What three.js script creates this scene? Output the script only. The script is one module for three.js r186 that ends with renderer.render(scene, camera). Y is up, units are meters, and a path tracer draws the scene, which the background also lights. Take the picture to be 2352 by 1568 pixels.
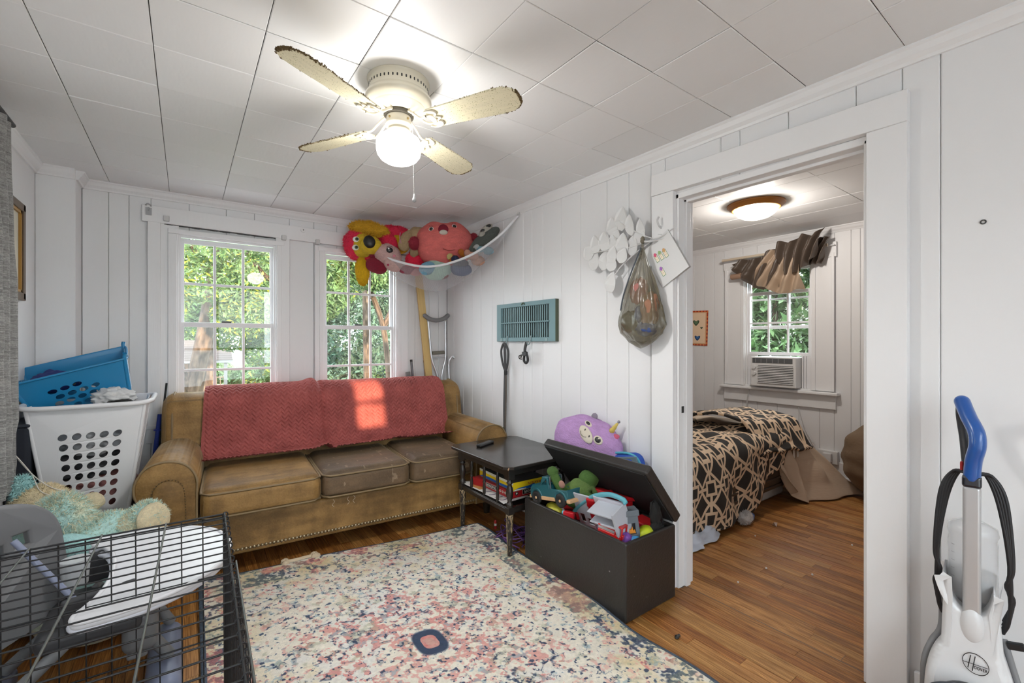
import * as THREE from 'three';
import { mergeGeometries, mergeVertices, toCreasedNormals } from 'three/addons/utils/BufferGeometryUtils.js';
import { RoundedBoxGeometry } from 'three/addons/geometries/RoundedBoxGeometry.js';
import { RectAreaLightUniformsLib } from 'three/addons/lights/RectAreaLightUniformsLib.js';
import { FontLoader } from 'three/addons/loaders/FontLoader.js';
import { TextGeometry } from 'three/addons/geometries/TextGeometry.js';
RectAreaLightUniformsLib.init();

// ---------- camera, sky, sun, exposure ----------
const scene = new THREE.Scene();
const camera = new THREE.PerspectiveCamera(74.72, 2352 / 1568, 0.05, 200);
camera.position.set(0, 1.27, 0);
camera.rotation.y = -0.6305;
scene.background = new THREE.Color().setRGB(0.86, 0.95, 1.0);
scene.backgroundIntensity = 6.0;
const sun = new THREE.DirectionalLight(new THREE.Color().setRGB(1.0, 0.74, 0.46), 8);
sun.position.set(6, 11.6, 55); sun.target.position.set(0, 0, -3);
sun.castShadow = true; sun.shadow.radius = 1.5;
Object.assign(sun.shadow.camera, { left: -20, right: 20, top: 20, bottom: -20, near: 1, far: 140 });
scene.add(sun, sun.target);
const renderer = new THREE.WebGLRenderer({ antialias: true });
renderer.shadowMap.enabled = true;
renderer.toneMapping = THREE.LinearToneMapping;
renderer.toneMappingExposure = 1.52;

// ---------- helpers ----------
let seed = 12345;
const rnd = () => { seed = (seed * 1664525 + 1013904223) >>> 0; return seed / 4294967296; };
const rr = (a, b) => a + (b - a) * rnd();
const pick = (a) => a[Math.floor(rnd() * a.length)];
const V = (x, y, z) => new THREE.Vector3(x, y, z);
const L = (r, g, b) => new THREE.Color().setRGB(r, g, b);
const PI = Math.PI;
const used = new Map();
function numbered(n) { const k = used.get(n) ?? 0; used.set(n, k + 1); return k ? n + '_' + String(k).padStart(3, '0') : n; }
function clean(g) {
  let o = g.index ? g.toNonIndexed() : g.clone();
  for (const k of Object.keys(o.attributes)) if (!['position', 'normal', 'uv', 'color'].includes(k)) o.deleteAttribute(k);
  if (!o.attributes.normal) o.computeVertexNormals();
  if (!o.attributes.uv) o.setAttribute('uv', new THREE.BufferAttribute(new Float32Array(o.attributes.position.count * 2), 2));
  return o;
}
function join(gs) {
  if (!Array.isArray(gs)) return gs;
  if (gs.length === 1) return gs[0];
  gs = gs.map(clean);
  const anyColor = gs.some((g) => g.attributes.color), all = gs.every((g) => g.attributes.color);
  if (anyColor && !all) gs.forEach((g) => g.deleteAttribute('color'));
  return mergeGeometries(gs);
}
function obj(name, gs, m, parent = scene, label) {
  const o = new THREE.Mesh(join(gs), m);
  o.name = parent === scene ? numbered(name) : name; o.castShadow = o.receiveShadow = true;
  if (label) o.userData.label = label;
  parent.add(o); return o;
}
function grp(name, parent) { const g = new THREE.Group(); g.name = name; parent.add(g); return g; }
function thing(name, label, category, pos = [0, 0, 0], turn = 0, group) {
  const o = new THREE.Group(); o.name = numbered(name); scene.add(o); o.position.set(...pos); o.rotation.y = turn;
  o.userData = { label, category }; if (group) o.userData.group = group; return o;
}
function tag(o, label, category, group) { Object.assign(o.userData, { label, category }); if (group) o.userData.group = group; return o; }
function struct(name, gs, m) { const o = obj(name, gs, m); o.userData.kind = 'structure'; return o; }
function structG(name) { const g = new THREE.Group(); g.name = numbered(name); g.userData.kind = 'structure'; scene.add(g); return g; }
const at = (g, x, y, z, rx = 0, ry = 0, rz = 0, s) => {
  const m = new THREE.Matrix4().makeRotationFromEuler(new THREE.Euler(rx, ry, rz, 'YXZ'));
  if (s) m.multiply(new THREE.Matrix4().makeScale(...(Array.isArray(s) ? s : [s, s, s])));
  m.setPosition(x, y, z); return g.applyMatrix4(m);
};
function tri(g, s = 1, ox = 0, oy = 0) { // uv in metres from the dominant normal axis
  const p = g.attributes.position, n = g.attributes.normal, u = new Float32Array(p.count * 2);
  for (let i = 0; i < p.count; i++) {
    const ax = Math.abs(n.getX(i)), ay = Math.abs(n.getY(i)), az = Math.abs(n.getZ(i));
    let a, b;
    if (ay >= ax && ay >= az) { a = p.getX(i); b = p.getZ(i); } else if (ax >= az) { a = p.getZ(i); b = p.getY(i); } else { a = p.getX(i); b = p.getY(i); }
    u[2 * i] = a * s + ox; u[2 * i + 1] = b * s + oy;
  }
  g.setAttribute('uv', new THREE.BufferAttribute(u, 2)); return g;
}
// box from min to max
const bx = (x0, x1, y0, y1, z0, z1) => tri(new THREE.BoxGeometry(x1 - x0, y1 - y0, z1 - z0).translate((x0 + x1) / 2, (y0 + y1) / 2, (z0 + z1) / 2));
const rbx = (x0, x1, y0, y1, z0, z1, r = 0.004, s = 2) => tri(new RoundedBoxGeometry(x1 - x0, y1 - y0, z1 - z0, s, Math.min(r, (x1 - x0) / 2.01, (y1 - y0) / 2.01, (z1 - z0) / 2.01)).translate((x0 + x1) / 2, (y0 + y1) / 2, (z0 + z1) / 2));
const cyl = (r0, r1, h, seg = 20) => new THREE.CylinderGeometry(r1, r0, h, seg).translate(0, h / 2, 0); // base at 0
const sph = (r, a = 20, b = 14) => new THREE.SphereGeometry(r, a, b);
const lathe = (pts, seg = 28) => new THREE.LatheGeometry(pts.map(([x, y]) => new THREE.Vector2(Math.max(x, 0.0001), y)), seg);
const tube = (pts, r, seg, rad = 8, closed = false, tension = 0.5) => {
  const c = new THREE.CatmullRomCurve3(pts.map((p) => p.isVector3 ? p : V(...p)), closed, 'catmullrom', tension);
  return new THREE.TubeGeometry(c, seg ?? pts.length * 5, r, rad, closed);
};
function rod(a, b, r, rad = 8, r2) { // capped straight rod
  a = V(...a); b = V(...b); const d = b.clone().sub(a), g = new THREE.CylinderGeometry(r2 ?? r, r, d.length(), rad);
  g.translate(0, d.length() / 2, 0);
  return g.applyMatrix4(new THREE.Matrix4().makeRotationFromQuaternion(new THREE.Quaternion().setFromUnitVectors(V(0, 1, 0), d.normalize())).setPosition(a));
}
const shapeOf = (pts) => new THREE.Shape(pts.map(([x, y]) => new THREE.Vector2(x, y)));
const ext = (shape, depth, bevel = 0, seg = 2, curve = 12) => new THREE.ExtrudeGeometry(shape, { depth: depth - 2 * bevel, bevelEnabled: bevel > 0, bevelSize: bevel, bevelThickness: bevel, bevelSegments: seg, bevelOffset: -bevel, curveSegments: curve }).translate(0, 0, bevel);
// smooth value noise
const H3 = (x, y, z) => { let h = (x * 374761393 + y * 668265263 + z * 2147483647) | 0; h = Math.imul(h ^ (h >>> 13), 1274126177); h ^= h >>> 16; return (h >>> 0) / 4294967296; };
const sm = (t) => t * t * (3 - 2 * t);
const mix = (a, b, t) => a + (b - a) * t;
const clamp = (x, a = 0, b = 1) => Math.min(b, Math.max(a, x));
const step = (a, b, x) => sm(clamp((x - a) / (b - a)));
function n3(x, y, z) {
  const i = Math.floor(x), j = Math.floor(y), k = Math.floor(z), u = sm(x - i), v = sm(y - j), w = sm(z - k);
  const q = (c) => mix(mix(H3(i, j, k + c), H3(i + 1, j, k + c), u), mix(H3(i, j + 1, k + c), H3(i + 1, j + 1, k + c), u), v);
  return mix(q(0), q(1), w);
}
function n2p(x, y, px, py, s = 0) { // periodic 2-d
  const i = Math.floor(x), j = Math.floor(y), u = sm(x - i), v = sm(y - j), m = (a, p) => ((a % p) + p) % p;
  const h = (a, b) => H3(m(a, px), m(b, py), s);
  return mix(mix(h(i, j), h(i + 1, j), u), mix(h(i, j + 1), h(i + 1, j + 1), u), v);
}
function fbm(u, v, p, q, oct = 4, s = 0) { let a = 0, w = 0.5, t = 0; for (let o = 0; o < oct; o++) { a += w * n2p(u * p, v * q, p, q, s + o); t += w; w *= 0.5; p *= 2; q *= 2; } return a / t; }
function tex(w, h, fn, srgb = true) { // fn(u,v) -> [r,g,b] 0..1
  const d = new Uint8Array(w * h * 4);
  for (let j = 0; j < h; j++) for (let i = 0; i < w; i++) {
    const c = fn((i + 0.5) / w, (j + 0.5) / h), k = (j * w + i) * 4;
    d[k] = clamp(c[0]) * 255; d[k + 1] = clamp(c[1]) * 255; d[k + 2] = clamp(c[2]) * 255; d[k + 3] = 255;
  }
  const t = new THREE.DataTexture(d, w, h); t.wrapS = t.wrapT = THREE.RepeatWrapping; t.magFilter = THREE.LinearFilter; t.minFilter = THREE.LinearMipmapLinearFilter; t.generateMipmaps = true;
  if (srgb) t.colorSpace = THREE.SRGBColorSpace; t.needsUpdate = true; return t;
}
const gtex = (w, h, fn) => tex(w, h, (u, v) => { const g = fn(u, v); return [g, g, g]; }, false);
const rep = (t, x, y = x) => { const c = t.clone(); c.repeat.set(x, y); c.needsUpdate = true; return c; };
const M = (color, rough = 0.6, o = {}) => new THREE.MeshStandardMaterial({ color, roughness: rough, ...o });
const MP = (color, rough = 0.6, o = {}) => new THREE.MeshPhysicalMaterial({ color, roughness: rough, ...o });
function canvasTex(w, h, draw) { const c = document.createElement('canvas'); c.width = w; c.height = h; draw(c.getContext('2d'), w, h); const t = new THREE.CanvasTexture(c); t.colorSpace = THREE.SRGBColorSpace; return t; }
// displaced, squashed ball: the body of a stuffed toy. fn(dir) -> extra radius factor
function blob(rx, ry, rz, { n = 0.03, f = 3, s = 0, seg = 36, fn } = {}) {
  const g = mergeVertices(new THREE.SphereGeometry(1, seg, Math.round(seg * 0.7))), p = g.attributes.position;
  for (let i = 0; i < p.count; i++) {
    const d = V(p.getX(i), p.getY(i), p.getZ(i)).normalize();
    let k = 1 + n * (n3(d.x * f + 10 + s, d.y * f + 20, d.z * f + 30) - 0.5) * 2; if (fn) k += fn(d);
    p.setXYZ(i, d.x * rx * k, d.y * ry * k, d.z * rz * k);
  }
  g.computeVertexNormals(); return g;
}
// grid surface fn(u,v)->Vector3, optional thickness along normal
function sheet(fn, nu, nv, thick = 0, uvs = [1, 1]) {
  const P = [], U = [], I = [], w = nu + 1;
  for (let j = 0; j <= nv; j++) for (let i = 0; i <= nu; i++) { const q = fn(i / nu, j / nv); P.push(q.x, q.y, q.z); U.push(i / nu * uvs[0], j / nv * uvs[1]); }
  for (let j = 0; j < nv; j++) for (let i = 0; i < nu; i++) { const a = j * w + i, b = a + 1, c = a + w, d = c + 1; I.push(a, b, d, a, d, c); }
  const g = new THREE.BufferGeometry(); g.setAttribute('position', new THREE.Float32BufferAttribute(P, 3)); g.setAttribute('uv', new THREE.Float32BufferAttribute(U, 2)); g.setIndex(I); g.computeVertexNormals();
  if (!thick) return g;
  const N = g.attributes.normal, P2 = P.slice(), cnt = P.length / 3, U2 = U.concat(U);
  for (let i = 0; i < cnt; i++) P2.push(P[3 * i] - N.getX(i) * thick, P[3 * i + 1] - N.getY(i) * thick, P[3 * i + 2] - N.getZ(i) * thick);
  const I2 = I.slice();
  for (let k = 0; k < I.length; k += 3) I2.push(I[k] + cnt, I[k + 2] + cnt, I[k + 1] + cnt);
  const edge = (a, b) => I2.push(a, a + cnt, b, b, a + cnt, b + cnt);
  for (let i = 0; i < nu; i++) { edge(i, i + 1); edge(nv * w + i + 1, nv * w + i); }
  for (let j = 0; j < nv; j++) { edge((j + 1) * w, j * w); edge(j * w + nu, (j + 1) * w + nu); }
  const h = new THREE.BufferGeometry(); h.setAttribute('position', new THREE.Float32BufferAttribute(P2, 3)); h.setAttribute('uv', new THREE.Float32BufferAttribute(U2, 2)); h.setIndex(I2); h.computeVertexNormals(); return h;
}
function displace(g, fn) { // fn(p, n) -> offset along normal
  g = mergeVertices(g); const p = g.attributes.position, n = g.attributes.normal;
  for (let i = 0; i < p.count; i++) { const a = V(p.getX(i), p.getY(i), p.getZ(i)), b = V(n.getX(i), n.getY(i), n.getZ(i)); a.addScaledVector(b, fn(a, b)); p.setXYZ(i, a.x, a.y, a.z); }
  g.computeVertexNormals(); return g;
}

// ---------- shared materials ----------
const paintBump = gtex(256, 256, (u, v) => 0.6 * fbm(u, v, 6, 6, 4, 3) + 0.4 * fbm(u, v, 40, 12, 2, 9));
const WALLC = L(0.80, 0.80, 0.81);
const mWall = M(WALLC, 0.5, { bumpMap: rep(paintBump, 1.5), bumpScale: 0.0012 });
const mTrim = M(L(0.82, 0.82, 0.83), 0.38, { bumpMap: rep(paintBump, 3, 0.7), bumpScale: 0.0010 });
const mCeil = [0.80, 0.785, 0.815].map((k) => M(L(k, k, k * 1.005), 0.5, { bumpMap: rep(paintBump, 2), bumpScale: 0.0008 }));
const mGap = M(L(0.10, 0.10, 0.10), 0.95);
const mWhiteVinyl = M(L(0.82, 0.82, 0.84), 0.35);
const mGlass = MP(L(1, 1, 1), 0.0, { transmission: 1, thickness: 0, ior: 1.5 });
const mBlackMetal = M(L(0.02, 0.021, 0.024), 0.38, { metalness: 0.5 });
const mChrome = M(L(0.62, 0.62, 0.62), 0.25, { metalness: 1 });
const mBlack = M(L(0.015, 0.015, 0.016), 0.5);
const mPlasticWhite = M(L(0.78, 0.78, 0.80), 0.35);
// ================= ROOM SHELL =================
const RX = 2.05, LX = -0.70, BZ = -3.88, FZ = 1.35, CY = 2.2935, X2 = 2.17, FX = 4.90, C2 = 2.345, R2F = 0.6, R2B = -4.2;
const DOOR = [-1.385, -0.545, 0, 2.035];             // opening in the right wall: z0,z1,y0,y1
const W1 = [-0.05, 0.572, 0.71, 2.02], W2 = [0.905, 1.535, 0.71, 2.015];  // openings in the back wall: x0,x1,y0,y1
const W3 = [-2.42, -1.78, 0.80, 2.05];               // opening in the bedroom far wall: z0,z1,y0,y1
// floor slab + planks
const plankTex = [];
for (let k = 0; k < 4; k++) plankTex.push(tex(128, 1024, (u, v) => {
  const wob = (fbm(u, v, 2, 3, 3, 50 + k) - 0.5) * 1.1, ring = Math.sin((u * 7 + wob * 9 + 0.6 * Math.sin(v * 6.28 * 2 + k)) * 3.1);
  const fine = fbm(u, v, 60, 8, 3, 70 + k), pore = fbm(u, v, 90, 26, 2, 90 + k), big = fbm(u, v, 1, 4, 3, 30 + k);
  let t = 0.52 + 0.34 * (ring * 0.5) + 0.75 * (fine - 0.5) + 0.7 * (big - 0.5); if (pore < 0.32) t -= 0.28;
  t = clamp(t);
  return [mix(0.42, 0.82, t), mix(0.25, 0.605, t), mix(0.09, 0.36, t)];
}));
const plankBump = gtex(128, 512, (u, v) => fbm(u, v, 50, 6, 3, 5));
const plankTones = [[1, 1, 1], [0.80, 0.76, 0.70], [1.0, 0.88, 0.76], [0.92, 0.96, 0.96], [0.62, 0.54, 0.46], [0.88, 0.76, 0.62], [1.1, 1.06, 1.0]];
const mPlank = plankTones.map((t, i) => MP(L(...t), 0.5, { map: plankTex[i % 4], bumpMap: plankBump, bumpScale: 0.0006, specularIntensity: 0.7 }));
const floor = structG('floor');
obj('subfloor', [bx(LX - 0.12, FX + 0.12, -0.12, -0.008, R2B - 0.12, FZ + 0.12)], M(L(0.05, 0.03, 0.018), 0.9), floor);
{
  const PW = 0.0572, lens = [0.46, 0.62, 0.78, 0.95, 1.25], cache = new Map();
  const pg = (len, v) => { const key = len.toFixed(3) + '_' + v; if (!cache.has(key)) {
    const c = 0.0012, w = PW - 0.0014, s = ext(shapeOf([[-w / 2, 0], [w / 2, 0], [w / 2, 0.0075 - c], [w / 2 - c, 0.0075], [-w / 2 + c, 0.0075], [-w / 2, 0.0075 - c]]), len - 0.0012);
    s.translate(0, -0.0075, 0); const p = s.attributes.position, u = s.attributes.uv;
    for (let i = 0; i < p.count; i++) u.setXY(i, p.getX(i) / 0.0572 + 0.5 + v * 0.21, p.getZ(i) / 1.3 + v * 0.37);
    cache.set(key, s); } return cache.get(key); };
  const rest = plankTones.map(() => []); let count = 0;
  const seen = (x, z) => (x > 2.1 ? (z < -0.15 && z > -3.3 && z < -0.2 * x && x < 4.9) : (z > -3.2 && z < -0.3 && (x > 1.45 || (x < 0.35 && z < -1.6) || z < -2.5)));
  for (let x = LX + PW / 2; x < FX; x += PW) {
    const zb = x < RX ? BZ : R2B, zf = x < RX ? -0.1 : R2F;
    let z = zb - rr(0, 0.5);
    while (z < zf) {
      const len = pick(lens), a = Math.max(z, zb), b = Math.min(z + len, zf); z += len;
      if (b - a < 0.05) continue;
      const full = Math.abs(b - a - len) < 1e-6, v = Math.floor(rnd() * 6), ti = Math.floor(rnd() * mPlank.length), g = pg(full ? len : Math.round((b - a) * 20) / 20 + 0.05, v), y = rr(-0.0003, 0.0003);
      if (count < 298 && seen(x, (a + b) / 2)) { const o = obj('plank', g, mPlank[ti], floor); o.position.set(x, y, a); count++; }
      else rest[ti].push(g.clone().translate(x, y, a));
    }
  }
  rest.forEach((gs, i) => { if (gs.length) obj('plank_rest', gs, mPlank[i], floor).userData.kind = 'stuff'; });
  obj('plank_front', [bx(LX, RX, -0.008, -0.0005, -0.1, FZ)], mPlank[0], floor);
}
// ceiling: 305 mm tiles
function tileGeo(w, d, t = 0.006, c = 0.0022) {
  const g = ext(shapeOf([[-w / 2, -d / 2], [w / 2, -d / 2], [w / 2, d / 2], [-w / 2, d / 2]]), t, c, 1); return g.rotateX(PI / 2); // hangs below y=0
}
function tiles(parent, xs, zs, y, mats, gap = 0.0022) {
  const cache = new Map();
  for (let i = 0; i + 1 < xs.length; i++) for (let j = 0; j + 1 < zs.length; j++) {
    const w = xs[i + 1] - xs[i] - gap, d = zs[j + 1] - zs[j] - gap; if (w < 0.01 || d < 0.01) continue;
    const k = w.toFixed(3) + d.toFixed(3); if (!cache.has(k)) cache.set(k, tri(tileGeo(w, d)));
    const o = obj('tile', cache.get(k), pick(mats), parent); o.position.set((xs[i] + xs[i + 1]) / 2, y + 0.004 + rr(-0.0012, 0.0006), (zs[j] + zs[j + 1]) / 2); o.rotation.set(rr(-0.004, 0.004), 0, rr(-0.004, 0.004));
  }
}
{
  const ceil = structG('ceiling');
  obj('ceiling_slab', [bx(LX - 0.12, RX + 0.02, CY + 0.006, CY + 0.15, BZ - 0.12, FZ + 0.12)], mGap, ceil);
  const xs = [LX]; for (let i = -1; i < 8; i++) { const x = -0.3949 + 0.3046 * i; if (x > LX + 0.02 && x < RX) xs.push(x); } xs.push(RX);
  const zs = []; for (let j = 11; j > -6; j--) { const z = -(0.4489 + 0.3049 * j); if (z > BZ && z < FZ) zs.push(z); } zs.unshift(BZ); zs.push(FZ);
  tiles(ceil, xs, zs, CY, mCeil);
  const c2 = structG('ceiling');
  obj('ceiling_slab', [bx(X2 - 0.02, FX + 0.12, C2 + 0.006, C2 + 0.15, R2B - 0.12, R2F + 0.12)], mGap, c2);
  const xs2 = [X2]; for (let x = 2.38; x < FX; x += 0.305) xs2.push(x); xs2.push(FX);
  const zs2 = [R2B]; for (let z = -3.62; z < R2F; z += 0.61) zs2.push(z); zs2.push(R2F);
  tiles(c2, xs2, zs2, C2, mCeil);
}
// panelled walls: each board its own piece; a,b run along the wall, d is the depth direction
function boards(parent, edges, y0, y1, holes, place, mat = mWall) {
  for (let i = 0; i + 1 < edges.length; i++) {
    const a = edges[i], b = edges[i + 1]; if (b - a < 0.004) continue;
    const cuts = [a, b]; for (const h of holes) for (const e of [h[0], h[1]]) if (e > a + 1e-4 && e < b - 1e-4) cuts.push(e); cuts.sort((p, q) => p - q);
    const gs = [];
    for (let k = 0; k + 1 < cuts.length; k++) {
      const p = cuts[k], q = cuts[k + 1], m = (p + q) / 2; let spans = [[y0, y1]];
      for (const h of holes) if (m > h[0] && m < h[1]) spans = spans.flatMap(([s, e]) => [[s, Math.min(e, h[2])], [Math.max(s, h[3]), e]]).filter(([s, e]) => e - s > 0.005);
      for (const [s, e] of spans) {
        const t = 0.012, c = 0.0035, g0 = 0.0008, pl = p === a, qr = q === b;
        const sh = [[p + (pl ? g0 : 0), 0], [q - (qr ? g0 : 0), 0]];
        if (qr) sh.push([q - g0, t - c], [q - g0 - c, t]); else sh.push([q, t]);
        if (pl) sh.push([p + g0 + c, t], [p + g0, t - c]); else sh.push([p, t]);
        gs.push(ext(shapeOf(sh), e - s).translate(0, 0, s)); // (along, depth, height)
      }
    }
    if (gs.length) { const g = join(gs); place(g); g.computeVertexNormals(); obj('board', tri(g), mat, parent); }
  }
}
const basis = (X, Y, Z, o) => (g) => g.applyMatrix4(new THREE.Matrix4().makeBasis(X, Y, Z).setPosition(o));
function holed(a0, a1, y0, y1, holes) { // rectangles left of [a0,a1]x[y0,y1] around holes that do not overlap
  const cuts = [a0, a1, ...holes.flatMap((h) => [h[0], h[1]])].sort((p, q) => p - q), out = [];
  for (let k = 0; k + 1 < cuts.length; k++) { const p = cuts[k], q = cuts[k + 1], m = (p + q) / 2; if (q - p < 1e-5) continue; let sp = [[y0, y1]];
    for (const h of holes) if (m > h[0] && m < h[1]) sp = sp.flatMap(([s, e]) => [[s, Math.min(e, h[2])], [Math.max(s, h[3]), e]]).filter(([s, e]) => e - s > 0.005);
    for (const [s, e] of sp) out.push([p, q, s, e]); }
  return out;
}
const TW = 0.012; // board thickness
{ // back wall (windows)
  const w = structG('wall_back');
  const holes = [W1, W2];
  obj('wall_core', holed(LX - 0.12, RX + 0.06, -0.1, CY + 0.05, holes).map(([a, b, s, e]) => bx(a, b, s, e, BZ - 0.12, BZ - TW)), mGap, w);
  boards(w, [-0.53, -0.404, -0.303, -0.19, 0.02, 0.24, 0.42, 0.66, 0.84, 1.02, 1.30, 1.60, 1.72, 1.86, 1.96, RX], 0, CY, holes, basis(V(1, 0, 0), V(0, 0, 1), V(0, 1, 0), V(0, 0, BZ - TW)));
  // boxed chase in the left corner
  obj('chase', [rbx(LX, -0.53, 0, CY, BZ, -3.69, 0.004)], mWall, w);
}
{ // right wall with the doorway
  const w = structG('wall_right');
  const holes = [DOOR];
  obj('wall_core', holed(BZ - 0.12, FZ + 0.12, -0.1, CY + 0.2, holes).map(([a, b, s, e]) => bx(RX + TW, X2 - TW, s, e, a, b)), mGap, w);
  const ed = [BZ, -3.74, -3.56, -3.404, -3.259, -3.084, -2.921, -2.664, -2.56, -2.436, -2.245, -2.063, -1.839, -1.675, -1.524, -1.435, -1.13, -1.04, -0.835, -0.60, -0.465, -0.365, -0.02, 0.30, 0.55, 0.85, 1.1, FZ];
  boards(w, ed, 0, CY, holes, basis(V(0, 0, 1), V(-1, 0, 0), V(0, 1, 0), V(RX + TW, 0, 0)));
  const b2 = structG('wall_bedroom_side');
  boards(b2, [R2B, -3.5, -3.0, -2.5, -2.0, -1.5, -1.0, -0.5, 0, R2F], 0, C2, holes, basis(V(0, 0, 1), V(1, 0, 0), V(0, 1, 0), V(X2 - TW, 0, 0)));
}
// unseen openings that let daylight in; the big front pair is added fill
const WL = [[-2.25, -1.95, 1.0, 1.9]];     // left wall: z0,z1,y0,y1
const WF = [1.52, 1.76, 1.55, 1.98];                        // small door light in the front wall: x0,x1,y0,y1
const WG = [[-0.62, 0.38, 0.10, 2.18], [0.46, 1.25, 0.10, 2.18]];          // two big windows added behind the camera for fill light
{
  const w = structG('wall_left');
  obj('wall_core', holed(BZ - 0.12, FZ + 0.12, -0.1, CY + 0.05, WL).map(([a, b, s, e]) => bx(LX - 0.12, LX - TW, s, e, a, b)), mGap, w);
  boards(w, [BZ, -3.69, -3.2, -2.95, -2.6, -2.3, -2.0, -1.7, -1.4, -1.1, -0.8, -0.5, -0.2, 0.1, 0.4, 0.7, 1.0, FZ], 0, CY, WL, basis(V(0, 0, 1), V(1, 0, 0), V(0, 1, 0), V(LX - TW, 0, 0)));
  const f = structG('wall_front');
  obj('wall_core', holed(LX - 0.12, RX + 0.06, -0.1, CY + 0.05, [...WG, WF]).map(([a, b, s, e]) => bx(a, b, s, e, FZ + TW, FZ + 0.12)), mGap, f);
  boards(f, [LX, -0.3, 0.1, 0.5, 0.9, 1.3, 1.7, RX], 0, CY, [...WG, WF], basis(V(1, 0, 0), V(0, 0, -1), V(0, 1, 0), V(0, 0, FZ + TW)));
}
{ // bedroom walls
  const w = structG('wall_bedroom_far');
  obj('wall_core', holed(R2B - 0.12, R2F + 0.12, -0.1, C2 + 0.05, [W3]).map(([a, b, s, e]) => bx(FX + TW, FX + 0.12, s, e, a, b)), mGap, w);
  boards(w, [R2B, -3.6, -3.2, -3.02, -2.9, -2.78, -2.66, -2.45, -2.3, -2.1, -1.9, -1.72, -1.60, -1.47, -1.40, -1.2, -1.0, -0.7, -0.4, 0, 0.3, R2F], 0, C2, [W3], basis(V(0, 0, 1), V(-1, 0, 0), V(0, 1, 0), V(FX + TW, 0, 0)));
  const s = structG('wall_bedroom_left'); obj('wall_core', [bx(X2, FX, 0, C2, R2B - 0.12, R2B)], mWall, s);
  const t = structG('wall_bedroom_right'); obj('wall_core', [bx(X2, FX, 0, C2, R2F, R2F + 0.12)], mWall, t);
}
// crown, baseboards
const crownProf = [[0, 0], [0.040, 0], [0.040, -0.010], [0.034, -0.016], [0.026, -0.034], [0.014, -0.048], [0.010, -0.058], [0, -0.058]];
function crown(name, len, place) { const g = ext(shapeOf(crownProf), len); place(g); g.computeVertexNormals(); struct(name, tri(g), mTrim); }
const zL = BZ; 
crown('trim_1', RX + 0.53, basis(V(0, 0, 1), V(0, 1, 0), V(1, 0, 0), V(-0.53, CY, BZ)));
crown('trim_2', FZ - BZ, basis(V(-1, 0, 0), V(0, 1, 0), V(0, 0, 1), V(RX, CY, BZ)));
crown('trim_3', 0.17, basis(V(0, 0, 1), V(0, 1, 0), V(1, 0, 0), V(LX, CY, -3.69)));
crown('trim_4', 0.19, basis(V(1, 0, 0), V(0, 1, 0), V(0, 0, 1), V(-0.53, CY, BZ)));
crown('trim_5', FZ + 3.69, basis(V(1, 0, 0), V(0, 1, 0), V(0, 0, 1), V(LX, CY, -3.69)));
crown('trim_6', R2F - R2B, basis(V(-1, 0, 0), V(0, 1, 0), V(0, 0, 1), V(FX, C2, R2B)));
struct('trim_7', [rbx(LX, LX + 0.16, CY - 0.055, CY, FZ - 0.04, FZ, 0.004)], mTrim);
struct('baseboard_right', [rbx(RX - 0.016, RX, 0, 0.13, BZ, -1.50, 0.004), rbx(RX - 0.016, RX, 0, 0.13, -0.43, FZ, 0.004)], mTrim);
struct('baseboard_back', [rbx(LX, RX, 0, 0.13, BZ, BZ + 0.016, 0.004)], mTrim);
struct('baseboard_bedroom', [rbx(FX - 0.018, FX, 0, 0.15, R2B, R2F, 0.005), rbx(FX - 0.032, FX - 0.016, 0, 0.02, R2B, R2F, 0.005)], mTrim);
// ---- door casing
{
  const d = structG('door_1');
  const ZL = -1.496, ZR = -0.443, zi0 = DOOR[0] + 0.02, zi1 = DOOR[1] - 0.015, x0 = RX - 0.032;
  obj('casing', [rbx(x0, RX, 0, 2.045, ZL, zi0, 0.003)], mTrim, d);
  obj('casing', [rbx(x0, RX, 0, 2.035, zi1, ZR, 0.003)], mTrim, d);
  const hd = rbx(x0 - 0.003, RX, -0.056, 0.056, -0.5275, 0.5275, 0.003); at(hd, 0, 2.096, (ZL + ZR) / 2, 0.012, 0, 0); obj('head_casing', [hd], mTrim, d);
  // jamb and stop, each a stepped board through the wall
  obj('jamb', [rbx(RX - 0.004, X2 + 0.004, 0, 2.03, DOOR[0], DOOR[0] + 0.035, 0.003)], mTrim, d);
  obj('jamb', [rbx(RX - 0.004, X2 + 0.004, 0, 2.02, DOOR[1] - 0.03, DOOR[1], 0.003)], mTrim, d);
  obj('jamb_head', [rbx(RX - 0.004, X2 + 0.004, 2.005, 2.035, DOOR[0], DOOR[1], 0.003)], mTrim, d);
  obj('stop', [rbx(RX + 0.045, RX + 0.082, 0, 2.006, DOOR[0] + 0.03, DOOR[0] + 0.049, 0.003)], mTrim, d);
  obj('stop', [rbx(RX + 0.045, RX + 0.082, 0, 2.006, DOOR[1] - 0.044, DOOR[1] - 0.028, 0.003)], mTrim, d);
  obj('stop', [rbx(RX + 0.045, RX + 0.082, 1.992, 2.008, DOOR[0] + 0.03, DOOR[1] - 0.03, 0.003)], mTrim, d);
  obj('bedroom_casing', [rbx(X2, X2 + 0.022, 0, 2.1, DOOR[0] - 0.09, DOOR[0] + 0.022, 0.004), rbx(X2, X2 + 0.022, 0, 1.99, DOOR[1] - 0.05, DOOR[1] + 0.09, 0.004), rbx(X2, X2 + 0.022, 2.04, 2.14, DOOR[0] - 0.09, DOOR[1] + 0.09, 0.004)], mTrim, d);
  obj('strike_plate', [rbx(RX + 0.02, RX + 0.04, 0.90, 0.935, DOOR[0] + 0.034, DOOR[0] + 0.037, 0.001)], M(L(0.05, 0.05, 0.05), 0.5, { metalness: 0.6 }), d);
}
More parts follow.
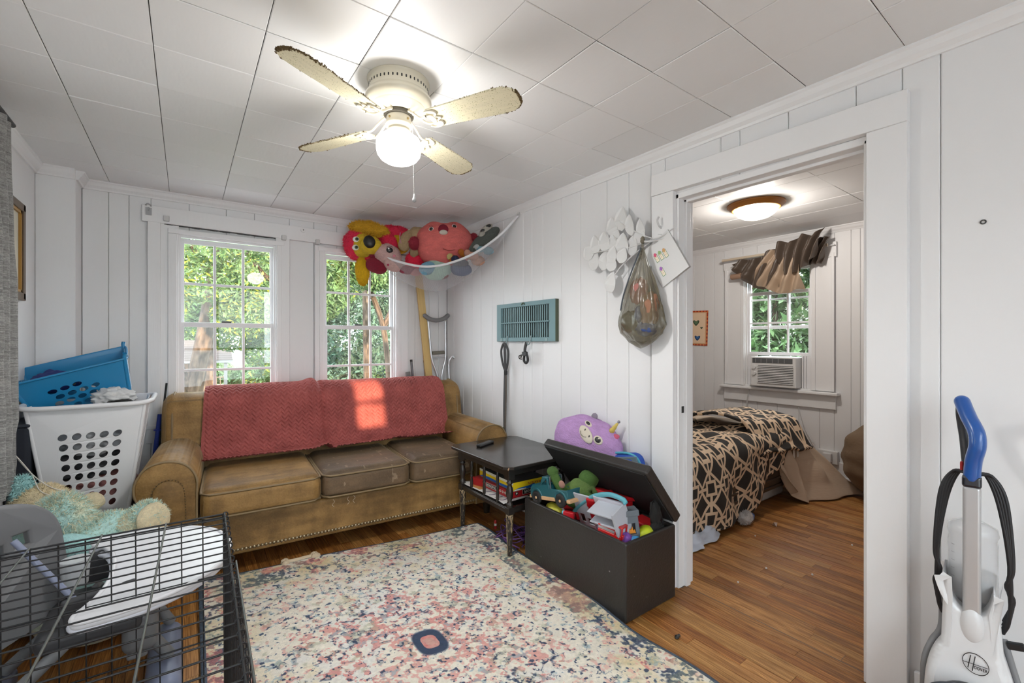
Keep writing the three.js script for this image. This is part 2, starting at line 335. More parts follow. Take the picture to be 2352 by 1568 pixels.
// ---- double-hung windows, three panes by two per sash
function dhWindow(name, o, { bottom, top, w, meet, upMid, loMid, cols = 3, sashes }) {
  // local frame: x across 0..w, y absolute, z towards the room; o = placing function
  const g = structG(name), P = (nm, gs, m, par = g) => { const q = join(gs); o(q); return obj(nm, q, m, par); };
  const f = 0.03;
  P('window_frame', [rbx(-0.03, 0, bottom, top, -0.10, 0.0, 0.003), rbx(w, w + 0.03, bottom, top, -0.10, 0.0, 0.003), rbx(-0.03, w + 0.03, top, top + 0.03, -0.10, 0.0, 0.003), rbx(-0.03, w + 0.03, bottom - 0.03, bottom, -0.10, 0.01, 0.003),
    bx(0, 0.012, bottom, top, -0.016, -0.002), bx(w - 0.012, w, bottom, top, -0.016, -0.002), bx(0.0125, w - 0.0125, top - 0.012, top, -0.016, -0.002)], mTrim);
  const mk = (y0, y1, mid, z0, z1) => {
    const sw = f, mw = 0.018, s = P('sash', [rbx(0.002, sw, y0, y1, z0, z1, 0.003), rbx(w - sw, w - 0.002, y0, y1, z0, z1, 0.003), rbx(sw - 0.004, w - sw + 0.004, y1 - 0.034, y1 - 0.0005, z0 + 0.001, z1 - 0.001, 0.003), rbx(sw - 0.004, w - sw + 0.004, y0 + 0.0005, y0 + 0.034, z0 + 0.001, z1 - 0.001, 0.003)], mWhiteVinyl);
    const zm = (z0 + z1) / 2, gw = (w - 2 * sw);
    for (let c = 1; c < cols; c++) P('muntin', [rbx(sw + gw * c / cols - mw / 2, sw + gw * c / cols + mw / 2, y0 + 0.03, y1 - 0.03, zm - 0.008, zm + 0.008, 0.004)], mWhiteVinyl, s);
    P('muntin', [rbx(sw - 0.002, w - sw + 0.002, mid - mw / 2, mid + mw / 2, zm - 0.0079, zm + 0.0079, 0.004)], mWhiteVinyl, s);
    const ys = [y0 + 0.034, mid, y1 - 0.034];
    for (let c = 0; c < cols; c++) for (let r = 0; r < 2; r++) P('pane', [bx(sw + gw * c / cols, sw + gw * (c + 1) / cols, ys[r], ys[r + 1], zm - 0.0015, zm + 0.0015)], mGlass, s);
  };
  if (sashes) sashes.forEach((q) => mk(...q)); else { mk(meet - 0.012, top - 0.01, upMid, -0.075, -0.047); mk(bottom + 0.002, meet + 0.022, loMid, -0.046, -0.018); }
  P('sash_lock', [rbx(w * 0.47 - 0.03, w * 0.47 + 0.03, meet + 0.022, meet + 0.034, -0.045, -0.025, 0.003)], M(L(0.08, 0.08, 0.08), 0.5), g);
  return { g, P };
}
const placeBack = (x) => basis(V(1, 0, 0), V(0, 1, 0), V(0, 0, 1), V(x, 0, BZ + 0.01));
{
  const a = dhWindow('window_1', placeBack(W1[0] + 0.012), { bottom: 0.72, top: 2.008, w: W1[1] - W1[0] - 0.024, meet: 1.385, upMid: 1.681, loMid: 1.066 });
  a.P('casing', [rbx(-0.167, -0.0, 0.70, 2.075, -0.01, 0.012, 0.003), rbx(-0.06, -0.012, 0.70, 2.011, 0, 0.024, 0.003), rbx(-0.168, -0.10, 0.70, 2.075, 0, 0.028, 0.003)], mTrim);
  a.P('casing', [rbx(0.598, 0.695, 0.70, 2.07, -0.01, 0.022, 0.003), rbx(0.605, 0.64, 0.70, 2.011, 0, 0.03, 0.003)], mTrim);
  { const ck = []; for (let i = 0; i < 46; i++) { const x = -0.08 + i * 0.0152; ck.push(bx(x, x + 0.0158, 2.071 - 0.0003 * i * 0.2 - (0.002 + 0.0045 * n3(i * 0.6, 1, 2)), 2.0735 - 0.0002 * i * 0.2, -0.008, 0.0125)); } a.P('joint_shade_strip', ck, mGap); }  // ragged dark strip laid in for the shade of a gap
  a.P('head_stop', [rbx(-0.06, 0.66, 2.012, 2.045, -0.01, 0.024, 0.003)], mTrim);
  const b = dhWindow('window_2', placeBack(W2[0] + 0.012), { bottom: 0.72, top: 2.002, w: W2[1] - W2[0] - 0.024, meet: 1.385, upMid: 1.681, loMid: 1.066 });
  b.P('casing', [rbx(-0.075, -0.0, 0.70, 2.05, -0.01, 0.022, 0.003), rbx(-0.04, -0.01, 0.70, 2.006, 0, 0.03, 0.003)], mTrim);
  b.P('casing', [rbx(0.606, 0.72, 0.70, 2.05, -0.01, 0.022, 0.003), rbx(0.62, 0.65, 0.70, 2.006, 0, 0.03, 0.003)], mTrim);
  b.P('head_stop', [rbx(-0.05, 0.66, 2.008, 2.04, -0.01, 0.024, 0.003)], mTrim);
  struct('trim_8', [at(rbx(0, 2.02, -0.055, 0.055, 0, 0.034, 0.003), -0.235, 2.128, BZ, 0, 0, -0.006)], mTrim);       // long head board over both windows
  struct('trim_9', [rbx(-0.235, 1.66, 0.682, 0.712, BZ - 0.005, BZ + 0.06, 0.008), rbx(-0.215, 1.64, 0.585, 0.682, BZ - 0.005, BZ + 0.018, 0.003)], mTrim); // stool and apron
}
{
  const c = dhWindow('window_3', basis(V(0, 0, 1), V(0, 1, 0), V(-1, 0, 0), V(FX - 0.01, 0, W3[0] + 0.01)), { bottom: 0.81, top: 2.035, w: W3[1] - W3[0] - 0.02, meet: 1.77, sashes: [[1.40, 2.025, 1.71, -0.075, -0.047], [1.125, 1.79, 1.462, -0.046, -0.018]] });
  c.P('casing', [rbx(-0.225, -0.004, 0.80, 2.10, -0.01, 0.016, 0.003), rbx(-0.225, -0.20, 0.80, 2.10, 0, 0.026, 0.003), rbx(-0.045, -0.012, 0.80, 2.06, 0, 0.028, 0.003)], mTrim);
  c.P('casing', [rbx(0.624, 0.82, 0.80, 2.10, -0.01, 0.016, 0.003), rbx(0.795, 0.82, 0.80, 2.10, 0, 0.026, 0.003), rbx(0.632, 0.665, 0.80, 2.06, 0, 0.028, 0.003)], mTrim);
  c.P('head_casing', [rbx(-0.24, 0.835, 2.06, 2.20, -0.01, 0.024, 0.003)], mTrim);
  c.P('stool', [rbx(-0.265, 0.86, 0.765, 0.795, -0.01, 0.075, 0.010)], mTrim); c.P('apron', [rbx(-0.235, 0.83, 0.635, 0.765, -0.01, 0.020, 0.003)], mTrim);
  c.P('filler_panel', [rbx(0.0, 0.11, 0.81, 1.125, -0.03, -0.02, 0.002), rbx(0.53, 0.62, 0.81, 1.125, -0.03, -0.02, 0.002), rbx(0.54, 0.552, 0.81, 1.125, -0.02, 0.0, 0.002), rbx(0.565, 0.577, 0.81, 1.125, -0.02, 0.0, 0.002)], mWhiteVinyl);
}
// left wall openings: plain frames with panes; front door light
WL.forEach((h, i) => {
  const g = structG('window_' + (5 + i));
  obj('window_frame', [rbx(LX - 0.1, LX + 0.015, h[2] - 0.05, h[2], h[0] - 0.06, h[1] + 0.06), rbx(LX - 0.1, LX + 0.015, h[3], h[3] + 0.06, h[0] - 0.06, h[1] + 0.06), rbx(LX - 0.1, LX + 0.015, h[2], h[3], h[0] - 0.06, h[0]), rbx(LX - 0.1, LX + 0.015, h[2], h[3], h[1], h[1] + 0.06), rbx(LX - 0.07, LX - 0.03, h[2], h[3], (h[0] + h[1]) / 2 - 0.02, (h[0] + h[1]) / 2 + 0.02)], mTrim, g);
});
WG.forEach((h, i) => {  // frames for the added pair of fill windows
  const g = structG('window_' + (8 + i)), z0 = FZ - 0.015, z1 = FZ + 0.1, c = (h[0] + h[1]) / 2, m = (h[2] + h[3]) / 2;
  obj('window_frame', [rbx(h[0] - 0.05, h[1] + 0.05, h[2] - 0.05, h[2], z0, z1), rbx(h[0] - 0.05, h[1] + 0.05, h[3], h[3] + 0.05, z0, z1), rbx(h[0] - 0.05, h[0], h[2], h[3], z0, z1), rbx(h[1], h[1] + 0.05, h[2], h[3], z0, z1), rbx(c - 0.015, c + 0.015, h[2], h[3], FZ + 0.03, FZ + 0.06), rbx(h[0], h[1], m - 0.02, m + 0.02, FZ + 0.03, FZ + 0.06)], mTrim, g);
});
{
  const g = structG('window_7');
  obj('window_frame', [rbx(WF[0] - 0.03, WF[0] + 0.02, WF[2] - 0.03, WF[3] + 0.03, FZ - 0.01, FZ + 0.1), rbx(WF[1] - 0.02, WF[1] + 0.03, WF[2] - 0.03, WF[3] + 0.03, FZ - 0.01, FZ + 0.1), rbx(WF[0], WF[1], WF[2] - 0.03, WF[2] + 0.02, FZ - 0.01, FZ + 0.1), rbx(WF[0], WF[1], WF[3] - 0.02, WF[3] + 0.03, FZ - 0.01, FZ + 0.1), rbx(WF[0], WF[1], (WF[2] + WF[3]) / 2 - 0.016, (WF[2] + WF[3]) / 2 + 0.016, FZ + 0.03, FZ + 0.06)], mTrim, g);
  obj('pane', [bx(WF[0], WF[1], WF[2], WF[3], FZ + 0.043, FZ + 0.046)], mGlass, g);
}
// ================= LAMPS =================
{ // ceiling fan with one schoolhouse globe
  const cx = 0.68, cz = -1.69, t = thing('ceiling_fan', 'cream four-blade ceiling fan with dusty blades and one lit globe', 'ceiling fan', [cx, CY, cz]);
  const mCream = MP(L(0.66, 0.61, 0.49), 0.3, { clearcoat: 0.3 });
  const body = lathe([[0.0, 0], [0.120, 0], [0.120, -0.008], [0.114, -0.012], [0.114, -0.052], [0.118, -0.056], [0.126, -0.066], [0.128, -0.078], [0.120, -0.092], [0.104, -0.102], [0.101, -0.104], [0.099, -0.107], [0.078, -0.120], [0.066, -0.124], [0.0, -0.124]], 48);
  obj('motor_housing', body, mCream, t);
  const vents = []; for (let i = 0; i < 44; i++) { const a = i / 44 * 2 * PI, g = new THREE.CapsuleGeometry(0.0028, 0.006, 3, 8); g.scale(1, 1, 0.5); at(g, Math.sin(a) * 0.114, -0.033, Math.cos(a) * 0.114, 0, a, 0); vents.push(g); }
  obj('vent_slots', vents, mBlack, t);
  obj('motor_ring', lathe([[0, -0.124], [0.058, -0.124], [0.058, -0.136], [0.05, -0.140], [0, -0.140]], 32), M(L(0.10, 0.09, 0.07), 0.4, { metalness: 0.4 }), t);
  const kit = obj('light_kit', lathe([[0, -0.138], [0.047, -0.138], [0.048, -0.142], [0.048, -0.166], [0.052, -0.170], [0.052, -0.176], [0.038, -0.184], [0.037, -0.190], [0.046, -0.194], [0.046, -0.204], [0, -0.204]], 32), mCream, t);
  const mBrass = M(L(0.35, 0.25, 0.1), 0.35, { metalness: 0.8 }); for (let i = 0; i < 4; i++) { const a = i * PI / 2 + 0.4; obj('screw', at(sph(0.0045, 8, 6), Math.sin(a) * 0.049, -0.155, Math.cos(a) * 0.049), mBrass, kit); }
  // globe: glowing glass, the bulb's light sits inside it
  const glow = M(L(0.9, 0.9, 0.88), 0.3, { emissive: L(1, 0.97, 0.92), emissiveIntensity: 6 });
  obj('globe', lathe([[0.040, -0.170 - 0.028], [0.044, -0.204], [0.060, -0.212], [0.080, -0.226], [0.0865, -0.245], [0.0865, -0.268], [0.082, -0.288], [0.070, -0.304], [0.052, -0.315], [0.028, -0.322], [0.0, -0.324]], 40), glow, t);
  const lamp = new THREE.PointLight(L(1, 0.98, 0.95), 0.44, 0, 2); lamp.position.set(0, -0.262, 0); lamp.castShadow = true; lamp.shadow.radius = 3.6; lamp.name = 'fan_bulb'; t.add(lamp);
  // the LED bulb hangs base up, so most of its light leaves sideways and down
  const down = new THREE.SpotLight(L(1, 0.98, 0.95), 1.55, 0, 1.54, 0.35, 2); down.position.set(0, -0.262, 0); down.target.position.set(0, -2, 0); down.castShadow = true; down.shadow.radius = 3.6; down.name = 'fan_bulb_down'; t.add(down, down.target);
  // blades
  const bladeTex = tex(128, 512, (u, v) => { const s = fbm(u, v, 40, 3, 3, 7), d = fbm(u, v, 60, 200, 2, 8); const e = Math.min(u, 1 - u), spot = (d > 0.80 - 0.1 * step(0.12, 0.0, e)) ? 0.5 : 1; return [0.90 * (0.96 + 0.06 * s) * spot, 0.875 * (0.955 + 0.06 * s) * spot, 0.76 * (0.95 + 0.06 * s) * spot * spot]; });
  const mBlade = M(L(1, 1, 1), 0.45, { map: bladeTex }), mDust = M(L(0.13, 0.085, 0.035), 1);
  const half = [[0.150, 0.040], [0.158, 0.047], [0.30, 0.054], [0.43, 0.060], [0.478, 0.058], [0.502, 0.046], [0.516, 0.030], [0.520, 0.012]];
  const outline = [...half, ...half.slice().reverse().map(([x, y]) => [x, -y])];
  for (let k = 0; k < 4; k++) {
    const b = grp('blade', t), g = ext(shapeOf(outline), 0.006, 0.0012, 1); g.rotateX(PI / 2);
    const p = g.attributes.position, u = g.attributes.uv; for (let i = 0; i < p.count; i++) u.setXY(i, p.getZ(i) / 0.13 + 0.5, p.getX(i) / 0.55 + k * 0.13);
    const pitch = 0.22, place = (q) => { q.rotateX(-pitch); q.translate(0, -0.172, 0); return q; };
    obj('blade_board', place(g), mBlade, b);
    // dust felt along the leading edge and tip
    const dust = []; const c = outline.map(([x, y]) => V(x, 0, y));
    for (let n = 0; n < 420; n++) {
      const s = rnd() < 0.72 ? 6 + rnd() * 3.2 : rnd() * (outline.length - 1), i = Math.floor(s), f = s - i; if (s < 1) continue;
      const q = c[i].clone().lerp(c[Math.min(i + 1, c.length - 1)], f), r = rr(0.0015, 0.0042); if (q.x < 0.2 && rnd() < 0.7) continue;
      dust.push(place(at(new THREE.TetrahedronGeometry(r), q.x + rr(-0.003, 0.003), rr(-0.006, 0.001), q.z * (1 - Math.abs(rr(0, 0.05))), rr(0, 3), rr(0, 3), rr(0, 3), [1.6, 0.7, 1.2])));
    }
    const edgeLine = []; for (let n = 0; n < 150; n++) { const s = n / 149 * (half.length - 1), i = Math.min(Math.floor(s), half.length - 2), f = s - i, x = mix(half[i][0], half[i + 1][0], f), y = mix(half[i][1], half[i + 1][1], f); if (x > 0.21) edgeLine.push(place(at(new THREE.TetrahedronGeometry(rr(0.002, 0.0045)), x, rr(-0.004, 0.0), -y, rr(0, 3), rr(0, 3), rr(0, 3), [1.8, 0.8, 1]))); }
    obj('dust', [...dust, ...edgeLine], mDust, b).userData.kind = 'stuff';
    // scrolled iron
    const iron = [tube([[0.05, -0.128, 0.012], [0.085, -0.150, 0.016], [0.12, -0.176, 0.02], [0.15, -0.180, 0.030]], 0.0045, 20), tube([[0.05, -0.128, -0.012], [0.085, -0.150, -0.016], [0.12, -0.176, -0.02], [0.15, -0.180, -0.030]], 0.0045, 20)];
    const scroll = [[0.135, 0.030], [0.155, 0.042], [0.185, 0.038], [0.192, 0.022], [0.178, 0.012], [0.200, 0], [0.178, -0.012], [0.192, -0.022], [0.185, -0.038], [0.155, -0.042], [0.135, -0.030]];
    iron.push(place(tube(scroll.map(([x, y]) => [x, -0.008, y]), 0.004, 50, 6)), place(tube([[0.14, -0.008, 0.02], [0.165, -0.008, 0.02], [0.175, -0.008, 0.0], [0.165, -0.008, -0.02], [0.14, -0.008, -0.02]], 0.0032, 24, 6)), at(new THREE.BoxGeometry(0.02, 0.004, 0.03), 0.05, -0.126, 0));
    obj('blade_iron', iron, mCream, b);
    b.rotation.y = 29 / 180 * PI + k * PI / 2;
  }
  const ch = []; for (let i = 0; i < 68; i++) ch.push(at(sph(0.0016, 6, 5), 0.035 + i * 0.0001, -0.168 - i * 0.0042, 0.052)); obj('pull_chain', ch, mChrome, t);
  obj('pull_knob', at(lathe([[0, 0.03], [0.003, 0.03], [0.004, 0.022], [0.008, 0.008], [0.0075, 0.001], [0, -0.003]], 16), 0.042, -0.478, 0.052), M(L(0.35, 0.35, 0.35), 0.35, { metalness: 0.3 }), t);
}
{ // bedroom flush light
  const t = thing('ceiling_light', 'round flush ceiling light with stepped wooden rim in the bedroom', 'ceiling light', [3.60, C2, -1.70]);
  obj('wooden_rim', lathe([[0, 0], [0.205, 0], [0.205, -0.012], [0.198, -0.016], [0.192, -0.017], [0.188, -0.027], [0.178, -0.031], [0.173, -0.041], [0.160, -0.046], [0.158, -0.03], [0, -0.03]], 48), M(L(0.42, 0.17, 0.035), 0.35), t);
  obj('glass_bowl', lathe([[0.158, -0.040], [0.150, -0.060], [0.130, -0.084], [0.098, -0.104], [0.055, -0.117], [0, -0.121]], 40), M(L(0.9, 0.88, 0.8), 0.3, { emissive: L(1, 0.93, 0.78), emissiveIntensity: 5 }), t);
  const l = new THREE.PointLight(L(1, 0.93, 0.86), 1.9, 0, 2); l.position.set(0, -0.082, 0); l.castShadow = true; l.shadow.radius = 3; l.name = 'bedroom_bulb'; t.add(l);
}
// ================= SOFA, THROW =================
const SOFA = [-0.21, 0, -2.884], SROT = -0.0715;
const velvetTex = tex(512, 512, (u, v) => {
  const a = fbm(u, v, 3, 3, 4, 21), b = fbm(u, v, 14, 5, 3, 22), c = fbm(u, v, 5, 22, 3, 23), d = fbm(u, v, 120, 120, 2, 24);
  let t = clamp(0.5 + 1.1 * (a - 0.5) + 0.55 * (b - 0.5) + 0.5 * (c - 0.5) + 0.25 * (d - 0.5));
  return [mix(0.40, 0.72, t), mix(0.29, 0.56, t), mix(0.13, 0.33, t)];
});
const velvetWorn = tex(512, 512, (u, v) => {
  const a = fbm(u, v, 4, 4, 4, 31), b = fbm(u, v, 8, 30, 3, 32), d = fbm(u, v, 120, 120, 2, 34), sc = fbm(u, v, 26, 9, 4, 35);
  let t = clamp(0.42 + 0.9 * (a - 0.5) + 0.5 * (b - 0.5) + 0.3 * (d - 0.5)); const lint = sc > 0.76 ? 0.16 : 0;
  return [mix(0.34, 0.56, t) + lint, mix(0.27, 0.45, t) + lint, mix(0.19, 0.33, t) + lint];
});
const clothBump = gtex(256, 256, (u, v) => 0.5 * fbm(u, v, 90, 90, 2, 4) + 0.5 * fbm(u, v, 8, 8, 3, 6));
const velvet = (map, k = 1) => MP(L(k, k, k), 0.62, { map: rep(map, 1.3), bumpMap: rep(clothBump, 2), bumpScale: 0.002, sheen: 0.85, sheenRoughness: 0.45, sheenColor: L(0.75, 0.62, 0.42) });
const mVel = velvet(velvetTex, 0.82), mVelBase = mVel, mWorn = velvet(velvetWorn, 0.75), mPipe = MP(L(0.22, 0.15, 0.075), 0.6, { sheen: 0.3, sheenColor: L(0.6, 0.5, 0.3) });
{
  const t = thing('sofa', 'worn olive brown velvet sofa with rolled arms and nailhead trim', 'sofa', SOFA, SROT);
  const LEN = 2.16;
  obj('base', [tri(displace(rbx(0.09, LEN - 0.09, 0.10, 0.325, -0.90, -0.012, 0.02, 4), () => 0))], mVelBase, t);
  // back: rounded roll extruded along the length, bulging slightly
  const prof = new THREE.Shape(); prof.moveTo(-0.93, 0.12); prof.lineTo(-0.93, 0.81); prof.bezierCurveTo(-0.93, 0.93, -0.84, 0.935, -0.79, 0.93); prof.bezierCurveTo(-0.70, 0.92, -0.665, 0.865, -0.655, 0.79); prof.bezierCurveTo(-0.645, 0.69, -0.62, 0.61, -0.60, 0.48); prof.lineTo(-0.60, 0.12); prof.closePath();
  let back = ext(prof, LEN - 0.08, 0.07, 5, 16); back.applyMatrix4(new THREE.Matrix4().makeBasis(V(0, 0, 1), V(0, 1, 0), V(1, 0, 0)).setPosition(0.035, 0, 0)); // shape x->z, extrude->x (mirrored basis is fixed below)
  { const p = back.attributes.position; for (let i = 0; i < p.count; i += 3) { for (const k of ['position', 'uv']) { const a = back.attributes[k], s = a.itemSize; for (let c = 0; c < s; c++) { const q = a.array[(i + 1) * s + c]; a.array[(i + 1) * s + c] = a.array[(i + 2) * s + c]; a.array[(i + 2) * s + c] = q; } } } back.deleteAttribute('normal'); back.computeVertexNormals(); back = toCreasedNormals(back, 1.0); }
  obj('back', tri(back), mVel, t);
  for (const x of [0.095, LEN - 0.105]) obj('back_piping', tube([[x, 0.40, -0.60], [x, 0.50, -0.603], [x, 0.67, -0.640], [x, 0.80, -0.660], [x, 0.89, -0.72], [x, 0.932, -0.80], [x, 0.915, -0.88], [x, 0.80, -0.925]], 0.006, 40), mPipe, t);
  // rolled arms
  const armShape = () => { const s = new THREE.Shape(); s.moveTo(0.082, 0.10); s.lineTo(0.082, 0.425); s.bezierCurveTo(0.03, 0.425, 0.0, 0.465, 0.0, 0.535); s.bezierCurveTo(0.0, 0.61, 0.06, 0.662, 0.13, 0.662); s.bezierCurveTo(0.21, 0.662, 0.262, 0.60, 0.262, 0.51); s.lineTo(0.262, 0.10); s.closePath(); return s; };
  const panel = () => { const s = new THREE.Shape(); s.moveTo(0.100, 0.11); s.lineTo(0.100, 0.435); s.bezierCurveTo(0.075, 0.45, 0.068, 0.49, 0.08, 0.525); s.bezierCurveTo(0.10, 0.575, 0.165, 0.58, 0.198, 0.53); s.bezierCurveTo(0.212, 0.50, 0.21, 0.47, 0.21, 0.44); s.lineTo(0.21, 0.11); s.closePath(); return s; };
  for (const m of [0, 1]) {
    const a = grp(m ? 'arm' : 'arm', t), mir = (g) => { if (m) { g.scale(-1, 1, 1); g.translate(LEN, 0, 0); const p = g.attributes, c = clean(g); for (const k of Object.keys(c.attributes)) { const A = c.attributes[k], s = A.itemSize; for (let i = 0; i < A.count; i += 3) for (let q = 0; q < s; q++) { const w = A.array[(i + 1) * s + q]; A.array[(i + 1) * s + q] = A.array[(i + 2) * s + q]; A.array[(i + 2) * s + q] = w; } } g = c; if (g.attributes.normal) { g.deleteAttribute('normal'); g.computeVertexNormals(); g = toCreasedNormals(g, 0.9); } } return g; };
    obj('arm_roll', tri(mir(toCreasedNormals(ext(armShape(), 0.88, 0.014, 3, 20).translate(0, 0, -0.875), 0.9))), mVel, a);
    obj('arm_front', tri(mir(toCreasedNormals(ext(panel(), 0.03, 0.010, 3, 20).translate(0, 0, -0.01), 0.9))), mVelBase, a);
    const pip = (pts, r) => mir(clean(tube(pts, r, 70, 6)));
    obj('arm_piping', [pip([[0.085, 0.11, 0.004], [0.085, 0.40, 0.004], [0.06, 0.432, 0.004], [0.012, 0.478, 0.004], [0.005, 0.56, 0.004], [0.05, 0.635, 0.004], [0.13, 0.657, 0.004], [0.21, 0.632, 0.004], [0.256, 0.56, 0.004], [0.258, 0.46, 0.004], [0.258, 0.11, 0.004]], 0.0055)], mPipe, a);
    const st = []; const sc = new THREE.CatmullRomCurve3([[0.100, 0.12], [0.100, 0.43], [0.072, 0.48], [0.082, 0.53], [0.115, 0.562], [0.165, 0.562], [0.198, 0.53], [0.21, 0.45], [0.21, 0.12]].map(([x, y]) => V(x, y, 0.018)));
    for (let i = 0; i < 70; i++) { const q = sc.getPointAt(i / 69); st.push(mir(clean(at(sph(0.0032, 6, 4), q.x, q.y, q.z)))); } const nn = obj('arm_nails', st, M(L(0.12, 0.08, 0.04), 0.4, { metalness: 0.5 }), a); nn.userData.kind = 'stuff';
  }
  // loose seat cushions
  const cush = (x0, x1, mat, zf, dy) => {
    const w = x1 - x0, g0 = new RoundedBoxGeometry(w, 0.165, 0.70, 10, 0.052);
    const g = displace(g0, (p, n) => { const a = 1 - Math.pow(Math.abs(2 * p.x / w), 2.5), b = 1 - Math.pow(Math.abs(2 * p.z / 0.70), 2.5); const nz = (n3(p.x * 9 + x0 * 30, p.y * 9, p.z * 9) - 0.5) * 0.012; return (n.y > 0.5 ? 0.034 : n.y < -0.5 ? 0.0 : 0.018) * Math.max(0, a * (Math.abs(n.y) > 0.5 ? b : 1)) + nz; });
    const c = grp('seat_cushion', t); c.position.set((x0 + x1) / 2, 0.405 + dy, zf - 0.35); c.rotation.y = rr(-0.01, 0.01);
    obj('cushion_cover', tri(g), mat, c);
    const loop = (y) => { const hw = w / 2 - 0.018, hz = 0.335, r = 0.04, pts = []; for (const [sx, sz] of [[1, 1], [-1, 1], [-1, -1], [1, -1]]) { const q = sx * sz > 0 ? [[1, 0], [0.7, 0.7], [0, 1]] : [[0, 1], [0.7, 0.7], [1, 0]]; for (const [cx, cz] of q) pts.push([sx * (hw - r + cx * (r + 0.014)), y + 0.003 * Math.sin(pts.length * 1.7), sz * (hz - r + cz * (r + 0.014))]); } return tube(pts, 0.0058, 90, 6, true, 0.3); };
    obj('cushion_piping', [loop(0.062)], mPipe, c); obj('cushion_piping', [loop(-0.064)], mPipe, c);
  };
  cush(0.268, 0.862, mVel, 0.035, 0.0); cush(0.868, 1.412, mWorn, 0.02, 0.0); cush(1.420, 1.892, mWorn, 0.012, 0.0);
  const nails = []; for (let x = 0.11; x < LEN - 0.1; x += 0.0195) nails.push(at(sph(0.0094, 8, 6), x, 0.130, -0.008, 0, 0, 0, [1, 1, 0.7]));
  obj('nailhead_trim', nails, M(L(0.34, 0.27, 0.17), 0.3, { metalness: 0.75 }), t).userData.kind = 'stuff';
  for (const [x, z] of [[0.14, -0.06], [LEN - 0.14, -0.06], [0.14, -0.84], [LEN - 0.14, -0.84]]) obj('foot', at(cyl(0.022, 0.032, 0.11, 14), x, 0, z), M(L(0.03, 0.02, 0.012), 0.5), t);
  // loose threads and lint
  for (const [x, y, c] of [[0.93, 0.318, 1], [1.02, 0.318, -1], [1.05, 0.32, 1], [1.25, 0.39, 1]]) obj('loose_thread', tube([[x, y, 0.004], [x + 0.008 * c, y - 0.012, 0.012], [x - 0.004 * c, y - 0.03, 0.006], [x + 0.006 * c, y - 0.045, 0.006]], 0.0011, 16, 5), M(L(0.6, 0.5, 0.38), 0.9), t);
}
{ // chevron throw over the back
  const t = thing('throw_blanket', 'dusty red chevron plush throw draped over the sofa back', 'blanket', SOFA, SROT);
  const path = new THREE.CatmullRomCurve3([[-0.955, 0.56], [-0.955, 0.74], [-0.945, 0.87], [-0.90, 0.93], [-0.82, 0.950], [-0.74, 0.938], [-0.675, 0.888], [-0.648, 0.80], [-0.630, 0.70], [-0.605, 0.61], [-0.578, 0.535], [-0.545, 0.512], [-0.50, 0.512], [-0.43, 0.530], [-0.36, 0.540]].map(([z, y]) => V(0, y, z)), false, 'catmullrom', 0.5);
  const chev = (U, W) => { const per = 0.044, row = 0.030, a = Math.abs(((U / per) % 1 + 1) % 1 - 0.5) * 2, q = ((W / row + a * 0.9) % 1 + 1) % 1; return Math.pow(Math.sin(q * PI), 0.45); };
  const LU = 1.64, LW = path.getLength();
  const fn = (u, v) => {
    const endv = 0.992 - 0.03 * (0.5 + 0.5 * Math.sin(u * 9 + 1)) - 0.012 * u, s = clamp(v * endv), q = path.getPointAt(s), tn = path.getTangentAt(s), nz = V(0, tn.z, -tn.y); // outwards
    const slant = mix(-0.02, 0.03, v); let x = 0.272 + u * (LU + 0.05 * v) + slant * (u - 0.5) - 0.02 * v;
    const crease = -0.020 * Math.exp(-Math.pow((u - 0.40 - 0.05 * v) / 0.012, 2)) + 0.022 * Math.exp(-Math.pow((u - 0.375 - 0.05 * v) / 0.03, 2)) + 0.010 * Math.exp(-Math.pow((u - 0.72 + 0.1 * (1 - v)) / 0.03, 2)) * step(0.3, 0.6, v);
    const hem = Math.min(u, 1 - u) * LU, hm = hem < 0.02 ? 0.6 : 1;
    const h = 0.010 + 0.012 * chev(x, s * LW) * hm + crease + 0.006 * (n3(x * 6, s * 6, 2) - 0.3);
    return V(x, q.y + nz.y * h, q.z + nz.z * h);
  };
  const mThrow = MP(L(1, 1, 1), 0.75, { sheen: 0.9, sheenRoughness: 0.4, sheenColor: L(0.75, 0.35, 0.32), map: tex(256, 256, (u, v) => { const a = fbm(u, v, 6, 6, 4, 61), b = fbm(u, v, 90, 90, 2, 62), t = clamp(a * 0.7 + b * 0.4 - 0.05); return [mix(0.50, 0.72, t), mix(0.225, 0.38, t), mix(0.215, 0.36, t)]; }), side: THREE.DoubleSide });
  obj('blanket', sheet(fn, 520, 330, 0, [3, 2.4]), mThrow, t);
}
